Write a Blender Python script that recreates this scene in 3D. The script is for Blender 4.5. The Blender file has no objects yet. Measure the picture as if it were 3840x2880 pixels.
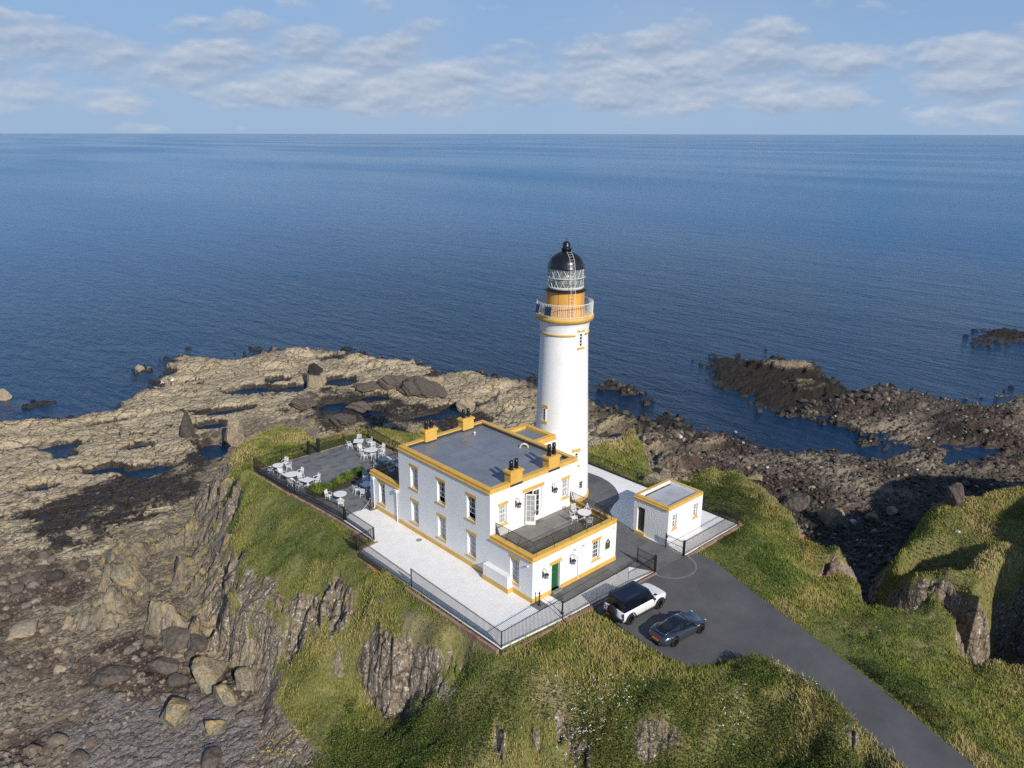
import bpy, bmesh, math, random
import numpy as np
from mathutils import Vector, Matrix
R = math.radians
SC = bpy.context.scene
COL = SC.collection
random.seed(7)
# ------------------------------------------------------------ camera, sky, sun, exposure
cd = bpy.data.cameras.new('camera'); cam = bpy.data.objects.new('camera', cd); COL.objects.link(cam); SC.camera = cam
cd.sensor_width = 36.0; cd.lens = 2955.867/3840*36.0
cd.shift_x = (1920-1868.71)/3840; cd.shift_y = -(1440-1398.12)/3840
cd.clip_start = .5; cd.clip_end = 80000
_y, _p, _r = R(-41.8199), R(16.8927), R(.0891)
_f = Vector((-math.sin(_y)*math.cos(_p), math.cos(_y)*math.cos(_p), -math.sin(_p)))
_rt = Vector((math.cos(_y), math.sin(_y), 0)); _u = _rt.cross(_f)
_a = math.cos(_r)*_rt+math.sin(_r)*_u; _b = -math.sin(_r)*_rt+math.cos(_r)*_u
cam.matrix_world = Matrix(((_a.x, _b.x, -_f.x, -35.619), (_a.y, _b.y, -_f.y, -36.035), (_a.z, _b.z, -_f.z, 33.115), (0, 0, 0, 1)))
SUN = Vector((-1.25, -5.61, 3.49)).normalized()
sl = bpy.data.lights.new('sun', 'SUN'); so = bpy.data.objects.new('sun', sl); COL.objects.link(so)
sl.energy = 4.6; sl.angle = R(.53); sl.color = (1, .93, .83)
so.rotation_euler = SUN.to_track_quat('Z', 'Y').to_euler(); so.location = (-40, -150, 120)
SC.view_settings.view_transform = 'Standard'; SC.view_settings.look = 'None'; SC.view_settings.exposure = 0; SC.view_settings.gamma = 1
SC.cycles.use_denoising = False
SC.cycles.max_bounces = 6; SC.cycles.diffuse_bounces = 3; SC.cycles.glossy_bounces = 3; SC.cycles.transparent_max_bounces = 8

def N(t, typ, **k):
    n = t.nodes.new(typ)
    for a, b in k.items(): setattr(n, a, b)
    return n
def ramp(t, fac, stops, interp='LINEAR'):
    n = N(t, 'ShaderNodeValToRGB'); n.color_ramp.interpolation = interp; e = n.color_ramp.elements
    while len(e) < len(stops): e.new(.5)
    for i, (p, c) in enumerate(stops):
        e[i].position = p; e[i].color = (*c, 1) if len(c) == 3 else c
    t.links.new(fac, n.inputs[0]); return n.outputs[0]
def mth(t, op, a, b=None, clamp=False):
    n = N(t, 'ShaderNodeMath', operation=op); n.use_clamp = clamp
    for i, v in enumerate((a, b)):
        if v is None: continue
        if isinstance(v, (int, float)): n.inputs[i].default_value = v
        else: t.links.new(v, n.inputs[i])
    return n.outputs[0]
def mix(t, f, a, b, mode='MIX'):
    n = N(t, 'ShaderNodeMix', data_type='RGBA', blend_type=mode)
    for i, v in ((0, f), (6, a), (7, b)):
        if isinstance(v, (int, float)): n.inputs[i].default_value = v
        elif isinstance(v, tuple): n.inputs[i].default_value = (*v, 1)
        else: t.links.new(v, n.inputs[i])
    return n.outputs[2]
def noise(t, vec, scale, detail=4, rough=.55, out=0, dist=0):
    n = N(t, 'ShaderNodeTexNoise'); n.inputs['Scale'].default_value = scale; n.inputs['Detail'].default_value = detail
    n.inputs['Roughness'].default_value = rough; n.inputs['Distortion'].default_value = dist; t.links.new(vec, n.inputs['Vector']); return n.outputs[out]
def mapping(t, vec, sc=(1, 1, 1), rot=(0, 0, 0), loc=(0, 0, 0)):
    n = N(t, 'ShaderNodeMapping'); n.inputs['Scale'].default_value = sc; n.inputs['Rotation'].default_value = rot; n.inputs['Location'].default_value = loc
    t.links.new(vec, n.inputs[0]); return n.outputs[0]

W = bpy.data.worlds.new('World'); SC.world = W; W.use_nodes = True; t = W.node_tree
bg = t.nodes['Background']
sky = N(t, 'ShaderNodeTexSky', sky_type='NISHITA'); sky.sun_disc = False; sky.sun_elevation = math.asin(SUN.z)
sky.sun_rotation = math.atan2(SUN.x, SUN.y); sky.altitude = 40; sky.air_density = 1.0; sky.dust_density = .35; sky.ozone_density = 2.4
tc = N(t, 'ShaderNodeTexCoord').outputs['Generated']
sx = N(t, 'ShaderNodeSeparateXYZ'); t.links.new(tc, sx.inputs[0])
az = mth(t, 'ARCTAN2', sx.outputs[0], sx.outputs[1]); el = mth(t, 'ARCSINE', sx.outputs[2])
cv = N(t, 'ShaderNodeCombineXYZ'); t.links.new(az, cv.inputs[0]); t.links.new(el, cv.inputs[1])
# cloud band above the horizon: heaps with lit tops, thin veils above them
def cn(ox, oy, sx_=10.0, sy_=23.0, det=7): return noise(t, mapping(t, cv.outputs[0], (sx_, sy_, 1), loc=(ox, oy, 0)), 1.0, det, .52, dist=.4)
def puff(ox, oy, sx_=13.0, sy_=31.0):
    q = mapping(t, cv.outputs[0], (sx_, sy_, 1), loc=(ox, oy, 0)); w_ = N(t, 'ShaderNodeVectorMath', operation='ADD'); k_ = N(t, 'ShaderNodeVectorMath', operation='SCALE'); k_.inputs['Scale'].default_value = .9; t.links.new(noise(t, q, 1.7, 6, .6, 1), k_.inputs[0]); t.links.new(q, w_.inputs[0]); t.links.new(k_.outputs[0], w_.inputs[1])
    v_ = N(t, 'ShaderNodeTexVoronoi', feature='SMOOTH_F1'); v_.inputs['Scale'].default_value = 1; v_.inputs['Smoothness'].default_value = .35; t.links.new(w_.outputs[0], v_.inputs['Vector']); return mth(t, 'SUBTRACT', .92, v_.outputs['Distance'])
def heap(ox, oy): return mth(t, 'ADD', mth(t, 'MULTIPLY', cn(ox, oy), .55), mth(t, 'MULTIPLY', puff(ox*1.3, oy*1.35), .50))
c1 = heap(4.13, .35); c1b = heap(4.11, .47); big = cn(1.7, 3.1, 3.2, 5, 3)
band = ramp(t, el, [(0, (0, 0, 0)), (.016, (.12, .12, .12)), (.03, (.75, .75, .75)), (.055, (1, 1, 1)), (.085, (.95, .95, .95)), (.112, (.35, .35, .35)), (.135, (.0, .0, .0)), (.3, (.1, .1, .1)), (.6, (.25, .25, .25))])
den = mth(t, 'ADD', mth(t, 'MULTIPLY', c1, .8), mth(t, 'ADD', mth(t, 'MULTIPLY', band, .26), mth(t, 'MULTIPLY', big, .26)))
cl = ramp(t, den, [(.605, (0, 0, 0)), (.67, (.5, .5, .5)), (.78, (1, 1, 1))])
lit = mth(t, 'MULTIPLY_ADD', mth(t, 'SUBTRACT', c1, c1b), 3.4, True); lit.node.inputs[2].default_value = .34
ccol = mix(t, lit, (3.2, 4.1, 5.6), (6.3, 6.8, 7.6))
veil = mth(t, 'MULTIPLY', ramp(t, big, [(.4, (0, 0, 0)), (.7, (.55, .55, .55))]), ramp(t, el, [(.0, (.3, .3, .3)), (.07, (1, 1, 1)), (.2, (.25, .25, .25)), (.5, (0, 0, 0))]))
clf = mth(t, 'MULTIPLY', cl, .88)
upc = mix(t, ramp(t, el, [(.12, (0, 0, 0)), (.55, (1, 1, 1))]), (1, 1, 1), (.66, .84, 1.08)); up = mix(t, 1.0, sky.outputs[0], upc, 'MULTIPLY')
hz = ramp(t, el, [(0, (1, 1, 1)), (.10, (.9, .9, .9)), (.32, (0, 0, 0))])
low = ramp(t, el, [(0, (3.35/8, 4.75/8, 6.7/8)), (.05, (3.1/8, 4.6/8, 6.9/8)), (.145, (2.25/8, 3.75/8, 6.5/8))]); low = mix(t, 1.0, low, (8, 8, 8), 'MULTIPLY')
skyc = mix(t, hz, up, low)
fin = mix(t, clf, mix(t, mth(t, 'MULTIPLY', veil, .85), skyc, (4.4, 5.3, 6.6)), ccol)
t.links.new(fin, bg.inputs[0]); bg.inputs[1].default_value = .1

# ------------------------------------------------------------ helpers
def link(o, parent=None):
    COL.objects.link(o)
    if parent is not None: o.parent = parent
    return o
def empty(name, loc=(0, 0, 0), rz=0, label=None, cat=None, group=None, scale=None):
    o = bpy.data.objects.new(name, None); o.location = loc; o.rotation_euler = (0, 0, rz); o.empty_display_size = .3
    if scale: o.scale = scale
    COL.objects.link(o); tag(o, label, cat, group); return o
def tag(o, label=None, cat=None, group=None, kind=None):
    if label: o['label'] = label
    if cat: o['category'] = cat
    if group: o['group'] = group
    if kind: o['kind'] = kind
    return o
class MB:
    def __init__(s): s.v = []; s.f = []; s.sm = []
    def add(s, vs, fs, smooth=False):
        k = len(s.v); s.v += [tuple(map(float, v)) for v in vs]
        for f in fs: s.f.append(tuple(i+k for i in f)); s.sm.append(smooth)
        return s
    def box(s, x0, x1, y0, y1, z0, z1):
        vs = [(x, y, z) for z in (z0, z1) for x, y in ((x0, y0), (x1, y0), (x1, y1), (x0, y1))]
        return s.add(vs, [(3, 2, 1, 0), (4, 5, 6, 7), (0, 1, 5, 4), (1, 2, 6, 5), (2, 3, 7, 6), (3, 0, 4, 7)])
    def obox(s, c, h, M):
        vs = [tuple(Vector(c)+M@Vector((a*h[0], b*h[1], d*h[2]))) for d in (-1, 1) for a, b in ((-1, -1), (1, -1), (1, 1), (-1, 1))]
        return s.add(vs, [(3, 2, 1, 0), (4, 5, 6, 7), (0, 1, 5, 4), (1, 2, 6, 5), (2, 3, 7, 6), (3, 0, 4, 7)])
    def quad(s, a, b, c, d): return s.add([a, b, c, d], [(0, 1, 2, 3)])
    def prism(s, P, z0, z1, cap=True):
        n = len(P); vs = [(x, y, z0) for x, y in P]+[(x, y, z1) for x, y in P]
        fs = [(i, (i+1) % n, n+(i+1) % n, n+i) for i in range(n)]
        if cap: fs += [tuple(range(n-1, -1, -1)), tuple(range(n, 2*n))]
        return s.add(vs, fs)
    def lathe(s, prof, n=48, c=(0, 0), a0=0, a1=2*math.pi, smooth=True, capb=False, capt=False):
        full = abs(a1-a0-2*math.pi) < 1e-6; m = n if full else n+1; vs = []; fs = []
        for r, z in prof:
            for i in range(m):
                a = a0+(a1-a0)*i/n; vs.append((c[0]+r*math.cos(a), c[1]+r*math.sin(a), z))
        for j in range(len(prof)-1):
            for i in range(n):
                i2 = (i+1) % m; fs.append((j*m+i, j*m+i2, (j+1)*m+i2, (j+1)*m+i))
        s.add(vs, fs, smooth)
        if capb: s.add([v for v in vs[:m]], [tuple(range(m-1, -1, -1))])
        if capt: s.add([v for v in vs[-m:]], [tuple(range(m))])
        return s
    def bar(s, a, b, r, n=6, r2=None, cap=True, smooth=True):
        a = Vector(a); b = Vector(b); d = b-a
        if d.length < 1e-6: return s
        q = d.to_track_quat('Z', 'Y'); r2 = r if r2 is None else r2; vs = []
        for p, rr in ((a, r), (b, r2)):
            for i in range(n):
                w = 2*math.pi*(i+.5)/n; vs.append(tuple(p+q@Vector((rr*math.cos(w), rr*math.sin(w), 0))))
        fs = [(i, (i+1) % n, n+(i+1) % n, n+i) for i in range(n)]
        s.add(vs, fs, smooth and n > 5)
        if cap: s.add(vs, [tuple(range(n-1, -1, -1)), tuple(range(n, 2*n))])
        return s
    def path(s, pts, r, n=6):
        for a, b in zip(pts[:-1], pts[1:]): s.bar(a, b, r, n)
        return s
    def build(s, name, m, parent=None, kind=None, bevel=0, loc=None):
        me = bpy.data.meshes.new(name); me.from_pydata(s.v, [], s.f); me.polygons.foreach_set('use_smooth', s.sm); me.update()
        if bevel:
            bm = bmesh.new(); bm.from_mesh(me); bmesh.ops.remove_doubles(bm, verts=bm.verts, dist=1e-5)
            bmesh.ops.bevel(bm, geom=[e for e in bm.edges if len(e.link_faces) == 2 and e.calc_face_angle(0) > .6], offset=bevel, segments=1, affect='EDGES'); bm.to_mesh(me); bm.free()
        if m: me.materials.append(m)
        o = bpy.data.objects.new(name, me); link(o, parent)
        if kind: o['kind'] = kind
        if loc: o.location = loc
        return o
MATS = {}
def pm(name, col, rough=.6, metal=0, var=.12, vs=2.0, bump=0, bs=20, spec=.5, coat=0, col2=None, vdet=5, coord='Object', dist=.02, alpha=None):
    """painted/plain surface: base colour with a slow and a fine variation, optional bump"""
    if name in MATS: return MATS[name]
    m = bpy.data.materials.new(name); m.use_nodes = True; t = m.node_tree; b = t.nodes['Principled BSDF']
    tc = N(t, 'ShaderNodeTexCoord').outputs[coord]
    nz = noise(t, tc, vs, vdet, .6); c2 = col2 or tuple(c*(1-var*2) for c in col)
    f = ramp(t, nz, [(.3, (0, 0, 0)), (.7, (1, 1, 1))])
    t.links.new(mix(t, f, c2, tuple(min(1, c*(1+var*.4)) for c in col)), b.inputs['Base Color'])
    rr = mth(t, 'MULTIPLY_ADD', noise(t, tc, vs*4, 3), .2); rr.node.inputs[2].default_value = rough-.1; t.links.new(rr, b.inputs['Roughness'])
    b.inputs['Metallic'].default_value = metal; b.inputs['Specular IOR Level'].default_value = spec; b.inputs['Coat Weight'].default_value = coat; b.inputs['Coat Roughness'].default_value = .05
    if bump:
        bp = N(t, 'ShaderNodeBump'); bp.inputs['Strength'].default_value = bump; bp.inputs['Distance'].default_value = dist
        t.links.new(noise(t, tc, bs, 5, .6), bp.inputs['Height']); t.links.new(bp.outputs[0], b.inputs['Normal'])
    if alpha is not None: b.inputs['Alpha'].default_value = alpha
    MATS[name] = m; return m
CTRL=np.array([-5.8,36.8,-0.2,-5.7,34.5,-0.2,-5.6,32.3,-0.2,-5.5,30.0,-0.2,-5.5,27.8,-0.2,-5.4,25.5,-0.2,-5.3,23.3,-0.2,-5.2,21.0,-0.2,-5.6,18.5,-0.2,-6.0,16.0,-0.2,-6.0,14.0,-0.2,-6.0,12.0,-0.2,-6.0,10.0,-0.2,-6.0,8.0,-0.2,-6.0,5.8,-0.2,-5.9,3.6,-0.2,-5.9,1.5,-0.2,-5.8,-0.7,-0.2,-5.8,-2.9,-0.2,-3.7,-3.1,-0.2,-1.6,-3.2,-0.2,0.5,-3.4,-0.1,3.0,-3.6,-0.1,2.6,-6.0,-0.1,2.3,-9.9,-0.1,2.7,-11.6,-0.1,-3.6,36.8,-0.2,-1.4,36.8,-0.2,0.8,36.8,-0.2,3.0,36.8,-0.2,5.2,36.8,-0.2,7.4,36.8,-0.2,9.6,36.8,-0.2,9.7,34.5,-0.2,9.9,32.3,-0.2,10.0,30.0,-0.2,10.2,28.0,-0.2,10.4,26.0,-0.2,10.6,24.0,-0.2,10.8,22.0,-0.2,11.0,20.0,-0.2,12.9,19.2,-0.2,14.9,18.3,-0.2,16.8,17.5,-0.2,18.7,16.7,-0.2,20.7,15.8,-0.2,22.6,15.0,-0.2,22.6,12.9,-0.2,22.6,10.8,-0.2,22.6,8.8,-0.2,22.6,6.7,-0.2,22.7,4.6,-0.2,22.7,2.5,-0.2,22.7,0.5,-0.2,22.7,-1.6,-0.2,22.7,-3.7,-0.2,20.6,-3.7,-0.2,18.6,-3.8,-0.1,16.6,-3.8,-0.1,14.5,-3.8,-0.1,15.3,-5.2,-0.1,14.4,-7.3,-0.1,13.6,-9.5,-0.1,12.8,-11.9,-0.1,12.0,-14.4,-0.1,11.3,-16.6,-0.1,10.5,-18.9,-0.1,9.8,-21.1,-0.1,8.9,-23.2,-0.1,8.1,-25.4,-0.1,7.2,-27.5,-0.1,6.4,-29.6,-0.1,5.6,-31.8,-0.1,4.8,-33.9,-0.1,4.0,-36.0,-0.1,-3.0,0.0,-0.2,-3.0,6.0,-0.2,-3.0,12.0,-0.2,-3.0,18.0,-0.2,-3.0,24.0,-0.2,-3.0,30.0,-0.2,2.0,0.0,-0.2,2.0,6.0,-0.2,2.0,12.0,-0.2,2.0,18.0,-0.2,2.0,24.0,-0.2,2.0,30.0,-0.2,7.0,0.0,-0.2,7.0,6.0,-0.2,7.0,12.0,-0.2,7.0,18.0,-0.2,7.0,24.0,-0.2,7.0,30.0,-0.2,12.0,0.0,-0.2,12.0,6.0,-0.2,12.0,12.0,-0.2,12.0,18.0,-0.2,17.0,0.0,-0.2,17.0,6.0,-0.2,17.0,12.0,-0.2,6.0,-8.0,-0.1,10.0,-8.0,-0.1,6.0,-11.0,-0.1,10.0,-12.0,-0.1,9.0,-15.0,-0.1,9.0,-19.0,-0.1,8.0,-22.0,-0.1,6.0,-26.0,-0.1,-6.6,34.0,-0.7,-6.7,31.0,-0.8,-6.7,28.0,-0.8,-6.8,24.0,-0.9,-6.8,20.0,-0.9,-7.3,15.0,-0.7,-7.3,11.5,-0.6,-7.4,8.0,-0.5,-7.2,5.0,-0.5,-7.0,2.0,-0.4,-5.0,-6.0,-0.4,-3.0,-9.0,-0.3,-2.0,-13.0,-0.2,-1.7,47.0,-1.5,-3.5,45.2,-3.0,-4.5,42.9,-3.3,-5.4,40.6,-3.6,-7.2,36.1,-4.0,-8.3,33.2,-4.0,-9.4,30.3,-4.0,-10.7,25.9,-3.8,-10.8,22.4,-3.6,-9.5,18.4,-3.0,-8.4,14.4,-2.6,-8.5,9.4,-2.2,-8.8,5.9,-2.2,-6.6,0.1,-2.2,2.0,65.7,-9.6,0.6,62.9,-9.5,-0.8,60.2,-9.4,-2.2,57.4,-9.3,-3.3,55.1,-9.1,-4.3,52.8,-8.9,-5.4,50.4,-8.6,-6.4,48.1,-8.4,-7.4,45.7,-8.2,-8.6,43.0,-8.1,-9.8,40.3,-8.1,-10.9,37.5,-8.0,-12.1,35.3,-8.2,-13.2,33.0,-8.3,-13.9,30.5,-8.9,-14.7,27.9,-9.5,-14.9,24.9,-9.4,-15.1,21.9,-9.4,-15.2,18.9,-9.4,-15.2,15.9,-9.4,-16.0,12.3,-9.3,-17.5,9.9,-9.3,-19.2,9.2,-9.3,3.2,75.4,-13.0,1.3,71.8,-13.0,-0.7,68.2,-13.0,-2.6,64.6,-13.0,-4.3,60.8,-13.0,-6.1,57.1,-13.0,-7.8,53.4,-13.0,-9.5,49.7,-13.0,-11.2,46.0,-13.0,-12.9,42.2,-13.0,-14.7,38.5,-13.0,-16.4,34.8,-13.0,-18.1,31.1,-13.0,-17.9,26.4,-13.0,-17.6,21.6,-13.0,-19.5,15.9,-13.0,-18.6,39.6,-7.2,-16.6,41.4,-7.3,-14.6,43.2,-7.4,-11.9,44.0,-7.3,-9.2,44.7,-7.2,-19.9,36.7,-7.2,-19.1,34.3,-7.1,-17.5,30.1,-6.9,-16.8,28.2,-6.8,-15.8,25.4,-7.0,-16.7,36.8,-7.0,-13.2,36.7,-6.8,-19.3,43.1,-9.8,-19.5,40.9,-9.7,-19.6,38.8,-9.7,-19.4,32.5,-9.6,-19.2,30.5,-9.6,-16.7,25.9,-9.6,-18.4,48.6,-9.9,-16.7,51.3,-9.9,-14.9,54.0,-9.9,-13.1,56.8,-9.9,-10.4,58.5,-9.9,-7.7,60.3,-9.9,-5.1,61.8,-9.9,-2.4,63.2,-9.9,-13.5,22.7,-4.6,-12.2,20.0,-4.3,-11.5,18.1,-4.1,-10.8,16.2,-3.9,-14.9,23.0,-8.2,-15.0,20.6,-8.2,-13.9,16.4,-7.8,-12.1,16.9,-5.0,-14.6,12.7,-7.8,-15.3,10.3,-7.9,-16.1,7.9,-8.1,-16.8,5.5,-8.2,-10.7,10.7,-4.5,-12.6,8.9,-6.6,-13.3,6.5,-7.0,-14.1,4.0,-7.4,-10.3,6.3,-6.6,-9.2,3.2,-6.3,-11.6,1.5,-6.4,-10.9,-1.4,-5.9,-10.2,-4.3,-5.4,-8.4,-6.6,-4.8,-6.6,-8.9,-4.3,-4.8,-11.1,-3.9,-3.1,-13.2,-3.6,-1.3,-15.4,-3.2,0.2,-17.4,-2.7,1.7,-19.5,-2.2,4.1,-23.1,-1.0,-4.6,-9.0,-3.2,0.8,-11.1,0.1,2.3,-12.5,0.4,4.7,-14.4,0.8,5.9,-16.8,1.0,6.0,-19.5,1.2,5.3,-21.5,1.1,2.5,-25.5,0.6,-0.8,-13.1,-0.3,0.7,-14.5,-0.0,2.2,-16.0,0.2,3.5,-19.4,0.6,3.5,-21.9,0.3,1.3,-16.7,-1.6,-0.1,-5.8,-0.2,1.2,-7.8,-0.2,24.0,14.0,-1.2,24.5,11.0,-1.2,25.0,8.0,-1.3,25.2,4.0,-1.2,25.5,0.0,-1.2,25.0,-5.0,-1.2,22.0,-6.5,-0.8,19.0,-8.0,-0.4,16.0,-12.0,-0.4,15.0,-17.0,-0.5,14.0,-20.0,-0.5,13.0,-23.0,-0.5,11.5,-26.5,-0.5,10.0,-30.0,-0.4,1.7,48.5,-1.3,4.0,48.2,-1.0,5.8,45.2,-1.0,5.4,42.6,-1.2,7.2,40.6,-0.8,10.8,40.4,-0.8,12.5,38.4,-0.8,14.1,36.5,-0.8,16.3,35.3,-0.9,18.6,34.2,-1.0,21.0,32.0,-1.2,22.0,30.0,-1.2,23.0,28.0,-1.3,24.0,26.0,-1.3,25.0,24.0,-1.4,27.2,22.0,-1.6,29.5,20.0,-1.8,31.7,20.0,-1.7,34.0,19.9,-1.6,36.2,19.9,-1.5,34.0,16.3,-1.8,32.3,14.8,-2.0,30.6,13.4,-2.2,29.1,11.2,-2.1,27.6,9.0,-2.0,31.1,7.6,-1.8,34.3,7.7,-1.8,36.3,5.5,-2.0,35.1,3.2,-2.0,33.9,0.8,-2.0,32.3,-1.4,-2.0,30.7,-3.5,-2.0,28.9,-5.5,-2.0,27.1,-7.5,-2.0,28.0,-9.5,-2.2,27.7,-11.9,-2.6,24.6,-13.6,-2.6,22.3,-14.2,-2.2,21.2,-16.4,-1.8,21.7,-18.2,-1.6,23.9,-18.5,-1.7,26.5,-17.5,-2.0,29.0,-16.5,-2.4,31.5,-14.7,-2.7,34.0,-12.9,-3.0,37.4,-12.3,-2.4,39.9,-12.2,-2.3,42.5,-12.2,-2.2,44.8,-13.2,-2.0,47.1,-14.3,-1.8,49.3,-15.9,-1.6,51.4,-17.6,-1.5,53.5,-18.4,-1.5,55.6,-19.2,-1.4,57.6,-20.0,-1.4,59.7,-20.8,-1.4,61.8,-21.6,-1.3,63.9,-22.4,-1.3,65.9,-23.2,-1.2,68.0,-24.0,-1.2,1.5,46.8,-1.2,2.8,46.8,-0.8,4.0,44.7,-0.8,3.6,42.1,-1.1,6.5,38.9,-0.7,9.9,38.8,-0.7,13.0,35.1,-0.7,15.3,33.9,-0.8,17.6,32.7,-0.8,19.5,31.0,-1.1,20.8,28.3,-1.1,22.2,25.7,-1.2,23.5,23.0,-1.2,26.2,20.6,-1.5,28.9,18.3,-1.7,32.0,18.4,-1.5,35.1,18.5,-1.4,32.7,17.4,-1.7,29.3,14.5,-2.1,27.5,11.7,-2.0,25.8,8.8,-1.9,28.3,7.3,-1.8,30.8,5.8,-1.7,33.6,6.0,-1.7,34.5,5.6,-1.9,32.4,1.8,-1.9,30.8,-0.3,-1.9,29.3,-2.4,-1.9,27.4,-4.6,-1.9,25.5,-6.8,-1.9,26.2,-9.7,-2.1,26.3,-10.8,-2.5,23.9,-11.9,-2.5,21.1,-12.8,-2.1,19.4,-16.1,-1.7,20.6,-19.6,-1.5,23.7,-20.3,-1.6,2.1,51.1,-9.5,5.7,50.2,-9.5,7.0,48.0,-9.5,8.3,45.8,-9.5,7.8,43.4,-9.5,12.2,42.6,-9.5,13.9,40.6,-9.5,15.7,38.5,-9.5,20.0,36.4,-9.5,23.2,33.4,-9.5,24.5,30.8,-9.5,25.8,28.1,-9.5,27.1,25.5,-9.5,30.4,22.4,-9.5,34.1,22.2,-9.5,37.9,21.9,-9.5,37.2,19.5,-9.5,36.6,17.0,-9.5,36.0,14.6,-9.5,32.6,11.6,-9.5,30.2,9.2,-9.5,31.6,10.2,-9.5,35.2,10.1,-9.5,37.1,7.8,-9.5,38.9,5.4,-9.5,37.5,2.4,-9.5,36.1,-0.6,-9.5,34.4,-2.9,-9.5,32.7,-5.2,-9.5,29.5,-8.6,-9.5,30.6,-9.1,-9.5,29.7,-13.6,-9.5,25.6,-16.0,-9.5,23.9,-16.2,-9.5,2.8,55.4,-13.0,8.5,53.5,-13.0,12.6,46.8,-13.0,12.0,44.7,-13.0,9.8,47.1,-13.0,14.4,46.4,-13.0,18.5,41.9,-13.0,22.4,40.1,-13.0,26.9,35.7,-13.0,28.8,31.9,-13.0,30.7,28.0,-13.0,31.9,26.6,-13.0,36.3,25.9,-13.0,40.7,25.3,-13.0,40.2,20.8,-13.0,39.8,16.2,-13.0,39.4,11.7,-13.0,35.9,8.7,-13.0,36.9,14.2,-13.0,40.1,9.7,-13.0,43.3,5.2,-13.0,41.6,1.2,-13.0,39.9,-2.9,-13.0,36.1,-8.0,-13.0,33.5,-10.4,-13.0,34.9,-8.6,-13.0,33.1,-16.3,-13.0,27.3,-20.1,-13.0,28.1,-17.4,-13.0,26.0,-12.7,-13.0,25.0,-11.6,-13.0,27.6,-14.6,-9.6,30.2,-12.7,-9.6,35.1,-10.3,-9.6,37.2,-9.9,-9.6,40.1,-9.8,-9.6,43.0,-9.8,-9.6,45.7,-11.0,-9.6,48.4,-12.2,-9.6,50.4,-13.8,-9.6,52.4,-15.4,-9.6,54.5,-16.2,-9.6,56.5,-17.0,-9.6,58.6,-17.8,-9.6,60.7,-18.6,-9.6,62.7,-19.4,-9.6,64.8,-20.2,-9.6,66.8,-21.0,-9.6,68.9,-21.8,-9.6,36.8,-5.3,-12.5,43.9,-5.3,-12.5,50.7,-8.3,-12.5,54.4,-11.2,-12.5,58.4,-12.8,-12.5,62.5,-14.3,-12.5,66.5,-15.9,-12.5,70.5,-17.5,-12.5,36.0,-6.0,-10.0,38.0,-2.0,-11.0,45.1,-19.3,-1.1,40.9,-16.3,-1.3,35.8,-14.7,-2.0,38.2,-21.2,-1.1,33.8,-18.6,-1.4,29.3,-18.1,-1.8,25.9,-19.0,-1.8,40.1,-24.7,-1.4,37.6,-23.5,-1.5,35.0,-22.2,-1.6,32.8,-20.8,-1.8,30.6,-20.8,-1.9,28.4,-20.9,-2.0,24.5,-21.1,-2.2,21.7,-21.6,-2.2,20.3,-23.2,-2.0,20.9,-24.7,-1.8,21.9,-27.1,-1.5,39.2,-26.5,-9.5,36.6,-25.2,-9.5,34.0,-23.9,-9.5,32.4,-22.7,-9.5,28.5,-22.9,-9.5,24.8,-23.1,-9.5,22.6,-23.4,-9.5,23.8,-26.4,-9.5,32.3,-26.4,-10.5,28.6,-25.9,-10.5,25.1,-26.1,-10.5,25.2,-24.5,-10.5,22.2,-19.4,-1.8,18.7,-21.0,-1.5,13.9,-22.4,-1.2,13.1,-28.2,-1.2,19.0,-26.7,-2.0,19.3,-23.6,-2.2,28.6,-38.5,4.0,29.4,-36.0,6.5,32.0,-35.5,8.5,36.0,-35.0,9.5,39.3,-34.5,9.5,42.7,-34.0,9.5,46.0,-33.5,9.5,49.5,-33.9,9.5,53.0,-34.2,9.5,56.5,-34.6,9.5,60.0,-35.0,9.5,37.0,-42.0,8.0,41.3,-41.3,8.3,45.7,-40.7,8.7,50.0,-40.0,9.0,26.3,-35.0,-1.2,26.2,-38.0,-1.1,26.1,-41.0,-1.1,26.0,-44.0,-1.0,27.5,-31.0,-1.6,31.0,-31.0,-1.6]).reshape(-1,3)
LAND=[
[(-20.4, 101.3), (-16.8, 100.8), (-13.4, 98.6), (-9.3, 96.9), (-2.3, 95.0), (2.4, 99.5), (6.9, 101.3), (9.0, 109.1), (13.3, 110.0), (13.6, 116.3), (18.1, 122.1), (21.5, 115.9), (23.9, 110.6), (34.0, 113.3), (38.7, 110.1), (41.7, 104.0), (47.7, 96.0), (48.5, 88.9), (50.4, 83.8), (51.8, 78.4), (54.5, 74.7), (57.4, 67.5), (59.9, 60.3), (59.5, 52.9), (58.2, 44.4), (59.6, 40.7), (60.0, 36.3), (63.1, 34.1), (62.5, 25.9), (64.2, 19.9), (63.4, 13.6), (69.1, 6.3), (77.3, 4.7), (90.0, -5.0), (140.0, -40.0), (140.0, -90.0), (-60.0, -90.0), (-60.0, 60.0), (-30.0, 95.0)],
[(96.6, 50.8), (102.1, 49.2), (104.9, 46.7), (100.6, 41.5), (104.2, 36.1), (105.3, 31.0), (101.4, 22.9), (98.0, 18.8), (104.8, 17.0), (105.2, 12.4), (106.2, 7.5), (111.5, 4.2), (117.5, 4.3), (120.7, 0.4), (124.6, -4.7), (88.9, -13.4), (84.5, -6.2), (77.2, 0.2), (77.3, 4.7), (78.7, 10.8), (79.4, 15.4), (76.5, 20.8), (78.7, 26.2), (80.0, 33.1), (82.1, 38.1), (89.1, 45.4)],
[(150.9, 19.5), (166.0, 22.0), (175.0, 14.0), (172.0, 6.0), (160.0, 10.0)]]
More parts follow.
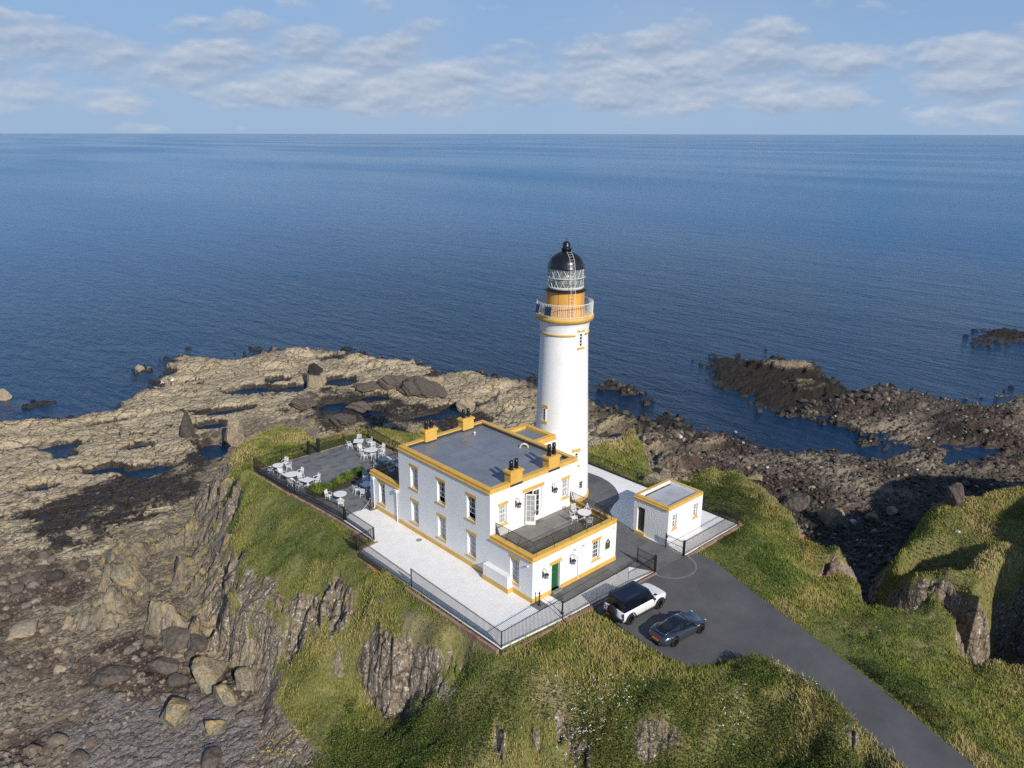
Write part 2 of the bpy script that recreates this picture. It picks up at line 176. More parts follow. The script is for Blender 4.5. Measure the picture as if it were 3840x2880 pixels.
DARK=[[(-21.6,62.1),(-16.0,64.5),(-9.5,66.6),(-2.3,66.7),(2.2,68.3),(3.9,64.5),(-5.0,45.5),(-5.6,51.9),(-10.2,52.7),(-14.3,52.5),(-17.9,47.5),(-20.5,52.4),(-22.2,56.7)],[(21.6,77.9),(27.9,79.8),(32.7,72.8),(34.6,64.8),(37.7,58.9),(41.9,52.4),(36.5,46.2),(27.0,54.1),(23.2,60.7),(17.0,63.5),(18.4,70.3)],[(-21.5,35.6),(-20.1,33.2),(-18.4,28.6),(-16.9,25.3),(-15.6,25.2),(-17.9,29.5),(-19.3,34.2)]]
RED=[[(-27.6,56.1),(-22.1,49.3),(-19.4,44.5),(-20.7,35.3),(-18.3,28.8),(-16.0,25.2),(-16.8,22.5),(-20.1,27.4),(-21.2,33.4),(-24.4,39.6),(-29.8,42.4)],[(-30.9,35.4),(-23.5,28.4),(-19.2,26.6),(-17.2,22.4),(-21.6,19.6),(-27.0,21.7),(-30.4,18.7),(-33.5,19.4)]]
GRAVEL=[[(-27.3,21.4),(-23.1,22.4),(-20.5,20.7),(-15.7,13.7),(-16.9,9.9),(-19.0,6.8),(-28.8,15.7)]]
BLACK=[[(33.4,2.1),(48.5,5.5),(52.6,-3.8),(41.8,-12.1),(47.0,-21.6),(38.3,-24.7),(14.6,-12.2),(29.9,-1.5)],[(-23.1,26.1),(-13.3,18.2),(-14.9,15.3),(-18.2,18.0),(-21.2,20.7)],[(3.2,70.8),(6.7,72.6),(8.0,69.0),(3.7,62.5),(1.3,64.6)]]  # dark rock of gully and clefts, with some of their shade coloured in
LICHEN=[[(-18.2,46.5),(-12.4,50.8),(-5.4,52.5),(-6.1,43.1),(-11.7,30.4),(-14.5,29.3),(-17.9,29.5),(-20.3,34.8)],[(6.2,73.1),(12.5,75.6),(19.0,67.0),(4.1,39.4),(1.5,47.9),(-2.9,46.1),(-5.8,43.8),(-0.0,60.6)]]
DIRT=[[(-7.0,6.8),(-6.6,4.2),(-6.2,1.5),(-5.9,-2.1),(-5.2,-4.5),(-4.3,-7.3),(-3.8,-8.6),(-5.0,-7.3),(-6.1,-4.6),(-6.6,-2.0),(-7.1,1.4),(-7.5,4.7)],[(-3.4,14.3),(-2.3,12.8),(-2.9,11.4),(-4.2,12.4)],[(-8.6,-1.6),(-8.4,-2.4),(-9.0,-3.8),(-9.6,-5.6),(-10.0,-4.9),(-9.3,-3.3)],[(-6.8,-4.4),(-6.2,-6.1),(-6.5,-6.8),(-7.1,-5.3)]]
LUSH=[[(-5.9,24.1),(-4.5,17.6),(-6.1,12.2),(-8.2,16.1),(-8.9,21.2)],[(0.8,43.0),(7.7,37.3),(3.4,34.1),(-1.3,35.5)],[(17.5,-3.0),(22.1,-3.7),(24.1,-7.1),(15.9,-11.5),(14.1,-8.6)],[(14.1,-8.6),(12.8,-13.2),(10.5,-19.3),(9.0,-24.1),(7.3,-28.3),(8.6,-29.3),(13.1,-22.7),(15.4,-15.4)],[(-3.9,30.6),(-1.6,27.3),(-3.3,21.1),(-6.4,24.0)],[(-7.6,4.0),(-6.2,-2.9),(-1.2,-5.8),(-1.4,-3.3),(-5.7,-2.4),(-6.6,2.6)]]
BRAMBLE=[[(-4.8,-8.3),(-0.4,-12.7),(1.0,-15.5),(2.5,-19.0),(4.1,-23.6),(1.4,-24.7),(-7.6,-10.0)],[(-10.9,5.4),(-8.5,-2.3),(-7.8,-6.0),(-10.3,-4.4),(-16.3,2.7),(-13.2,4.3)],[(5.3,-15.9),(7.0,-19.3),(5.5,-21.4),(3.4,-21.7),(3.0,-18.6)],[(11.2,-19.3),(11.3,-22.7),(8.6,-25.3),(8.1,-23.4),(9.7,-20.5)],[(-6.8,-2.7),(-5.4,-6.0),(-6.0,-7.5),(-7.5,-5.3)],[(22.9,6.0),(33.2,4.2),(31.4,-0.1),(20.1,-4.9),(20.8,-1.6)]]
BARE=[[(-12.6,31.7),(-10.7,23.0),(-10.1,16.6),(-12.6,15.3),(-15.9,10.9),(-17.2,17.0),(-15.9,24.8)],[(-0.1,62.7),(4.5,67.4),(-2.9,46.1),(-6.4,39.7),(-11.0,26.1),(-11.9,33.2),(-8.2,44.2)],[(-9.5,7.3),(-7.4,5.4),(-7.6,2.4),(-6.6,0.7),(-8.0,-1.2),(-8.9,-0.3),(-10.4,4.9),(-10.1,6.8)],[(-11.0,18.9),(-9.0,14.8),(-9.6,12.3),(-11.0,12.2),(-12.6,15.3),(-12.7,19.1)],[(-10.7,25.7),(-10.3,21.2),(-10.8,19.3),(-12.1,23.9)],[(-10.8,11.8),(-9.8,10.6),(-10.4,8.5),(-11.6,9.9)],[(2.6,-18.9),(3.1,-20.2),(2.3,-21.0),(2.1,-19.3)],[(3.4,-20.6),(4.9,-21.8),(4.4,-22.3),(2.7,-21.3)],[(-6.3,-8.6),(-4.4,-10.7),(-5.0,-12.1),(-7.2,-9.5)],[(-6.6,-4.7),(-6.2,-5.6),(-6.7,-6.6),(-7.0,-5.6)]]
BASINS=[(18.6,89.7,3.8,2.2,-0.3,2.2),(11.2,81.9,3.8,1.6,-0.3,2.2),(-0.9,88.2,6.2,1.4,-0.3,2.2),(-17.2,86.6,2.5,1.5,-0.3,2.2),(-12.7,83.2,2.5,2.0,-0.3,2.2),(-10.3,70.1,2.4,1.6,-0.3,2.2),(-6.2,66.4,2.8,1.9,-0.3,2.2),(-13.2,79.2,1.8,1.6,-0.3,2.2),(33.3,83.6,2.8,3.0,-0.3,2.2),(25.1,85.7,3.0,2.2,-0.3,2.2),(6.9,77.0,2.0,1.9,-0.3,2.2),(-4.3,75.8,2.2,1.2,-0.3,2.2),(-17.9,69.7,1.8,1.1,-0.3,2.2),(3.3,67.7,1.8,3.2,-0.3,2.2),(25.8,72.5,3.0,2.4,-0.3,2.2),(32.8,71.8,2.5,2.2,-0.3,2.2),(35.1,57.8,5.0,2.0,-0.3,2.2),(41.4,58.7,3.8,1.4,-0.3,2.2),(28.6,65.9,2.2,1.9,-0.3,2.2),(81.9,-4.0,5.0,1.6,-0.3,2.2),(25.3,91.8,2.2,1.6,-0.3,2.2),(2.2,46.4,1.8,2.4,-0.3,2.2),(50.4,33.9,3.0,1.8,-0.3,2.2)]
HUMPS=[(28.8,98.6,5,2.5,-0.3,1.1),(16.7,106.1,5,2.2,-0.3,1.1),(46.9,85.1,8,2,-0.3,1.1),(50.5,62.2,6,3,-0.3,1.1),(54.5,45.2,3,3,-0.3,1.1),(52.6,34.9,5,3.5,-0.3,1.1),(49.6,27.3,4,3,-0.3,1.1),(47.6,20.4,3.5,3,-0.3,1.1),(56.3,21.8,4,2,-0.3,1.1),(72.8,17.3,4,2,-0.3,1.1),(74.2,8.7,5,2,-0.3,1.1),(47.1,53.7,3,4,-0.3,1.1),(34.7,102.5,4,2.5,-0.3,1.1),(14.2,111.4,3,3,-0.3,1.1),(101.5,36,5,9,0.2,1.5),(92,25,4,6,0.5,0.8)]
ROCKS=[(-20.86,16.72,-9.06,1.7,0.75,'lich'),(-19.08,13.82,-9.09,1.11,0.6,'lich'),(-17.05,19.54,-9.06,1.87,0.8,'lich'),(-15.33,16.87,-9.06,1.2,0.9,'lich'),(-17.31,16.34,-9.06,1.23,0.8,'lich'),(-18.11,35.98,-7.63,1.64,0.9,'lich'),(-17.11,26.13,-9.08,1.82,0.5,'dark'),(-22.83,25.05,-9.05,1.86,0.4,'dark'),(-19.51,23.3,-9.08,1.4,0.55,'dark'),(-16.03,24.17,-9.06,1.21,0.7,'dark'),(-19.23,20.79,-9.05,0.94,0.6,'dark'),(-17.14,13.75,-9.07,0.56,0.6,'dark'),(-28.17,19.8,-9.08,0.91,0.6,'brown'),(-26.34,18.1,-9.07,0.69,0.6,'brown'),(-29.71,19.84,-9.06,0.87,0.6,'brown'),(-27.53,17.0,-9.08,0.92,0.6,'dark'),(-20.6,10.75,-9.06,1.25,0.5,'dark'),(-25.35,31.39,-9.07,0.57,0.5,'pale'),(-25.86,28.85,-9.07,0.64,0.5,'pale'),(-20.76,27.49,-9.08,0.68,0.5,'brown'),(-19.17,27.42,-9.07,0.69,0.6,'brown'),(-19.87,32.28,-9.07,0.48,0.3,'pale'),(-26.96,36.62,-9.05,1.59,0.25,'pale'),(-23.9,34.85,-9.07,0.49,0.5,'pale'),(-17.18,23.27,-9.06,0.62,0.7,'dark'),(-18.51,19.2,-9.06,0.63,0.7,'dark'),(2.19,74.22,-9.07,1.97,1.25,'spike'),(5.71,65.85,-9.07,2.07,1.35,'stack'),(28.72,84.01,-9.06,3.01,0.9,'capped'),(21.25,74.13,-9.05,2.0,0.75,'dark'),(37.54,73.69,-9.06,2.76,0.75,'dark'),(38.89,67.4,-9.06,3.63,0.65,'dark'),(21.61,63.36,-9.06,2.44,0.8,'dark'),(27.44,68.09,-9.06,1.51,0.8,'dark'),(43.76,69.93,-9.05,1.96,0.8,'capped'),(8.92,115.73,-9.87,1.06,0.9,'pale'),(-13.65,113.8,-10.02,1.48,0.9,'pale'),(40.52,56.47,-9.06,1.79,0.7,'pale'),(33.79,75.95,-9.05,1.79,0.7,'dark'),(54.13,-4.62,-9.05,0.98,0.6,'pale'),(46.98,3.35,-9.06,2.01,0.8,'dark'),(46.37,-1.35,-9.07,1.85,0.7,'lich'),(42.51,-14.14,-0.65,1.34,1.1,'dark'),(50.63,-3.65,-9.06,0.95,0.6,'lich'),(51.22,-2.31,-9.07,0.6,0.8,'dark'),(26.47,9.53,-1.84,1.29,0.8,'grey'),(47.49,22.54,-9.06,1.42,0.6,'grey'),(50.38,10.98,-9.07,1.13,0.6,'grey'),(54.11,14.59,-9.07,0.92,0.5,'grey'),(69.41,44.18,-10.01,0.65,0.5,'dark'),(37.74,-16.16,-1.18,0.29,0.5,'white')]
FLOWERS=[('white',-5.7,-6.8,-4.1,-8.5,60),('white',-5.2,-8.0,-3.3,-9.7,120),('white',-3.2,-9.6,-2.0,-11.2,110),('white',-5.3,-8.9,-4.1,-10.1,90),('white',-6.4,-9.2,-5.4,-9.4,50),('white',0.5,-15.5,1.8,-16.3,60),('white',5.7,-17.0,4.8,-18.7,30),('white',0.1,-1.8,0.7,-3.1,30),('yellow',-17.9,8.4,-15.4,6.8,80),('yellow',45.4,17.3,31.7,4.3,110),('yellow',24.0,6.3,30.7,7.1,40),('orange',28.5,-5.9,25.9,-8.1,40),('orange',25.9,-8.1,23.3,-10.9,80),('orange',23.5,-10.6,21.8,-12.8,70),('white',-9.9,6.8,-9.9,5.6,6),('yellow',1.3,33.3,2.7,34.9,10),('orange',7.3,39.3,8.4,38.7,40)]
# ---------------------------------------------------------------- terrain maths
def _h(ix, iy, s):
    n = (ix * 374761393 + iy * 668265263 + s * 974634777) & 0xFFFFFFFF
    n = ((n ^ (n >> 13)) * 1274126177) & 0xFFFFFFFF
    n = n ^ (n >> 16)
    return (n & 0xFFFFFF) / float(0xFFFFFF)
def vn(x, y, s=0):
    xf = np.floor(x); yf = np.floor(y); ix = xf.astype(np.int64); iy = yf.astype(np.int64)
    u = x - xf; v = y - yf; u = u*u*u*(u*(u*6-15)+10); v = v*v*v*(v*(v*6-15)+10)
    a = _h(ix, iy, s); b = _h(ix+1, iy, s); c = _h(ix, iy+1, s); d = _h(ix+1, iy+1, s)
    return (a*(1-u)+b*u)*(1-v) + (c*(1-u)+d*u)*v
def fbm(x, y, s=0, o=4, g=.5):
    t = 0; a = 1; n = 0
    for i in range(o):
        t = t + a*(vn(x, y, s+i*17)*2-1); n += a; a *= g
        x, y = 1.6*x+1.2*y+3.1, -1.2*x+1.6*y+7.7
    return t/n
def worley(x, y, s=0, j=.9):
    xf = np.floor(x); yf = np.floor(y); ix = xf.astype(np.int64); iy = yf.astype(np.int64)
    f1 = np.full(x.shape, 9.); f2 = np.full(x.shape, 9.); cid = np.zeros(x.shape)
    for dx in (-1, 0, 1):
        for dy in (-1, 0, 1):
            cx = ix+dx; cy = iy+dy
            px = cx+.5+(_h(cx, cy, s)-.5)*j; py = cy+.5+(_h(cx, cy, s+7)-.5)*j
            d = np.hypot(px-x, py-y); r = _h(cx, cy, s+13)
            m = d < f1
            f2 = np.where(m, f1, np.minimum(f2, d)); cid = np.where(m, r, cid); f1 = np.where(m, d, f1)
    return f1, f2, cid
def sst(a, b, x):
    t = np.clip((x-a)/(b-a), 0, 1); return t*t*(3-2*t)
def sdpoly(x, y, P):
    """signed distance, positive inside"""
    P = np.array(P, float); Q = np.roll(P, -1, 0); d = np.full(x.shape, 1e9); ins = np.zeros(x.shape, bool)
    for (ax, ay), (bx, by) in zip(P, Q):
        ex, ey = bx-ax, by-ay; t = np.clip(((x-ax)*ex+(y-ay)*ey)/(ex*ex+ey*ey+1e-12), 0, 1)
        d = np.minimum(d, np.hypot(x-ax-t*ex, y-ay-t*ey))
        if ay != by:
            c = ((ay > y) != (by > y)) & (x < (bx-ax)*(y-ay)/(by-ay)+ax); ins ^= c
    return np.where(ins, d, -d)
class Field:
    """a regular raster read with bilinear interpolation"""
    def __init__(s, fn, x0, x1, y0, y1, st):
        s.x0, s.y0, s.st = x0, y0, st; s.nx = int((x1-x0)/st)+2; s.ny = int((y1-y0)/st)+2
        X, Y = np.meshgrid(x0+np.arange(s.nx)*st, y0+np.arange(s.ny)*st); s.v = fn(X.ravel(), Y.ravel()).reshape(s.ny, s.nx)
    def __call__(s, x, y):
        u = np.clip((x-s.x0)/s.st, 0, s.nx-1.001); v = np.clip((y-s.y0)/s.st, 0, s.ny-1.001)
        i = u.astype(int); j = v.astype(int); u = u-i; v = v-j; a = s.v
        return (a[j, i]*(1-u)+a[j, i+1]*u)*(1-v)+(a[j+1, i]*(1-u)+a[j+1, i+1]*u)*v
SEA = -10.0
COMPOUND = [(-5.45, 36.35), (-4.9, 21.0), (-5.1, 16.9), (-5.75, 15.9), (-5.6, -2.55), (.25, -2.95), (10.35, -3.45), (14.0, -3.5), (22.3, -3.4), (22.3, 15), (12, 20), (9.7, 29), (9.3, 36.5), (-4.9, 36.5)]
COMPOUND = [(-4.75, 36.3), (-4.3, 21.2), (-3.55, 15.25), (-5.45, 15.25), (-5.3, -2.55), (.25, -2.95), (10.35, -3.45), (14.05, -3.45), (22.3, -3.4), (22.3, 15), (14, 19.5), (9.1, 22), (8.9, 30), (9.25, 36.3)]
ROAD = [(.6, -2.9), (10.3, -3.3), (14.05, -3.3), (15.25, -4.0), (15.25, -5.2), (14.7, -6.95), (13.7, -9.5), (12.95, -11.8), (12.1, -14.4), (11.2, -17.0), (10.6, -18.8), (9.7, -21.2), (8.4, -24.5), (7.1, -27.6), (4.5, -33.5), (1.5, -40), (-2, -38.5), (1.5, -31), (3.6, -27), (4.9, -23.8), (6.0, -20.6), (6.8, -17.5), (7.0, -15.6), (6.5, -14.2), (5.5, -13.3), (4.2, -12.7), (3.0, -12.0), (2.6, -11.4), (2.35, -9.9), (2.45, -8.1), (2.7, -6.1), (2.85, -4.4), (2.85, -3.3)]
SX0, SX1, SY0, SY1 = -60, 190, -60, 150
def _rbf():
    P = CTRL[:, :2]; n = len(P); D = np.hypot(P[:, None, 0]-P[None, :, 0], P[:, None, 1]-P[None, :, 1])
    A = np.zeros((n+1, n+1)); A[:n, :n] = -np.sqrt(D*D+.05) - np.eye(n)*.02; A[:n, n] = 1; A[n, :n] = 1
    w = np.linalg.solve(A, np.append(CTRL[:, 2], 0))
    def f(x, y):
        out = np.empty(x.shape)
        for i in range(0, len(x), 20000):
            d = np.sqrt((x[i:i+20000, None]-P[None, :, 0])**2+(y[i:i+20000, None]-P[None, :, 1])**2+.05); out[i:i+20000] = -d@w[:n]+w[n]
        return out
    return f
HEAD = Field(_rbf(), -45, 85, -60, 75, .6)
def _landsd(x, y):
    wx = x+2.2*fbm(x*.12, y*.12, 3, 3)+.9*fbm(x*.6, y*.6, 5, 2); wy = y+2.2*fbm(x*.12, y*.12, 11, 3)+.9*fbm(x*.6, y*.6, 15, 2)
    d = sdpoly(wx, wy, LAND[0])
    for p in LAND[1:]: d = np.maximum(d, sdpoly(wx, wy, p))
    for (cx, cy, r) in ISLETS: d = np.maximum(d, r-np.hypot(wx-cx, (wy-cy)*1.3))
    return d
ISLETS = [(9.5, 116.5, 1.6), (-10.2, 107, 1.7), (67, 49, 2.2), (69, 46, 2.0), (66, 44.5, 1.3), (149, 16, 2.5), (154, 14, 2.0), (150, 2, 3), (22, 125, 1.2), (31, 117, 1.3), (47, 104, 1.3), (63, 62, 1.4), (66.5, 57, 1.2), (15, 120, 1.3), (-4.5, 99.5, 1.0), (64.5, 40, 1.0), (110, 44, 1.2)]
LSD = Field(_landsd, SX0, SX1, SY0, SY1, .7)
COMPF = Field(lambda x, y: np.maximum(sdpoly(x, y, COMPOUND), sdpoly(x, y, ROAD)), -8, 26, -42, 40, .25)
def beach(x, y, sd):
    z = np.interp(sd, [-40, -12, -4, -1, 0, .8, 3.5, 9], [-17, -14.5, -12, -10.7, -10.15, -9.75, -9.35, -9.05])
    return z
BAREF = (lambda F: (lambda x, y: sst(-2.2, 1.6, F(x, y)+2.2*fbm(x*.35, y*.35, 33, 4))))(Field(lambda x, y: np.max([sdpoly(x, y, p) for p in BARE], 0), -45, 85, -60, 75, .6))
def hgt(x, y, detail=True):
    """height and masks"""
    sd = LSD(x, y); hb = beach(x, y, sd)
    wx = x+.7*fbm(x*.35, y*.35, 21, 2); wy = y+.7*fbm(x*.35, y*.35, 25, 2)
    hh = HEAD(wx, wy)
    cm = COMPF(x, y)
    inside = sst(-1.4, -.1, cm)
    gx = (HEAD(wx+.7, wy)-HEAD(wx-.7, wy))/1.4; gy = (HEAD(wx, wy+.7)-HEAD(wx, wy-.7))/1.4
    slope = np.hypot(gx, gy)
    on = sst(-.5, .3, hh-hb)                 # 1 on the headland, 0 on the beach
    al, ac = x*.67+y*.75, x*.75-y*.67
    hd = sst(27, 31, x)*sst(-5, -9, y); brk = sst(-.12, .28, fbm(al*.30, ac*.85, 35, 4))
    steep = sst(1.5, 2.3, slope*(1-.45*hd)+.5*fbm(al*.35, ac*.8, 31, 3)+1.65*BAREF(x, y)*brk*sst(.25, .55, slope))*on
    h = np.maximum(hh, hb)
    if not detail: return h, on, steep, sd, cm
    rough = fbm(x*.22, y*.22, 41, 4)
    # tan platform: sheets of rock split by joints, lying along the strike of the strata
    ca, sa = math.cos(-.2), math.sin(-.2); a = x*ca+y*sa; b = -x*sa+y*ca
    a2 = a+1.3*fbm(x*.3, y*.3, 51, 2); b2 = b+.9*fbm(x*.3, y*.3, 55, 2)
    f1, f2, c1 = worley(a2/2.6, b2/1.15, 61); g1, g2, c2 = worley(a2/.95, b2/.5, 65); k1, k2, c3 = worley(a2/8, b2/3.4, 69)
    crack = 1-sst(.0, .16, f2-f1); crack2 = 1-sst(0, .2, g2-g1)
    east = sst(46, 60, x+.3*y*0)*(1-sst(62, 75, y))
    left = 1-sst(50, 64, x-.25*(y-60))
    plate = (c1-.5)*.20+(c3-.5)*.42+(c2-.5)*.07-.30*crack-.10*crack2+.22*rough+.30*(.3-np.abs(fbm(a*.10, b*.55, 67, 3)))
    # cobbles and boulders of the pebble beach
    p1, p2, pc = worley(x/1.15, y/1.15, 71); q1, q2, qc = worley(x/.5, y/.5, 75)
    peb = np.where(pc > .62, np.sqrt(np.clip(.2-p1*p1, 0, 1))*1.0*(pc-.45), 0)+np.sqrt(np.clip(.22-q1*q1, 0, 1))*.38*qc+.25*rough
    reefz = 1.1*(.42-np.abs(fbm(a*.13, b*.42, 81, 5)))+.45*(.3-np.abs(fbm(x*.7, y*.9, 85, 4)))-.45+.8*np.clip(fbm(a*.05, b*.12, 87, 2), -.4, 1)
    near = 1-sst(30, 46, y+.25*x)             # the near beach, bottom left
    shore = sst(-1.5, 1.5, sd)
    reefside = sst(66, 76, x)
    det = left*(1-near*.9)*plate + near*left*(peb*.8+.28*plate) + (1-left)*((1-reefside)*(.75*plate+.6*peb)+reefside*(reefz+.25*peb+.35*plate))
    # ridges of the tan outcrops by the sea
    crest = np.exp(-((sd-5)/4.5)**2)*left*sst(60, 76, y+.2*x); det = det+crest*(.35+1.3*np.clip(fbm(a*.12, b*.28, 91, 3), -.3, 1))
    low = 0
    for (cx, cy, ra, rb, an, dp) in BASINS:
        c_, s_ = math.cos(an), math.sin(an); u = ((x-cx)*c_+(y-cy)*s_)/ra; v = (-(x-cx)*s_+(y-cy)*c_)/rb
        low = low+dp*np.exp(-(u*u+v*v)**1.5)
    hump = 0
    for (cx, cy, ra, rb, an, dp) in HUMPS:
        c_, s_ = math.cos(an), math.sin(an); u = ((x-cx)*c_+(y-cy)*s_)/ra; v = (-(x-cx)*s_+(y-cy)*c_)/rb
        r = np.sqrt(u*u+v*v)+.28*fbm(x*.9+cx, y*.9, 95, 3); hump = np.maximum(hump, dp*(1-sst(.45, 1.05, r)))
    h = h + (1-on)*(det*shore*1.0 - low) + hump*(1-on)
    h = h + (1-on)*sst(-6.5, -1.0, sd)*(1-sst(-.2, 1.2, sd))*np.clip(fbm(x*.75, y*.75, 97, 4)*2.6-.35, 0, 1.1)
    # cliffs: vertical ribs and ledges
    gl = slope+1e-3; tx, ty = -gy/gl, gx/gl
    rib = 1-np.abs(fbm(ac*.75, al*.28, 101, 4))*2.4
    f3, f4, c4 = worley(al/2.3+.6*rough, ac/1.15+.5*rough, 105); f5, f6, c5 = worley(x/.55, y/.45, 109)
    cl = (rib-.55)*.55+(c4-.5)*1.5-.55*(1-sst(0, .2, f4-f3))+(c5-.5)*.55+.5*fbm(x*.5, y*.5, 111, 3)
    midr = sst(-6.0, -7.0, h)*on*(1-steep)*(1-sst(-6, -3, x))*sst(14, 20, y)
    h = h + steep*cl*.85*(1-inside) + midr*((c4-.5)*.8+(c5-.5)*.4-.35*(1-sst(0, .18, f4-f3)))
    # grassy slopes: soft hummocks
    h = h + on*(1-steep)*(1-sst(-2.2, -.3, cm))*(.32*fbm(x*.28, y*.28, 121, 4)+.12*fbm(x*1.3, y*1.3, 125, 2))
    h = h*(1-inside)+(-.13)*inside
    h = np.where((cm > -.35), np.minimum(h, -.03-.1*sst(-.35, .4, cm)), h)
    msk = dict(brk=brk, on=on, steep=steep, sd=sd, cm=cm, left=left, near=near, rough=rough, crack=crack, midr=midr, plate=c1, hump=hump, low=low, reef=reefside, c3=c3, c2=c2, qc=qc, pc=np.where(p1 < .4, pc, .3))
    return h, msk


# ------------------------------------------------------------ ground
def grid_mesh():
    O = (-37.5, -38.0); az = np.radians(np.arange(-12, 96, .075)); r = [16.0]
    while r[-1] < 215: r.append(r[-1]+max(.13, (r[-1]**2+42**2)/42*.0013*.85))
    r = np.array(r); A, Rr = np.meshgrid(az, r); x = (O[0]+Rr*np.cos(A)).ravel(); y = (O[1]+Rr*np.sin(A)).ravel()
    return x, y, len(az), len(r)
gx, gy, na, nr = grid_mesh()
gz, MK = hgt(gx, gy)
# pull the top of steep faces outward a little so cliffs are not pure height-field ramps
co = np.stack([gx, gy, gz], 1).astype(np.float32)
def mesh_from_grid(name, co, na, nr):
    me = bpy.data.meshes.new(name); n = len(co)
    i = np.arange(nr-1)[:, None]*na+np.arange(na-1)[None, :]; i = i.ravel()
    q = np.stack([i, i+1, i+na+1, i+na], 1)[:, ::-1]
    zz = co[:, 2]; keep = (zz[q].max(1) > -15.5); q = q[keep].astype(np.int32)
    used = np.zeros(n, bool); used[q.ravel()] = True; idx = np.cumsum(used)-1; q = idx[q]; co = co[used]
    me.vertices.add(len(co)); me.vertices.foreach_set('co', co.ravel()); me.loops.add(q.size); me.loops.foreach_set('vertex_index', q.ravel().astype(np.int32))
    me.polygons.add(len(q)); me.polygons.foreach_set('loop_start', np.arange(0, q.size, 4, dtype=np.int32)); me.polygons.foreach_set('loop_total', np.full(len(q), 4, np.int32))
    me.polygons.foreach_set('use_smooth', np.ones(len(q), bool)); me.update(); return me, used
gme, used = mesh_from_grid('ground', co, na, nr)
def softpoly(P, x, y, w):
    d = np.full(x.shape, -99.)
    for p in P: d = np.maximum(d, sdpoly(x, y, p))
    return d
def classfield(P, w):
    F = Field(lambda x, y: softpoly(P, x, y, w), -60, 130, -60, 110, .8)
    return lambda x, y, nz: sst(-w, w, F(x+1.2*nz, y-1.0*nz)+w*.9*nz)
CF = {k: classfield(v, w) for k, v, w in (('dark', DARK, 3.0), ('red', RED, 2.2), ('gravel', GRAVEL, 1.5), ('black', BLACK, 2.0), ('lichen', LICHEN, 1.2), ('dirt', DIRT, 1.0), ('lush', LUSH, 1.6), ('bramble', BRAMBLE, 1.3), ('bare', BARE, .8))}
def classes(x, y):
    nz = fbm(x*.45, y*.45, 201, 4)*1.6
    return {k: f(x, y, nz) for k, f in CF.items()}
cs = classes(gx, gy)
steep2 = MK['steep']
grass = MK['on']*(1-np.clip(steep2*1.25, 0, 1))*sst(0, 1, gz+.5*MK['rough']+7.6+1.5*sst(-18, -12, gx))*(1-.85*cs['bare']*sst(-.2, .5, fbm(gx*1.1, gy*1.1, 211, 4)+.35))
grass = grass*(1-MK['midr'])
nearsea = 1-sst(.5, 2.6, MK['sd']+1.2*fbm(gx*.5, gy*.5, 221, 3))
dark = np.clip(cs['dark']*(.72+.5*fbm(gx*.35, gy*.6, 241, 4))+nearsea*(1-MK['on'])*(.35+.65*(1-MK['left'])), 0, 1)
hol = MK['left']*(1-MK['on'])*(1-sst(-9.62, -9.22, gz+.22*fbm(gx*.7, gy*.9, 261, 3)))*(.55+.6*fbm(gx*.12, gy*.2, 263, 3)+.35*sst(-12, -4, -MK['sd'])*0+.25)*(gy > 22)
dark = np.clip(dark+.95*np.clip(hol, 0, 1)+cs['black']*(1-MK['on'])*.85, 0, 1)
def attr(me, name, val):
    a = me.attributes.new(name, 'FLOAT', 'POINT'); a.data.foreach_set('value', val[used].astype(np.float32))
for k, v in (('grass', grass), ('dark', dark), ('red', np.clip(cs['red']+MK['near']*np.clip(.72+1.1*fbm(gx*.12, gy*.12, 251, 3), 0, 1)*(1-MK['on']), 0, 1)), ('gravel', cs['gravel']), ('lichen', np.clip(cs['lichen']+MK['midr']*.6, 0, 1)), ('dirt', cs['dirt']), ('lush', cs['lush']), ('steep', np.clip(np.maximum(MK['steep'], MK['on']*np.clip(1-1.6*grass, 0, 1)*(1-MK['midr'])), 0, 1)), ('east', np.clip((1-MK['left'])*(1-MK['on'])*(1-cs['red']*.55), 0, 1)), ('jointed', (1-MK['on']+MK['midr']*.6)*np.where(MK['near'] > .5, .35, 1)*(1-.8*cs['gravel'])*(1-.7*cs['red'])*(1-.5*(1-MK['left']))), ('crack', MK['crack']*MK['left']*(1-MK['on'])), ('stone', MK['pc']*.5+MK['c2']*.5)): attr(gme, k, v)
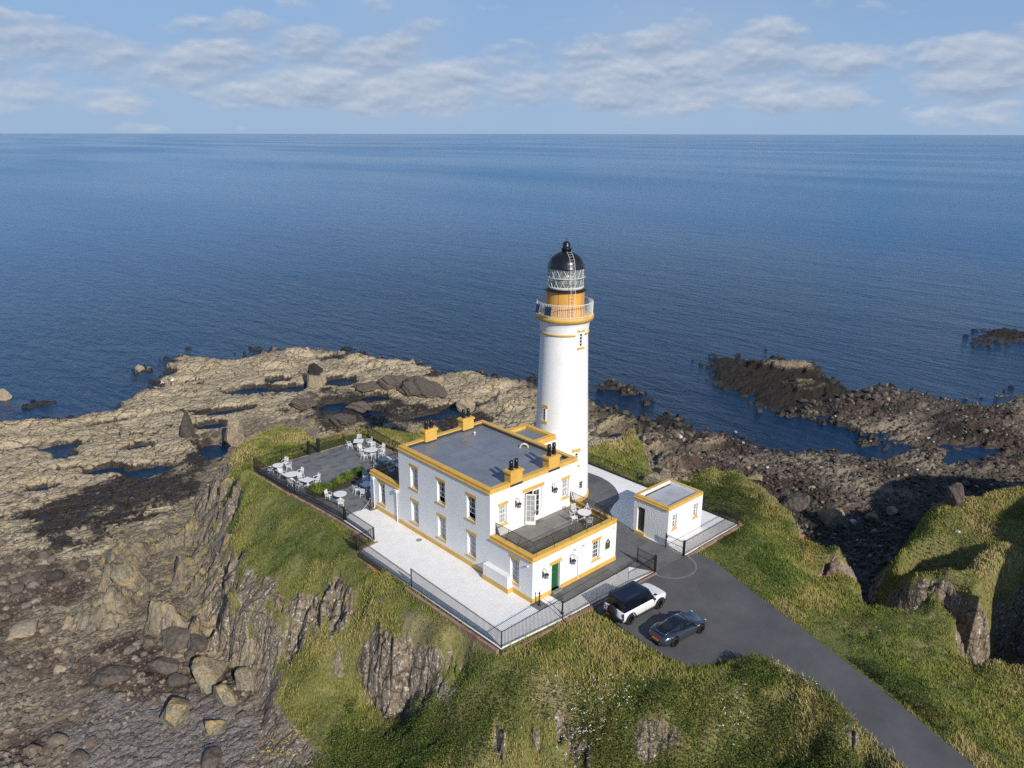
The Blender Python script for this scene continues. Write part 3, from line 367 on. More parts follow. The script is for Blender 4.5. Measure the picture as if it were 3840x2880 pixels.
def ground_mat():
    m = bpy.data.materials.new('shore_rock_and_turf'); m.use_nodes = True; t = m.node_tree; b = t.nodes['Principled BSDF']
    P = N(t, 'ShaderNodeTexCoord').outputs['Object']
    A = lambda k: N(t, 'ShaderNodeAttribute', attribute_name=k).outputs['Fac']
    n1 = noise(t, P, .5, 6, .6); n2 = noise(t, P, 3.5, 6, .65); n3 = noise(t, mapping(t, P, (1, 1, .35)), 9, 5, .65); n4 = noise(t, P, .09, 3)
    st = A('stone')
    dv = N(t, 'ShaderNodeVectorMath', operation='ADD'); ds = N(t, 'ShaderNodeVectorMath', operation='SCALE'); ds.inputs['Scale'].default_value = 1.5; t.links.new(noise(t, P, .45, 4, .6, 1), ds.inputs[0]); t.links.new(P, dv.inputs[0]); t.links.new(ds.outputs[0], dv.inputs[1])
    def joints(sc, w):
        v_ = N(t, 'ShaderNodeTexVoronoi', feature='DISTANCE_TO_EDGE'); v_.inputs['Scale'].default_value = 1; t.links.new(mapping(t, dv.outputs[0], sc, (0, 0, .2)), v_.inputs['Vector'])
        return v_.outputs['Distance'], ramp(t, v_.outputs['Distance'], [(0, (1, 1, 1)), (w, (0, 0, 0))])
    d1, j1 = joints((.26, .78, .5), .045); d2, j2 = joints((.85, 2.1, .8), .07); jn = mth(t, 'MAXIMUM', j1, mth(t, 'MULTIPLY', j2, ramp(t, n1, [(.4, (.15, .15, .15)), (.65, (.8, .8, .8))])))
    tan = mix(t, ramp(t, n2, [(.3, (0, 0, 0)), (.7, (1, 1, 1))]), (.30, .24, .155), (.64, .535, .375))
    tan = mix(t, ramp(t, n1, [(.42, (0, 0, 0)), (.7, (1, 1, 1))]), tan, mix(t, .55, tan, (.36, .29, .14)))
    tan = mix(t, ramp(t, st, [(.1, (.5, .5, .5)), (.45, (1, 1, 1))]), mix(t, .4, tan, (.24, .19, .125)), tan)
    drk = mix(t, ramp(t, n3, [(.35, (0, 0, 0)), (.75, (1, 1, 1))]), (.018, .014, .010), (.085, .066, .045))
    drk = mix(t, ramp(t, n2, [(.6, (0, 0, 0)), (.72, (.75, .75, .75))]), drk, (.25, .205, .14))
    east = A('east'); gp = N(t, 'ShaderNodeSeparateXYZ'); t.links.new(P, gp.inputs[0]); zz = mth(t, 'ADD', gp.outputs[2], mth(t, 'MULTIPLY', n2, 1.6))
    tops = ramp(t, mth(t, 'MULTIPLY_ADD', zz, .5), [(.52, (0, 0, 0)), (.78, (1, 1, 1))]); tops.node.inputs[0].links[0].from_node.inputs[2].default_value = 4.50
    red = mix(t, ramp(t, n3, [(.35, (0, 0, 0)), (.7, (1, 1, 1))]), (.045, .028, .021), (.145, .092, .07))
    red = mix(t, ramp(t, st, [(.55, (0, 0, 0)), (.8, (.85, .85, .85))]), red, (.33, .27, .2))
    red = mix(t, ramp(t, n4, [(.45, (0, 0, 0)), (.6, (.8, .8, .8))]), red, (.30, .25, .18))
    grv = mix(t, ramp(t, n3, [(.3, (0, 0, 0)), (.7, (1, 1, 1))]), (.12, .105, .095), (.29, .26, .24))
    est = mix(t, tops, (.022, .017, .012), mix(t, ramp(t, n4, [(.45, (0, 0, 0)), (.55, (1, 1, 1))]), (.235, .195, .10), (.27, .21, .145))); c = mix(t, east, tan, est)
    c = mix(t, A('red'), c, red)
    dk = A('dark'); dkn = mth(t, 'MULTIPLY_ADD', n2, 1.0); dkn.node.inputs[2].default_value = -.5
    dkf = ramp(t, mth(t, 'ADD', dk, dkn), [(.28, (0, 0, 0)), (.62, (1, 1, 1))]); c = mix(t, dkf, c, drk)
    c = mix(t, A('gravel'), c, grv)
    c = mix(t, mth(t, 'MULTIPLY', jn, A('jointed')), c, (.03, .024, .018))
    # lichened rock
    lr = mix(t, ramp(t, n2, [(.3, (0, 0, 0)), (.7, (1, 1, 1))]), (.10, .085, .065), (.30, .255, .19))
    lc = ramp(t, noise(t, P, 1.1, 6, .7), [(.52, (0, 0, 0)), (.6, (1, 1, 1))]); lr = mix(t, mth(t, 'MULTIPLY', lc, .85), lr, mix(t, n3, (.33, .30, .14), (.42, .26, .06)))
    li = A('lichen'); c = mix(t, li, c, lr)
    # cliff rock: grey purple with pale lichen spots
    cr = mix(t, ramp(t, n3, [(.3, (0, 0, 0)), (.72, (1, 1, 1))]), (.10, .078, .055), (.37, .30, .215))
    sp = ramp(t, noise(t, P, 3.2, 5, .7), [(.56, (0, 0, 0)), (.62, (1, 1, 1))]); cr = mix(t, sp, cr, (.58, .56, .5)); cr = mix(t, mth(t, 'MULTIPLY', jn, .8), cr, (.02, .016, .013))
    so_ = ramp(t, noise(t, P, .8, 6, .7), [(.6, (0, 0, 0)), (.68, (.85, .85, .85))]); cr = mix(t, so_, cr, (.33, .23, .08))
    sf = ramp(t, A('steep'), [(.1, (0, 0, 0)), (.5, (1, 1, 1))]); c = mix(t, mth(t, 'MULTIPLY', sf, mth(t, 'SUBTRACT', 1, mth(t, 'MULTIPLY', li, .5))), c, cr)
    # turf under the grass
    tf = mix(t, ramp(t, n1, [(.35, (0, 0, 0)), (.65, (1, 1, 1))]), (.14, .15, .04), (.27, .235, .09))
    tf = mix(t, ramp(t, n2, [(.45, (0, 0, 0)), (.75, (.8, .8, .8))]), tf, (.085, .07, .03))
    tf = mix(t, mth(t, 'MULTIPLY', A('lush'), .5), tf, (.10, .14, .03))
    tf = mix(t, mth(t, 'MULTIPLY', A('dirt'), .8), tf, (.30, .235, .13))
    gf = ramp(t, mth(t, 'ADD', A('grass'), mth(t, 'MULTIPLY', dkn, .9)), [(.4, (0, 0, 0)), (.55, (1, 1, 1))]); c = mix(t, gf, c, tf)
    t.links.new(c, b.inputs['Base Color'])
    ro = mix(t, dkf, (.85, .85, .85), (.42, .42, .42)); t.links.new(ro, b.inputs['Roughness']); b.inputs['Specular IOR Level'].default_value = .35
    bp = N(t, 'ShaderNodeBump'); bp.inputs['Strength'].default_value = .85; bp.inputs['Distance'].default_value = .16
    nj = mth(t, 'SUBTRACT', 1, gf); hj = mth(t, 'ADD', mth(t, 'MULTIPLY', mth(t, 'MINIMUM', d1, .16), 9.0), mth(t, 'MULTIPLY', mth(t, 'MINIMUM', d2, .14), 5.0)); edg = mth(t, 'MULTIPLY', hj, nj)
    t.links.new(mth(t, 'ADD', mth(t, 'MULTIPLY', edg, .45), mth(t, 'ADD', mth(t, 'MULTIPLY', n3, .8), n2)), bp.inputs['Height']); t.links.new(bp.outputs[0], b.inputs['Normal'])
    return m
gmat = ground_mat(); gme.materials.append(gmat)
go = bpy.data.objects.new('ground', gme); COL.objects.link(go); go['kind'] = 'structure'
# ------------------------------------------------------------ sea
def water_mat():
    m = bpy.data.materials.new('sea_water'); m.use_nodes = True; t = m.node_tree; b = t.nodes['Principled BSDF']
    P = N(t, 'ShaderNodeTexCoord').outputs['Object']; b.inputs['IOR'].default_value = 1.33
    sl_ = noise(t, mapping(t, P, (.0035, .0009, 1), (0, 0, R(38))), 1, 5, .55); s2 = noise(t, mapping(t, P, (.022, .006, 1), (0, 0, R(30))), 1, 4, .55)
    dl = N(t, 'ShaderNodeVectorMath', operation='LENGTH'); t.links.new(mapping(t, P, (.001, .001, 0), loc=(-.04, -.05, 0)), dl.inputs[0]); far_ = ramp(t, mth(t, 'ADD', mth(t, 'POWER', dl.outputs['Value'], .5), mth(t, 'MULTIPLY', sl_, .12)), [(.22, (.002, .016, .042)), (.40, (.003, .040, .105)), (.64, (.009, .112, .27)), (1, (.022, .15, .32))])
    deep = mix(t, ramp(t, sl_, [(.38, (0, 0, 0)), (.65, (.5, .5, .5))]), far_, mix(t, .3, far_, (.02, .09, .22)))
    strk = ramp(t, noise(t, mapping(t, P, (.0022, .00012, 1), (0, 0, R(44))), 1, 3, .5), [(.60, (0, 0, 0)), (.63, (1, 1, 1)), (.66, (0, 0, 0))])
    deep = mix(t, mth(t, 'MULTIPLY', strk, .8), deep, (.20, .33, .50)); t.links.new(deep, b.inputs['Base Color'])
    t.links.new(ramp(t, sl_, [(.38, (.13, .13, .13)), (.62, (.24, .24, .24))]), b.inputs['Roughness'])
    wa = noise(t, mapping(t, P, (1, .36, 1), (0, 0, R(20))), .50, 5, .62, dist=.5)
    wb = noise(t, mapping(t, P, (1, .26, 1), (0, 0, R(50))), .11, 5, .6, dist=.5)
    wc = noise(t, mapping(t, P, (1, .4, 1), (0, 0, R(3))), 1.9, 4, .62)
    h = mth(t, 'ADD', mth(t, 'ADD', mth(t, 'MULTIPLY', wa, mth(t, 'MULTIPLY_ADD', s2, 1.3)), mth(t, 'MULTIPLY', wb, 1.7)), mth(t, 'MULTIPLY', wc, .2))
    bp = N(t, 'ShaderNodeBump'); bp.inputs['Strength'].default_value = 1.0; bp.inputs['Distance'].default_value = .75
    t.links.new(h, bp.inputs['Height']); t.links.new(bp.outputs[0], b.inputs['Normal'])
    return m
wm = water_mat()
def water():
    mb = MB(); Rr = [0, 30, 60, 90, 130, 180, 260, 400, 700, 1500, 4000, 12000, 35000, 60000]; n = 48
    vs = [(Rr_*math.cos(2*math.pi*i/n)+20, Rr_*math.sin(2*math.pi*i/n)+20, SEA) for Rr_ in Rr[1:] for i in range(n)]+[(20, 20, SEA)]
    fs = [(j*n+i, j*n+(i+1) % n, (j+1)*n+(i+1) % n, (j+1)*n+i) for j in range(len(Rr)-2) for i in range(n)]+[(len(vs)-1, i, (i+1) % n) for i in range(n)]
    fs = [f if len(f) == 3 else (f[0], f[3], f[2], f[1]) for f in fs]
    mb.add(vs, fs); return mb.build('sea', wm, kind='structure')
sea = water()
bm = bmesh.new(); bm.from_mesh(sea.data); bmesh.ops.recalc_face_normals(bm, faces=bm.faces)
if sum(f.normal.z for f in bm.faces) < 0: bmesh.ops.reverse_faces(bm, faces=bm.faces)
bm.to_mesh(sea.data); bm.free()
sb = MB(); sb.add([(-60000, -60000, -16.5), (60000, -60000, -16.5), (60000, 60000, -16.5), (-60000, 60000, -16.5)], [(0, 1, 2, 3)]); sb.build('seabed', pm('seabed', (.02, .03, .03)), kind='structure')
# ------------------------------------------------------------ materials of the built things
def harl(name, col, bump=.5, stain=0.06):
    m = bpy.data.materials.new(name); m.use_nodes = True; t = m.node_tree; b = t.nodes['Principled BSDF']
    P = N(t, 'ShaderNodeTexCoord').outputs['Object']; n1 = noise(t, P, .7, 5); n2 = noise(t, P, 7, 5, .6); n3 = noise(t, P, 26, 4, .6)
    st = noise(t, mapping(t, P, (5, 5, .5)), 1, 4)
    c = mix(t, ramp(t, n1, [(.35, (0, 0, 0)), (.7, (1, 1, 1))]), col, tuple(c*(1-stain) for c in col))
    c = mix(t, ramp(t, st, [(.62, (0, 0, 0)), (.8, (.35, .35, .35))]), c, tuple(c*.82 for c in col))
    t.links.new(c, b.inputs['Base Color']); b.inputs['Roughness'].default_value = .75; b.inputs['Specular IOR Level'].default_value = .3
    bp = N(t, 'ShaderNodeBump'); bp.inputs['Strength'].default_value = bump; bp.inputs['Distance'].default_value = .035
    t.links.new(mth(t, 'ADD', mth(t, 'MULTIPLY', n2, 1.3), mth(t, 'MULTIPLY', n3, .5)), bp.inputs['Height']); t.links.new(bp.outputs[0], b.inputs['Normal']); MATS[name] = m; return m
WHITE = harl('white_harling', (.83, .825, .80), .38)
WHITE2 = harl('rough_white_harling', (.81, .805, .79), .8)
SMW = pm('white_gloss_paint', (.80, .80, .79), .35, var=.03)
OCH = pm('ochre_masonry_paint', (.70, .43, .09), .5, var=.09, vs=1.5, bump=.15, bs=25, dist=.01)
ORG = pm('orange_paint', (.68, .36, .08), .4, var=.06, vs=1.2)
BLK = pm('black_gloss_paint', (.012, .012, .014), .3, var=.2, vs=4)
BLKM = pm('black_ironwork', (.016, .016, .018), .45, var=.2)
MEMB = pm('grey_roof_membrane', (.20, .225, .26), .42, var=.13, vs=.6, bump=.2, bs=4, dist=.01, col2=(.155, .175, .205))
MEMD = pm('dark_roof_flashing', (.05, .055, .06), .6, var=.2, vs=3)
LROOF = pm('pale_roof_membrane', (.44, .46, .50), .5, var=.1, vs=.9, col2=(.33, .34, .36))
GRN = pm('green_door_paint', (.012, .10, .03), .35, var=.06)
DGRN = pm('dark_green_door_paint', (.008, .022, .014), .4, var=.1)
GLS = pm('window_glass', (.035, .045, .05), .06, var=.3, vs=.5, spec=.6)
CURT = pm('curtained_glass', (.36, .38, .37), .15, var=.12, vs=2.5, spec=.5)
STEEL = pm('galvanised_steel', (.45, .46, .47), .35, metal=.7, var=.1)
PLAQ = pm('bronze_plaque', (.16, .15, .11), .4, metal=.5, var=.2)
PEACH = pm('cream_vent_plastic', (.72, .58, .42), .5)
def slate_mat(name, c1, c2, s=(1, 1), rot=0):
    m = bpy.data.materials.new(name); m.use_nodes = True; t = m.node_tree; b = t.nodes['Principled BSDF']
    P = N(t, 'ShaderNodeTexCoord').outputs['Object']; V_ = mapping(t, P, (1, 1, 1), (0, 0, rot))
    br = N(t, 'ShaderNodeTexBrick'); br.offset = .43; br.squash = 1.0; br.inputs['Scale'].default_value = 1; br.inputs['Mortar Size'].default_value = .009; br.inputs['Bias'].default_value = 0
    br.inputs['Brick Width'].default_value = s[0]; br.inputs['Row Height'].default_value = s[1]; br.inputs['Color1'].default_value = (0, 0, 0, 1); br.inputs['Color2'].default_value = (1, 1, 1, 1); br.inputs['Mortar'].default_value = (.5, .5, .5, 1)
    t.links.new(V_, br.inputs['Vector'])
    f = ramp(t, br.outputs['Color'], [(0, c1), (.35, tuple(a*.55+b_*.45 for a, b_ in zip(c1, c2))), (.75, tuple(a*.3+b_*.7 for a, b_ in zip(c1, c2))), (1, c2)])
    n = noise(t, P, 1.6, 5, .6); c = mix(t, ramp(t, n, [(.3, (0, 0, 0)), (.75, (.5, .5, .5))]), f, tuple(c_*1.35 for c_ in c2))
    c = mix(t, mth(t, 'MULTIPLY', br.outputs['Fac'], .6), c, (.17, .165, .15)); t.links.new(c, b.inputs['Base Color']); b.inputs['Roughness'].default_value = .6
    bp = N(t, 'ShaderNodeBump'); bp.inputs['Strength'].default_value = .3; bp.inputs['Distance'].default_value = .01; t.links.new(noise(t, P, 12, 4), bp.inputs['Height']); t.links.new(bp.outputs[0], b.inputs['Normal'])
    MATS[name] = m; return m
SLATE = slate_mat('slate_flags', (.07, .074, .078), (.185, .185, .18), (.95, .6))
SLATE2 = slate_mat('terrace_slate_flags', (.10, .096, .082), (.22, .21, .185), (.9, .6))
YARD = slate_mat('courtyard_slate', (.075, .075, .076), (.135, .133, .13), (1.3, .9))
def gravel_white():
    m = bpy.data.materials.new('white_stone_paving'); m.use_nodes = True; t = m.node_tree; b = t.nodes['Principled BSDF']
    P = N(t, 'ShaderNodeTexCoord').outputs['Object']; n = noise(t, P, 5.5, 6, .8); n2 = noise(t, P, 1.1, 4)
    c = mix(t, ramp(t, n, [(.56, (0, 0, 0)), (.70, (.6, .6, .6))]), (.84, .835, .81), (.48, .46, .43)); c = mix(t, ramp(t, n2, [(.4, (0, 0, 0)), (.75, (.3, .3, .3))]), c, (.6, .58, .54))
    t.links.new(c, b.inputs['Base Color']); b.inputs['Roughness'].default_value = .8
    bp = N(t, 'ShaderNodeBump'); bp.inputs['Strength'].default_value = .7; bp.inputs['Distance'].default_value = .05; t.links.new(noise(t, P, 6, 6, .75), bp.inputs['Height']); t.links.new(bp.outputs[0], b.inputs['Normal']); return m
WPAV = gravel_white()
def asphalt():
    m = bpy.data.materials.new('asphalt'); m.use_nodes = True; t = m.node_tree; b = t.nodes['Principled BSDF']
    P = N(t, 'ShaderNodeTexCoord').outputs['Object']; n = noise(t, P, 40, 3, .8); n2 = noise(t, P, .35, 5, .6)
    c = mix(t, ramp(t, n2, [(.35, (0, 0, 0)), (.7, (1, 1, 1))]), (.078, .077, .08), (.11, .108, .11)); c = mix(t, ramp(t, n, [(.58, (0, 0, 0)), (.72, (.7, .7, .7))]), c, (.2, .195, .19))
    t.links.new(c, b.inputs['Base Color']); b.inputs['Roughness'].default_value = .8
    bp = N(t, 'ShaderNodeBump'); bp.inputs['Strength'].default_value = .5; bp.inputs['Distance'].default_value = .01; t.links.new(noise(t, P, 60, 2), bp.inputs['Height']); t.links.new(bp.outputs[0], b.inputs['Normal']); return m
ASPH = asphalt()
def sandstone():
    m = bpy.data.materials.new('red_sandstone_kerb'); m.use_nodes = True; t = m.node_tree; b = t.nodes['Principled BSDF']
    P = N(t, 'ShaderNodeTexCoord').outputs['Object']; n = noise(t, P, 1.4, 4, .6); n2 = noise(t, P, 9, 5, .7)
    c = ramp(t, n, [(.3, (.20, .105, .075)), (.5, (.34, .20, .135)), (.7, (.40, .30, .21))]); c = mix(t, ramp(t, n2, [(.4, (0, 0, 0)), (.75, (.6, .6, .6))]), c, (.14, .11, .085))
    t.links.new(c, b.inputs['Base Color']); b.inputs['Roughness'].default_value = .85
    bp = N(t, 'ShaderNodeBump'); bp.inputs['Strength'].default_value = .8; bp.inputs['Distance'].default_value = .04; t.links.new(n2, bp.inputs['Height']); t.links.new(bp.outputs[0], b.inputs['Normal']); return m
SAND = sandstone()
# ------------------------------------------------------------ paving sheets and road
def sheet(name, P, z, m, z0=-.3):
    mb = MB(); mb.prism(P, z0, z); o = mb.build(name, m, kind='structure')
    bm = bmesh.new(); bm.from_mesh(o.data); bmesh.ops.recalc_face_normals(bm, faces=bm.faces); bm.to_mesh(o.data); bm.free(); return o
def smoothc(P, n=6):
    out = []
    for i in range(len(P)-1):
        p0 = P[max(0, i-1)]; p1 = P[i]; p2 = P[i+1]; p3 = P[min(len(P)-1, i+2)]
        for k in range(n):
            u = k/n; out.append(tuple(.5*((2*p1[j])+(-p0[j]+p2[j])*u+(2*p0[j]-5*p1[j]+4*p2[j]-p3[j])*u*u+(-p0[j]+3*p1[j]-3*p2[j]+p3[j])*u**3) for j in (0, 1)))
    out.append(P[-1]); return out
rr_ = smoothc([(14.1, -3.35), (15.1, -3.75), (15.25, -5.1), (14.7, -6.95), (13.7, -9.5), (12.95, -11.8), (12.1, -14.4), (11.2, -17.0), (10.6, -18.8), (9.7, -21.2), (8.4, -24.5), (7.1, -27.6), (4.5, -33.5), (1.5, -40)])
rl_ = smoothc([(-2, -38.5), (1.5, -31), (3.4, -27), (4.6, -23.8), (5.7, -20.6), (6.4, -17.5), (6.4, -15.6), (5.7, -14.2), (4.8, -13.2), (3.8, -12.6), (2.9, -12.0), (2.5, -11.3), (2.35, -9.9), (2.45, -8.1), (2.7, -6.1), (2.85, -4.4), (2.85, -3.05)])
sheet('road', rr_+rl_, 0.0, ASPH, -.12)
# white paving: left yard, the apron before the annexe, the ground round the lighthouse and store
sheet('pavement', [(-5.3, -2.35), (.3, -2.78), (3.8, -2.93), (10.3, -3.25), (9.35, -1.42), (1.75, -1.55), (1.7, .3), (.3, .3), (.3, 20.4), (-.45, 20.45), (-.75, 20.55), (-.75, 21.2), (-2.35, 21.3), (-3.5, 20.6), (-3.55, 15.5), (-3.45, 15.15), (-5.4, 15.0)], .006, WPAV, -.3)
sheet('courtyard_paving', [(1.72, -1.53), (9.33, -1.40), (10.3, -3.26), (14.04, -3.34), (14.14, -1.43), (14.2, .5), (14.42, 2.2), (14.8, 4.3), (15.2, 5.3), (15.6, 5.9), (16.12, 6.15), (17, 6.58), (17.8, 6.82), (18.41, 7.11), (19.26, 7.96), (19.96, 8.98), (20.46, 10.1), (20.72, 11.5), (20.6, 13.03), (20.1, 15), (18.5, 17), (12, 18), (11.9, 8.7), (9.2, 8.6), (9.2, .3), (1.72, .3)], .010, YARD, -.3)
S_ = [(14.04, -3.3), (22.2, -3.25), (22.25, 15), (18, 19.5), (12, 19.5), (12, 18.02), (18.5, 17.02), (20.12, 15.02), (20.62, 13.03), (20.74, 11.5), (20.48, 10.1), (19.98, 8.98), (19.28, 7.96), (18.43, 7.09), (17.82, 6.80), (17.02, 6.56), (16.14, 6.13), (15.62, 5.88), (15.22, 5.28), (14.82, 4.28), (14.44, 2.2), (14.22, .5), (14.16, -1.43)]
sheet('lighthouse_apron', S_, .006, WPAV, -.3)
sheet('terrace_paving', [(-4.4, 36.0), (-4.0, 27.5), (-3.6, 22), (-3.45, 20.75), (-2.35, 21.32), (-.73, 21.22), (-.73, 20.57), (.3, 20.5), (.3, 21.2), (8.6, 21.2), (8.6, 30), (9.05, 36.05)], .012, SLATE, -.3)
tz = MB()
for i in range(28):
    a0 = R(178+i*6.6); a1 = R(178+(i+1)*6.6)
    if a1 > R(362): break
    tz.add([(12.1+1.97*math.cos(a)*1.02, -3.5+1.86*math.sin(a), .004) for a in (a0, a1)]+[(12.1+2.12*math.cos(a)*1.02, -3.5+2.0*math.sin(a), .004) for a in (a1, a0)], [(0, 3, 2, 1)])
tz.build('drain_channel_ring', pm('worn_channel', (.20, .2, .19), .8), kind='structure')
ap = MB(); ap.add([(10.5, -4.7, .0025), (10.05, -4.2, .0025), (10.15, -3.5, .0025), (10.9, -3.9, .0025), (11.1, -4.4, .0025)], [(0, 4, 3, 2, 1)]); ap.build('patched_tarmac', pm('grey_patch', (.12, .12, .118), .85), kind='structure')

# ------------------------------------------------------------ walls with openings
def wall(mb, ax, c, u0, u1, z0, z1, holes, out, depth=.3):
    """a wall plane at axis value c; out = -1/+1 the side it faces; holes (u0,u1,z0,z1) get reveals"""
    us = sorted({u0, u1, *[h[0] for h in holes], *[h[1] for h in holes]}); zs = sorted({z0, z1, *[h[2] for h in holes], *[h[3] for h in holes]})
    def P(u, z, d=0): return (c-out*d, u, z) if ax == 0 else (u, c-out*d, z)
    def q(a, b, c_, d): 
        f = [a, b, c_, d]
        n = (Vector(f[1])-Vector(f[0])).cross(Vector(f[2])-Vector(f[0]))
        return f, n
    for i in range(len(us)-1):
        for j in range(len(zs)-1):
            um, zm = (us[i]+us[i+1])/2, (zs[j]+zs[j+1])/2
            if any(h[0] < um < h[1] and h[2] < zm < h[3] for h in holes): continue
            f, n = q(P(us[i], zs[j]), P(us[i+1], zs[j]), P(us[i+1], zs[j+1]), P(us[i], zs[j+1]))
            if n[ax]*out < 0: f = f[::-1]
            mb.quad(*f)
    for h in holes:
        a, b, lo, hi = h
        for (p, q_, r, s) in ((P(a, lo), P(a, hi), P(a, hi, depth), P(a, lo, depth)), (P(b, lo), P(b, lo, depth), P(b, hi, depth), P(b, hi)), (P(a, lo), P(a, lo, depth), P(b, lo, depth), P(b, lo)), (P(a, hi), P(b, hi), P(b, hi, depth), P(a, hi, depth))): mb.quad(p, q_, r, s)
def fx(ax, c, out):
    """maps (u along the wall, d outwards, z) to the world"""
    return (lambda u, d, z: (c+out*d, u, z)) if ax == 0 else (lambda u, d, z: (u, c+out*d, z))
def fbox(mb, F, u0, u1, d0, d1, z0, z1):
    a = F(u0, d0, z0); b = F(u1, d1, z1); mb.box(min(a[0], b[0]), max(a[0], b[0]), min(a[1], b[1]), max(a[1], b[1]), z0, z1)
def window(par, ax, c, out, h, glass, cols=3, rows=4, lint=.14, lh=.25, openlow=0, sillw=.14, deep=.2, lintel=True, bayw=None):
    F = fx(ax, c, out); u0, u1, z0, z1 = h; fr = MB(); w = .07; d0, d1 = -deep-.03, -deep+.03
    for a in ((u0, u0+w, z0, z1), (u1-w, u1, z0, z1), (u0, u1, z0, z0+w*1.3), (u0, u1, z1-w, z1), (u0, u1, (z0+z1)/2-.03, (z0+z1)/2+.03)): fbox(fr, F, a[0], a[1], d0, d1+(.0 if a[2] < (z0+z1)/2-.1 else .012), a[2], a[3])
    for i in range(1, cols):
        u = u0+w+(u1-u0-2*w)*i/cols; fbox(fr, F, u-.014, u+.014, d0+.01, d1-.01, z0+w+(0 if not openlow else openlow), z1-w)
    for j in range(1, rows):
        if j*2 == rows: continue
        z = z0+w+(z1-z0-2*w)*j/rows
        if openlow and z < z0+openlow: continue
        fbox(fr, F, u0+w, u1-w, d0+.012, d1-.012, z-.014, z+.014)
    if openlow: fbox(fr, F, u0+w, u1-w, d0+.012, d1, z0+openlow-.03, z0+openlow+.03)
    wn = fr.build('window', SMW, par)
    p = MB(); fbox(p, F, u0+.01, u1-.01, d0-.02, d0+.025, z0+.01+(openlow or 0), z1-.01); p.build('pane', glass, wn)
    if openlow: p = MB(); fbox(p, F, u0+.01, u1-.01, d0-.25, d0-.2, z0+.01, z0+openlow); p.build('dark_room', pm('dark_interior', (.01, .01, .012), .8), wn)
    if lintel:
        l = MB(); fbox(l, F, u0-lint, u1+lint, -.02, .012, z1+.002, z1+lh); l.build('lintel', OCH, wn)
        s = MB(); fbox(s, F, u0-sillw, u1+sillw, -.05, .07, z0-.11, z0-.002); fbox(s, F, u0+.004, u1-.004, -deep, -.05, z0-.02, z0+.02); s.build('sill', OCH, wn)
    return wn
house = empty('keepers_house', (0, 0, 0), 0, 'white two storey house with ochre parapets, grey flat roof and four chimneys beside the lighthouse', 'house')
W_, D0, D1, HM, HA, LA, HW = 9.64, 4.69, 16.74, 7.42, 3.69, 9.36, 3.60
wm_ = MB()
UP = [(13.95, 15.0, 4.12, 6.06), (10.25, 11.28, 4.12, 6.07), (6.42, 7.46, 4.12, 6.09)]
LO = [(13.98, 15.0, .92, 2.86), (10.23, 11.27, .92, 2.86), (6.4, 7.42, .92, 2.86), (1.45, 2.42, .90, 2.82)]
WG = [(19.07, 20.02, .82, 2.84)]
wall(wm_, 0, 0, D0, D1, -.3, HM-.36, UP+LO[:3], -1)
wall(wm_, 0, 0, 0, D0, -.3, HA-.36, LO[3:], -1)
wall(wm_, 0, 0, D1, 21.44, -.3, HW-.36, WG, -1)
FU = [(.94, 1.72, 4.16, 5.79), (3.62, 5.52, 3.2, 6.10), (7.9, 8.68, 4.2, 5.84)]
wall(wm_, 1, D0, 0, W_, 3.0, HM-.36, FU, -1)
AN = [(1.99, 2.9, .17, 2.36), (6.55, 7.4, .98, 2.56)]
wall(wm_, 1, 0, 0, LA, -.3, HA-.36, AN, -1)
wm_.quad((LA, 0, -.3), (LA, D0, -.3), (LA, D0, HA-.36), (LA, 0, HA-.36)); wm_.quad((W_, D0, -.3), (W_, D1, -.3), (W_, D1, HM-.36), (W_, D0, HM-.36))
wm_.quad((W_, D1, -.3), (0, D1, -.3), (0, D1, HM-.36), (W_, D1, HM-.36)); wm_.quad((8.6, 21.44, -.3), (0, 21.44, -.3), (0, 21.44, HW-.36), (8.6, 21.44, HW-.36)); wm_.quad((8.6, D1, -.3), (8.6, 21.44, -.3), (8.6, 21.44, HW-.36), (8.6, D1, HW-.36))
wm_.quad((W_, 9.46, -.3), (12.0, 9.46, -.3), (12.0, 9.46, HM-.36), (W_, 9.46, HM-.36)); wm_.quad((12.0, 9.46, -.3), (12.0, 13.35, -.3), (12.0, 13.35, HM-.36), (12.0, 9.46, HM-.36)); wm_.quad((12, 13.35, -.3), (W_, 13.35, -.3), (W_, 13.35, HM-.36), (12, 13.35, HM-.36))
wm_.box(12.0, 13.2, 10.4, 13.0, -.3, 6.6)
wm_.build('wall', WHITE, house)
bk = MB(); bk.box(.45, W_-.4, D0+.45, D1-.4, 0, 6.6); bk.box(.35, LA-.4, .4, D0, 0, 2.9); bk.build('interior_core', pm('dark_interior', (.01, .01, .012), .8), house)
# parapets: flat coping, plain fascia in front and a moulding under the fascia on the side faces
def coping(name, x0, x1, y0, y1, top, w=.46, h=.36, sides='xXyY', mould=True, open_=()):
    mb = MB(); e = 0
    if 'x' in sides: mb.box(x0, x0+w, y0, y1, top-h, top)
    if 'X' in sides: mb.box(x1-w, x1, y0, y1, top-h, top)
    if 'y' in sides: mb.box(x0+(w if 'x' in sides else 0), x1-(w if 'X' in sides else 0), y0, y0+w, top-h, top)
    if 'Y' in sides: mb.box(x0+(w if 'x' in sides else 0), x1-(w if 'X' in sides else 0), y1-w, y1, top-h, top)
    if mould:
        for (p, q, z0, z1) in ((.0, .06, top-h-.03, top-h+.05), (0, .12, top-h+.05, top-h+.12)):
            mb.box(x0-q, x0, y0, y1, z0, z1)
    return mb.build(name, OCH, house, bevel=.012)
coping('main_parapet', -.004, W_, D0, D1, HM)
coping('annexe_parapet', -.004, LA, 0, D0, HA, sides='xXy')
coping('wing_parapet', -.004, 8.6, D1, 21.44, HW, sides='x')
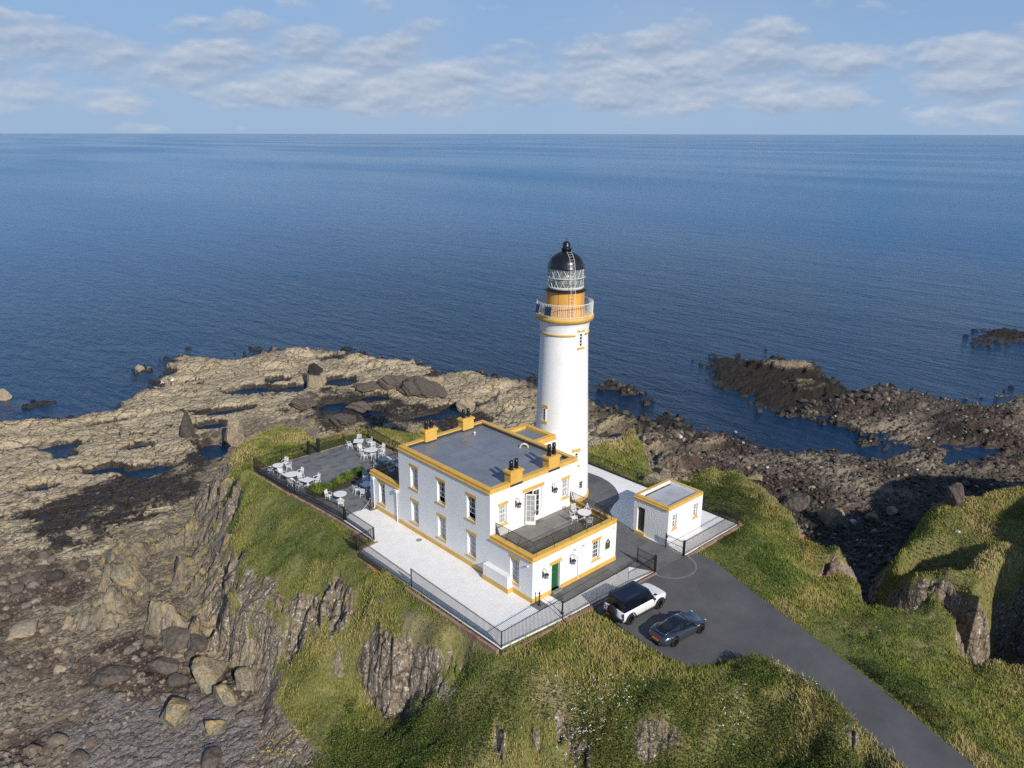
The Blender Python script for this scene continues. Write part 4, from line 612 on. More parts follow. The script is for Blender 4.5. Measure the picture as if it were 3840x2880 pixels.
wb = MB(); wb.box(.46, 8.6, 21.2, 21.44, HW-.36, HW-.30); wb.box(8.2, 8.6, D1, 21.2, HW-.36, HW-.3); wb.build('wing_kerb', OCH, house)
lk = MB()
for a in ((W_, 12.0, 9.46, 9.9), (W_, 12.0, 12.9, 13.35), (11.56, 12.0, 9.9, 12.9)): lk.box(*a, HM-.36, HM-.004)
lk.box(W_, 12.09, 9.38, 9.46, HM-.42, HM-.32); lk.build('link_parapet', OCH, house, bevel=.012)
rf = MB(); rf.box(.46, W_-.46, D0+.46, D1-.46, HM-.5, HM-.34); rf.build('roof', MEMB, house)
up = MB()
for a in ((.46, .475, D0+.46, D1-.46), (W_-.475, W_-.46, D0+.46, D1-.46), (.475, W_-.475, D1-.475, D1-.46)): up.box(*a, HM-.34, HM-.1)
up.build('roof_flashing', MEMD, house)
sm = MB()
for y in (7.0, 9.0, 11.0, 13.0, 15.0): sm.box(.5, W_-.5, y, y+.035, HM-.34, HM-.335)
sm.box(5.0, 5.035, 5.2, D1-.5, HM-.34, HM-.334); sm.build('roof_seams', pm('membrane_seam', (.12, .135, .16), .5), house)
r2 = MB(); r2.box(W_, 11.56, 9.9, 12.9, HM-.5, HM-.3); r2.build('link_roof', MEMB, house)
tf = MB(); tf.box(.46, LA-.46, .46, D0, HA-.6, HA-.42); tf.build('roof_terrace_floor', SLATE2, house)
tf = MB(); tf.box(.46, 8.2, D1, 21.2, HW-.6, HW-.42); tf.build('wing_terrace_floor', SLATE, house)
pl = MB(); e = .05
pl.box(-e, 0, -e, 2.1, -.2, .38); pl.box(-e, 0, 5.0, 16.9, -.2, .38); pl.box(-e, 0, 17.2, 21.45, -.2, .38)
pl.box(0, 1.93, -e, 0, -.2, .36); pl.box(2.96, LA+e, -e, 0, -.2, .36); pl.box(LA, LA+e, 0, D0, -.2, .36); pl.build('plinth', OCH, house)
for h in UP: pass
for i, h in enumerate(UP): window(house, 0, 0, -1, h, CURT if i == 0 else GLS, openlow=0 if i == 0 else .55)
for i, h in enumerate(LO): window(house, 0, 0, -1, h, CURT)
window(house, 0, 0, -1, WG[0], GLS)
window(house, 1, D0, -1, FU[0], CURT); window(house, 1, D0, -1, FU[2], CURT); window(house, 1, 0, -1, AN[1], GLS, lh=.28)
# french doors, one leaf standing open
F = fx(1, D0, -1)
fd = MB(); fbox(fd, F, 3.62, 3.72, -.22, -.1, 3.2, 6.1); fbox(fd, F, 5.42, 5.52, -.22, -.1, 3.2, 6.1); fbox(fd, F, 3.72, 5.42, -.22, -.1, 5.98, 6.1); fbox(fd, F, 3.62, 5.52, -.3, 0, 3.2, 3.28)
fdo = fd.build('french_door_frame', SMW, house)
l = MB(); fbox(l, F, 3.36, 5.78, -.02, .012, 6.1, 6.42); l.build('lintel', OCH, fdo)
def leaf(M, w=.82, h=2.66):
    mb = MB(); g = MB()
    def bx(m, a, b, z0, z1, t=.025): m.obox(M@Vector(((a+b)/2, 0, (z0+z1)/2)), ((b-a)/2, t, (z1-z0)/2), M.to_3x3())
    bx(mb, 0, .1, 0, h); bx(mb, w-.1, w, 0, h); bx(mb, .1, w-.1, 0, .3); bx(mb, .1, w-.1, h-.1, h); bx(mb, w/2-.015, w/2+.015, .3, h-.1, .02)
    for k in range(1, 5): z = .3+(h-.4)*k/5; bx(mb, .1, w-.1, z-.015, z+.015, .02)
    bx(g, .09, w-.09, .28, h-.08, .008); return mb, g
for M_, gm in ((Matrix.Translation((4.60, D0+.14, 3.3)), GLS), (Matrix.Translation((3.74, D0+.02, 3.3))@Matrix.Rotation(R(-47), 4, 'Z'), CURT)):
    mb, g = leaf(M_); o = mb.build('door', SMW, house); g.build('pane', gm, o)
    hd = MB(); p = M_@Vector((.05 if gm is GLS else .77, -.05, 1.15)); hd.box(p.x-.02, p.x+.02, p.y-.02, p.y+.02, p.z-.14, p.z+.14); hd.build('handle', BLKM, o)
dk = MB(); fbox(dk, F, 3.7, 5.45, -.6, -.5, 3.25, 6.05); dk.build('dark_room', pm('dark_interior', (.01, .01, .012), .8), house)
# green door of the annexe
F = fx(1, 0, -1); gd = MB(); fbox(gd, F, 2.02, 2.87, -.26, -.2, .2, 2.34); gdo = gd.build('green_door', GRN, house)
x = MB(); fbox(x, F, 2.12, 2.36, -.2, -.185, 1.62, 1.66); x.build('nameplate', STEEL, gdo)
x = MB(); fbox(x, F, 1.99, 2.9, -.3, .28, 0.0, .17); x.build('door_step', pm('stone_step', (.26, .25, .23), .8), house)
l = MB(); fbox(l, F, 1.74, 3.09, -.02, .012, 2.36, 2.66); l.build('lintel', OCH, gdo)
# chimneys with paired black pots
def chimney(x, y, pots, label=None):
    c = MB(); c.box(x-.63, x+.63, y-.36, y+.36, HM-.3, 8.1); c.box(x-.72, x+.72, y-.45, y+.45, 8.1, 8.26); c.box(x-.64, x+.64, y-.38, y+.38, 8.26, 8.32); c.box(x-.65, x-.628, y-.26, y-.12, 7.72, 7.76)
    o = c.build('chimney', OCH, house, bevel=.015)
    f = MB(); f.box(x-.64, x+.64, y-.37, y+.37, 7.05, 7.24); f.build('flashing', MEMD, o)
    for px in (-.27, .27):
        p = MB(); hh = pots; p.lathe([(.17, 8.3), (.19, 8.36), (.165, 8.42), (.15, 8.3+hh*.75), (.175, 8.3+hh*.78), (.175, 8.3+hh*.84), (.155, 8.3+hh*.86), (.15, 8.3+hh), (.11, 8.3+hh), (.11, 8.3+hh-.2)], 16, (x+px, y)); p.build('chimney_pot', BLK, o)
chimney(2.72, 5.02, .78); chimney(6.88, 5.02, .98); chimney(3.1, 16.42, .8); chimney(7.35, 16.42, .8)
# roof fittings
v = MB(); v.bar((7.1, 14.9, HM-.36), (7.1, 14.9, HM-.12), .05, 8); v.lathe([(.0, HM-.02), (.09, HM-.05), (.1, HM-.14), (.05, HM-.16)], 12, (7.1, 14.9)); v.build('roof_vent', SMW, house)
v = MB(); a = [(8.12+.5*math.cos(k)*.55+.27, 10.0-.45*math.cos(k)*.5-.2, HM-.36+.36*math.sin(k)) for k in [math.pi*i/12 for i in range(13)]]; v.path(a, .075, 8); v.build('hooped_roof_vent', PEACH, house)
# bench-like buttress on the side wall
b = MB(); b.box(-.5, 0, 2.12, 5.0, .36, 1.36); b.build('side_buttress', WHITE, house, bevel=.04)
b = MB(); b.box(-.53, 0, 2.07, 5.05, -.2, .358); b.build('buttress_plinth', OCH, house)
# rainwater pipes
def pipe(pts, r=.045, name='drainpipe', par=None, m=None):
    p = MB(); p.path(pts, r, 8); return p.build(name, m or SMW, par or house)
for yy in (17.05, 20.72):
    pipe([(-.1, yy, 3.1), (-.1, yy, .15), (-.22, yy, .02)]); h = MB(); h.box(-.26, -.003, yy-.14, yy+.14, 2.95, 3.2); h.build('hopper', SMW, house)
pipe([(4.86, -.06, .12), (4.83, -.06, 1.96), (4.28, -.05, 2.5), (4.28, -.05, 2.8)], .035); pipe([(4.83, -.06, 1.97), (5.26, -.05, 2.55), (5.26, -.05, 2.85)], .03)
for px in (4.35, 5.32): s = MB(); s.bar((px, 0, 2.88), (px+.05, -.22, 2.92), .05, 8); s.lathe([(.03, 2.86), (.1, 2.88), (.1, 2.94), (.03, 2.99)], 10, (px+.05, -.24)); s.build('floodlight', SMW, house)
for (px, py, pz) in ((-.12, .4, 2.95), (8.98, -.1, 3.05)): s = MB(); s.lathe([(.0, pz-.08), (.06, pz-.06), (.08, pz), (.06, pz+.06), (0, pz+.08)], 12, (px, py)); s.build('security_camera', SMW, house)
# wall lanterns
def lantern(x, y, z):
    m = MB(); m.box(x-.06, x+.06, y-.04, y, z-.42, z+.12)
    c = [(x+.05+.17*math.sin(k), y-.06-.12*(1-math.cos(k)), z+.2+.17*math.cos(k)) for k in [R(200-i*36) for i in range(10)]]; m.path(c, .014, 6)
    m.bar((x+.18, y-.26, z+.12), (x+.18, y-.26, z), .012); m.lathe([(.015, z+.06), (.1, z-.03), (.17, z-.08), (.17, z-.11), (.1, z-.13)], 12, (x+.18, y-.26)); 
    for k in range(6): a = R(60*k); m.bar((x+.18+.12*math.cos(a), y-.26+.12*math.sin(a), z-.12), (x+.18+.08*math.cos(a), y-.26+.08*math.sin(a), z-.38), .012)
    m.lathe([(.0, z-.47), (.05, z-.42), (.1, z-.39), (.1, z-.37), (0, z-.36)], 12, (x+.18, y-.26))
    o = m.build('wall_lantern', BLKM, house); g = MB(); g.lathe([(.115, z-.13), (.075, z-.37)], 12, (x+.18, y-.26)); g.build('lantern_glass', pm('lamp_glass', (.4, .41, .4), .1), o)
for p in ((2.66, D0, 5.6), (6.72, D0, 5.6), (1.05, 0, 2.12), (3.98, 0, 2.16)): lantern(*p)
# emblem plaque with a coat of arms and lines of lettering too small to read
pq = MB(); P_ = [(-.21, -.38), (.21, -.38), (.25, -.3), (.25, .22), (.17, .28), (.14, .38), (.07, .46), (-.07, .46), (-.14, .38), (-.17, .28), (-.25, .22), (-.25, -.3)]
n = len(P_); pq.add([(8.33+x*1.1, -.03, 1.78+z) for x, z in P_]+[(8.33+x*1.1, 0, 1.78+z) for x, z in P_], [tuple(range(n))]+[(i, n+i, n+(i+1) % n, (i+1) % n) for i in range(n)]); po = pq.build('crest_plaque', PLAQ, house)
pr_ = MB(); pr_.lathe([(.0, 0), (.09, 0)], 12); pr_ = MB(); pr_.add([(8.33+.1*math.cos(a), -.036, 2.03+.12*math.sin(a)) for a in [R(45*i) for i in range(8)]], [tuple(range(8))]); pr_.build('crest_emblem', pm('pale_bronze', (.4, .38, .3), .5), po)
# ------------------------------------------------------------ railings of the two roof terraces
def railing(mb, pts, z0, z1, sp=.115, r=.0115, top=.02, low=.08, finial=0, posts=None):
    for (ax, ay, *ez), (bx, by, *fz) in zip(pts[:-1], pts[1:]):
        za = ez[0] if ez else z1; zb = fz[0] if fz else z1; L = math.hypot(bx-ax, by-ay); n = max(1, round(L/sp))
        mb.bar((ax, ay, za), (bx, by, zb), top, 4); mb.bar((ax, ay, z0+low), (bx, by, z0+low), .016, 4)
        for i in range(n+1):
            u = i/n; x, y, z = ax+(bx-ax)*u, ay+(by-ay)*u, za+(zb-za)*u
            mb.add([(x-r, y-r, z0+.01), (x+r, y-r, z0+.01), (x+r, y+r, z0+.01), (x-r, y+r, z0+.01), (x-r, y-r, z+finial), (x+r, y-r, z+finial), (x+r, y+r, z+finial), (x-r, y+r, z+finial)], [(0, 1, 5, 4), (1, 2, 6, 5), (2, 3, 7, 6), (3, 0, 4, 7), (4, 5, 6, 7)])
rl = MB(); railing(rl, [(.55, D0-.02), (.55, .55), (LA-.5, .55), (LA-.5, D0-.02)], HA-.05, HA+.9)
for x in (.55, 2.4, 4.2, 6.0, 7.7, LA-.5): rl.path([(x, .53, HA+.88), (x, .3, HA+.6), (x, .18, HA+.3), (x, .15, HA)], .016, 4)
for y in (1.9, 3.2, 4.4):
    for x, s in ((.55, -1), (LA-.5, 1)): rl.path([(x, y, HA+.88), (x+s*.02, y, HA+.6), (x+s*.22, y, HA+.3), (x+s*.25, y, HA)], .016, 4)
rl.build('terrace_railing', BLKM, house)
rl = MB(); railing(rl, [(.58, D1+.1), (.58, 21.35), (8.5, 21.35), (8.5, D1+.1)], HW-.3, HW+.85, sp=.14)
rl.build('wing_railing', BLKM, house)

# ------------------------------------------------------------ lighthouse
LX, LY = 15.137, 11.737
lh = empty('lighthouse', (LX, LY, 0), 0, 'tall white lighthouse tower with ochre gallery and black domed lantern', 'lighthouse')
lb = 2.667; lk_ = .03237
def rt(z): return lb-lk_*z
tw = MB(); tw.lathe([(rt(z), z) for z in (-.3, 0, 3, 6, 9, 12, 14, 15.98)]+[(rt(16)+.0, 16.0), (2.2, 16.3), (2.24, 16.7), (2.3, 17.1), (2.42, 17.22)], 96)
tw.build('tower_shaft', WHITE, lh)
p = MB(); p.lathe([(lb+.07, -.2), (lb+.06, .36), (lb, .38)], 96); p.build('plinth', OCH, lh)
p = MB(); p.lathe([(rt(16)-.01, 15.98), (2.25, 15.99), (2.26, 16.13), (2.18, 16.16)], 96, a0=R(-80), a1=R(250)); p.build('string_course', OCH, lh)
p = MB(); p.lathe([(2.3, 17.2), (2.6, 17.24), (2.61, 17.6), (2.58, 17.64), (1.5, 17.64)], 96); p.build('gallery', OCH, lh)
p = MB(); railing_r = 2.5
n = 84
for i in range(n):
    a = 2*math.pi*i/n; x, y = railing_r*math.cos(a), railing_r*math.sin(a); p.bar((x, y, 17.62), (x*1.01, y*1.01, 18.82), .017, 4)
    b_ = 2*math.pi*(i+1)/n
    for z, r_ in ((18.83, .028), (17.74, .02)): p.bar((x, y, z), (railing_r*math.cos(b_), railing_r*math.sin(b_), z), r_, 4)
p.build('gallery_railing', SMW, lh)
p = MB(); p.lathe([(1.72, 17.62), (1.71, 19.8)], 64)
p.build('lantern_drum', ORG, lh)
p = MB()
for a in range(0, 360, 40): A_ = R(a+3); p.bar((1.715*math.cos(A_), 1.715*math.sin(A_), 17.7), (1.715*math.cos(A_), 1.715*math.sin(A_), 19.78), .018, 4)
p.lathe([(1.716, 18.25), (1.732, 18.27), (1.716, 18.29)], 64); p.build('drum_seams', pm('rust_brown_trim', (.22, .1, .03), .6), lh)
p = MB(); p.lathe([(1.7, 19.78), (1.98, 19.86), (2.0, 19.92), (1.6, 19.98), (1.55, 20.0), (0, 20.0)], 64); p.build('lantern_ledge', BLK, lh)
GW = pm('weathered_white_metal', (.62, .60, .50), .45, var=.15, vs=5)
p = MB(); m_ = 16; z0, z1, rg = 20.0, 21.88, 1.58
lev = [z0+(z1-z0)*k/3 for k in range(4)]
for i in range(m_):
    for k in range(3):
        a = 2*math.pi*(i+.5*(k % 2))/m_
        for s in (-.5, .5):
            b_ = a+2*math.pi*s/m_; p.bar((rg*math.cos(a), rg*math.sin(a), lev[k]), (rg*math.cos(b_), rg*math.sin(b_), lev[k+1]), .028, 5)
p.lathe([(rg-.03, z0), (rg+.05, z0), (rg+.05, z0+.2), (rg, z0+.22)], 48); p.lathe([(rg, z1-.08), (rg+.06, z1-.06), (rg+.06, z1), (rg, z1)], 48); p.build('lantern_astragals', GW, lh)
for z in lev[1:3]:
    pass
gm = bpy.data.materials.new('lantern_glazing'); gm.use_nodes = True; b = gm.node_tree.nodes['Principled BSDF']; b.inputs['Base Color'].default_value = (.55, .65, .66, 1); b.inputs['Roughness'].default_value = .03; b.inputs['Alpha'].default_value = .22
p = MB(); p.lathe([(rg-.04, z0), (rg-.04, z1)], 48); p.build('lantern_glazing', gm, lh)
p = MB(); p.lathe([(0, 20.02), (.5, 20.02), (.5, 20.3), (.75, 20.4), (.8, 20.9), (.72, 21.3), (.4, 21.5), (0, 21.55)], 24); lo_ = p.build('lamp_optic', pm('optic_glass', (.30, .33, .30), .15, var=.2), lh)
p = MB()
for z in (20.45, 20.6, 20.75, 20.9, 21.05, 21.2): p.lathe([(.79, z), (.83, z+.02), (.79, z+.04)], 24)
p.build('optic_rings', GW, lo_)
p = MB(); p.lathe([(1.70, 20.98), (1.74, 20.95), (1.74, 21.03), (1.70, 21.05), (1.70, 20.98)], 64)
for i in range(12): a = 2*math.pi*i/12; p.bar((rg*math.cos(a), rg*math.sin(a), 21.0), (1.71*math.cos(a), 1.71*math.sin(a), 21.0), .02, 4)
p.build('lantern_handrail', GW, lh)
DB = pm('black_dome_paint', (.013, .013, .015), .28, var=.3, vs=2, coat=.3)
dome = [(1.70, 21.80), (1.72, 21.87), (1.66, 21.93)]+[(1.64*math.cos(a), 21.93+1.32*math.sin(a)) for a in [R(5+i*7.5) for i in range(10)]]+[(.44, 23.22)]
p = MB(); p.lathe(dome, 64); p.build('dome', DB, lh)
p = MB(); p.lathe([(.43, 23.1), (.43, 23.42), (.48, 23.44), (.48, 23.5), (.35, 23.52), (.34, 23.86), (.3, 23.97), (.2, 24.05), (.08, 24.09), (0, 24.1)], 32); p.build('ventilator', BLK, lh)
p = MB(); p.bar((0, 0, 24.05), (0, 0, 24.4), .018, 5)
for a in range(0, 360, 90): A_ = R(a+45); p.path([(0, 0, 24.2), (.09*math.cos(A_), .09*math.sin(A_), 24.28), (.13*math.cos(A_), .13*math.sin(A_), 24.44)], .012, 4)
p.build('lightning_finial', BLKM, lh)
p = MB()
for a in range(0, 360, 45):
    p = MB(); A_ = R(a); c, s = math.cos(A_), math.sin(A_); p.path([(1.25*c, 1.25*s, 22.78), (1.36*c, 1.36*s, 22.9), (1.48*c, 1.48*s, 22.72), (1.42*c, 1.42*s, 22.5)], .016, 4); p.build('dome_hook', BLKM, lh)
# ladder from the gallery over the dome
p = MB(); A_ = R(243); rad = lambda q: (q*math.cos(A_), q*math.sin(A_)); tv = (-math.sin(A_)*.2, math.cos(A_)*.2)
pr2 = [(2.0, 17.65), (2.02, 19.9), (1.86, 21.0), (1.80, 21.9)]+[((1.64+.1)*math.cos(a), 21.93+(1.32+.1)*math.sin(a)) for a in [R(12+i*8) for i in range(8)]]
for s in (-1, 1): p.path([(rad(q)[0]+s*tv[0], rad(q)[1]+s*tv[1], z) for q, z in pr2], .016, 5)
seg = [(Vector((*rad(a[0]), a[1])), Vector((*rad(b[0]), b[1]))) for a, b in zip(pr2[:-1], pr2[1:])]; carry = 0
for a, b in seg:
    L = (b-a).length; d = carry
    while d < L: c = a+(b-a)*(d/L); p.bar((c.x-tv[0], c.y-tv[1], c.z), (c.x+tv[0], c.y+tv[1], c.z), .009, 4); d += .3
    carry = d-L
p.build('ladder', SMW, lh)
# solar panels hung outside the gallery rail
SOL = pm('solar_cells', (.008, .012, .03), .15, var=.3, vs=8)
for deg in (159, 190):
    A_ = R(deg); M3 = Matrix.Rotation(A_, 3, 'Z')@Matrix.Rotation(R(-12), 3, 'Y'); c = Vector((2.66*math.cos(A_), 2.66*math.sin(A_), 18.28))
    p = MB(); p.obox(c, (.02, .36, .42), M3); o = p.build('solar_panel', STEEL, lh)
    p = MB()
    for i in range(4):
        for j in range(5): p.obox(c+M3@Vector((.022, -.25+.167*i, -.3+.15*j)), (.004, .078, .07), M3)
    p.build('solar_cells', SOL, o)
    
    for dz, ez in ((.3, 18.6), (-.3, 17.9)): p = MB(); p.bar(c+M3@Vector((-.02, .42, dz)), (2.5*math.cos(A_+.2), 2.5*math.sin(A_+.2), ez), .03, 5); p.build('panel_bracket', STEEL, o)
# tower windows: (angle, z0, z1, width)
def towerwin(deg, z0, z1, w, panes):
    A_ = R(deg); n = Vector((math.cos(A_), math.sin(A_), 0)); s = Vector((-n.y, n.x, 0)); r0 = rt((z0+z1)/2)
    M3 = Matrix((( s.x, n.x, 0), (s.y, n.y, 0), (0, 0, 1)))
    def bx(m, u0, u1, d0, d1, a, b): m.obox(n*(r0+(d0+d1)/2)+s*((u0+u1)/2)+Vector((0, 0, (a+b)/2)), ((u1-u0)/2, abs(d1-d0)/2, (b-a)/2), M3)
    f = MB(); bx(f, -w/2-.02, w/2+.02, -.2, .012, z0, z1); wn = f.build('window', SMW, lh)
    g = MB(); k = 4
    for i in range(k): a = z0+.12+(z1-z0-.2)*i/k; bx(g, -w/2+.1, w/2-.1, .0, .02, a, a+(z1-z0-.2)/k-.06)
    g.build('pane', GLS, wn)
    l = MB(); bx(l, -w/2-.22, w/2+.22, -.1, .05, z1+.002, z1+.3); l.build('lintel', OCH, wn)
    l = MB(); bx(l, -w/2-.2, w/2+.2, -.1, .09, z0-.2, z0-.002); l.build('sill', OCH, wn)
    rv = MB(); bx(rv, w/2-.06, w/2+.03, .012, .06, z0, z1); rv.build('reveal', WHITE, wn)
towerwin(266, 14.95, 16.3, .42, 4); towerwin(181, 7.95, 9.2, .40, 4); towerwin(257, 3.8, 5.1, .42, 2)
p = MB(); A_ = R(270); p.box(-.17, .17, -2.66, -2.60, 1.38, 2.02); o = p.build('notice_board', BLKM, lh)
p = MB(); p.box(-.06, .06, -2.665, -2.66, 1.8, 1.93)
for i in range(4): p.box(-.1, .1, -2.665, -2.66, 1.45+i*.075, 1.485+i*.075)
p.build('notice_lettering', pm('pale_grey', (.4, .4, .42), .6), o)

# ------------------------------------------------------------ store building
ob = empty('store_building', (14.315, -1.43, 0), 0, 'small white flat roofed store with ochre parapet and dark green door', 'store building')
OW, OD, OH = 4.87, 3.62, 3.49
m = MB(); DH = (2.42, 3.22, .24, 2.52); OWN = [(.62, 1.2, 1.33, 2.62), (3.6, 4.2, 1.38, 2.64)]
wall(m, 0, 0, 0, OD, -.3, OH-.3, [DH], -1, .32); wall(m, 1, 0, 0, OW, -.3, OH-.3, OWN, -1)
m.quad((OW, 0, -.3), (OW, OD, -.3), (OW, OD, OH-.3), (OW, 0, OH-.3)); m.quad((OW, OD, -.3), (0, OD, -.3), (0, OD, OH-.3), (OW, OD, OH-.3)); m.build('wall', WHITE2, ob)
def ocop():
    mb = MB(); w = .3
    mb.box(-.004, w, 0, OD, OH-.3, OH); mb.box(OW-w, OW, 0, OD, OH-.3, OH); mb.box(w, OW-w, 0, w, OH-.3, OH); mb.box(w, OW-w, OD-w, OD, OH-.3, OH)
    mb.box(-.07, 0, -.0, OD, OH-.34, OH-.24); mb.box(-.13, 0, 0, OD, OH-.24, OH-.18); mb.box(OW, OW+.06, .0, OD, OH-.34, OH-.24); mb.build('parapet', OCH, ob, bevel=.012)
ocop()
m = MB(); m.box(.3, OW-.3, .3, OD-.3, OH-.6, OH-.3); m.build('roof', LROOF, ob)
m = MB()
for a in ((.3, .312, .3, OD-.3), (OW-.312, OW-.3, .3, OD-.3), (.312, OW-.312, .3, .312), (.312, OW-.312, OD-.312, OD-.3)): m.box(*a, OH-.3, OH-.02)
m.build('parapet_lining', SMW, ob); m = MB(); m.box(.32, 4.5, OD-.55, OD-.33, OH-.3, OH-.294); m.build('roof_stain', pm('rusty_stain', (.16, .12, .09), .8, var=.4, vs=3), ob)
m = MB(); m.bar((.7, OD-.5, OH-.3), (.7, OD-.5, OH-.15), .06, 8); m.build('roof_vent', SMW, ob)
m = MB(); m.box(.26, .31, DH[0]+.01, DH[1]-.01, .24, 2.52); d = m.build('door', DGRN, ob); m = MB(); m.bar((.26, 2.5, 1.3), (.2, 2.5, 1.3), .04, 8); m.build('door_knob', STEEL, d)
m = MB(); m.box(-.16, .3, DH[0]-.12, DH[1]+.12, -.1, .238); m.build('door_step', OCH, ob)
for h in OWN:
    wn = window(ob, 1, 0, -1, h, GLS, lintel=False); s = MB(); s.box(h[0]-.08, h[1]+.08, -.06, .05, h[2]-.14, h[2]-.002); s.box(h[0]+.004, h[1]-.004, .05, .2, h[2]-.02, h[2]+.02); s.build('sill', OCH, wn)
m = MB(); m.box(OW, OW+.12, .3, .42, 2.72, 2.84); m.build('security_light', SMW, ob)
m = MB(); m.box(-.05, OW+.05, -.05, 0, -.2, .1); m.build('base_course', WHITE2, ob)
# objects of the store use coordinates of its own corner
# ------------------------------------------------------------ fences, gates, kerbs
def fence(pts, label, z0=.02, top=None, fin=.12, sp=.12, posts=(), group=None):
    """pts: (x, y, top z)"""
    o0 = pts[0]; root = empty('iron_fence', (o0[0], o0[1], 0), 0, label, 'fence', group or 'black iron railings round the lighthouse grounds')
    L = [(x-o0[0], y-o0[1], z) for x, y, z in pts]
    mb = MB(); railing(mb, [L[0]]+L[1:], z0, 1.2, sp=sp, finial=fin, r=.0105, top=.023, low=.12); mb.build('railing_panel', BLKM, root)
    for p in posts:
        q = MB(); w = p[3] if len(p) > 3 else .03; x, y = p[0]-o0[0], p[1]-o0[1]; q.box(x-w, x+w, y-w, y+w, 0, p[2]); q.lathe([(w*1.3, p[2]), (w*1.2, p[2]+.04), (.0, p[2]+.07)], 8, (x, y)); q.build('post', BLKM, root)
    return root
fence([(-4.55, 36.2, 1.27), (1.58, 36.2, 1.27)], 'iron fence along the far left edge of the slate terrace, orange flowers behind it', posts=[(-4.55, 36.2, 1.3), (-1.5, 36.2, 1.28), (1.68, 36.2, 1.5, .13)])
fence([(2.92, 36.2, 1.27), (9.15, 36.2, 1.22)], 'iron fence behind the square table at the far right corner of the terrace', posts=[(2.82, 36.2, 1.5, .13), (6, 36.2, 1.25), (9.15, 36.2, 1.25)])
fence([(9.15, 36.1, 1.22), (8.75, 21.6, 1.2)], 'iron fence on the right side of the terrace with grass bank behind', posts=[(9.0, 31, 1.22), (8.85, 26, 1.22)])
fence([(-4.55, 36.1, 1.25), (-4.1, 28.5, 1.2), (-3.42, 20.6, 1.15)], 'iron fence along the cliff side of the terrace in front of the white tables', posts=[(-4.1, 28.5, 1.2), (-3.42, 20.55, 1.28, .06)])
fence([(-3.42, 20.45, 1.15), (-3.45, 15.7, 1.15), (-5.45, 15.42, 1.15)], 'short iron fence turning round the notch of white paving by the slope', posts=[(-3.45, 15.7, 1.17), (-5.45, 15.42, 1.15)])
fence([(-5.6, 15.9, 1.2), (-5.5, 15.2, 1.2), (-5.36, 7.62, .94)], 'lower iron fence beside the white yard, ending below the taller one', posts=[(-5.55, 15.5, 1.22)])
fence([(-5.34, 7.7, 1.53), (-5.2, -2.38, 1.22)], 'tall iron fence with spikes along the left of the white yard', posts=[(-5.34, 7.7, 1.55)])
fence([(-5.2, -2.4, 1.24), (.22, -2.8, 1.68)], 'iron fence across the front corner of the white yard above the grass', posts=[(-5.2, -2.4, 1.26)])
fence([(.26, -2.82, 1.28), (7.4, -2.93, 1.44)], 'iron fence between the annexe forecourt and the parked cars', posts=[(.26, -2.82, 1.3)])
fence([(7.42, -2.95, .92), (10.18, -3.28, 1.32)], 'low iron fence rising to the main gate post', posts=[(10.3, -3.3, 1.5, .07)])
fence([(14.12, -3.32, 1.27), (22.15, -3.3, 1.24)], 'iron fence in front of the white paving at the store building', posts=[(14.05, -3.33, 1.36, .08), (22.15, -3.3, 1.26)])
fence([(22.17, -3.25, 1.24), (22.2, 15, 1.2), (17.5, 19.4, 1.2), (12.5, 19.6, 1.2)], 'long iron fence behind the store and lighthouse apron against the green bank', posts=[(22.2, 1.5, 1.22), (22.2, 8, 1.22), (22.2, 15, 1.22)])
def gate(a, b, h, label, extra=0):
    root = empty('iron_gate', (a[0], a[1], 0), math.atan2(b[1]-a[1], b[0]-a[0]), label, 'gate'); L = math.hypot(b[0]-a[0], b[1]-a[1])
    mb = MB(); railing(mb, [(0, 0), (L, 0)], .08, h-.12, sp=.11, finial=.1, r=.009, top=.022); mb.bar((0, 0, h*.52), (L, 0, h*.52), .02, 4); mb.build('leaf', BLKM, root)
    for x in (0, L): q = MB(); q.box(x-.03, x+.03, -.03, .03, .05, h); q.build('stile', BLKM, root)
    q = MB(); q.box(L*.0+.06, .16, -.04, .04, h*.72, h*.85); q.build('lock_box', BLKM, root); return root
gate((10.3, -3.2), (10.32, -1.5), 1.42, 'open black iron gate leaf casting its shadow on the slate forecourt')
gate((14.05, -1.5), (14.05, -3.24), 1.32, 'closed black iron gate between the store wall and its fence post')
gate((1.84, 36.2), (2.68, 36.2), 1.2, 'small iron gate between two thick posts at the back of the terrace')
def kerb(P, w, z0, z1, label, name='stone_kerb'):
    mb = MB(); r_ = random.Random(len(label))
    for (ax, ay), (bx, by) in zip(P[:-1], P[1:]):
        L = math.hypot(bx-ax, by-ay); n = max(1, int(L/.9)); tx, ty = (bx-ax)/L, (by-ay)/L
        for i in range(n):
            a, b = i/n*L+.006, (i+1)/n*L-.006; z = z1+r_.uniform(-.025, .025); ww = w/2+r_.uniform(-.012, .012); 
            c = Vector((ax+tx*(a+b)/2, ay+ty*(a+b)/2, (z0+z)/2)); M3 = Matrix(((tx, -ty, 0), (ty, tx, 0), (0, 0, 1))); mb.obox(c, ((b-a)/2, ww, (z-z0)/2), M3)
    o = mb.build(name, SAND, bevel=.02); tag(o, label, 'kerb wall', 'red sandstone kerbs round the grounds'); return o
kerb([(-5.0, 36.4), (-4.55, 28.6)], .26, -1.0, .02, 'weathered sandstone kerb below the far half of the cliff side terrace fence')
kerb([(-4.5, 28.4), (-3.95, 21.2), (-3.9, 16.3)], .26, -1.0, .10, 'stepped sandstone kerb below the near half of the cliff side terrace fence')
kerb([(-3.35, 15.3), (-5.5, 15.1)], .22, -.6, .06, 'short reddish kerb at the notch of the white yard')
kerb([(-5.95, 14.6), (-5.85, 8.1)], .2, -1.1, -.12, 'low stone kerb outside the lower yard fence')
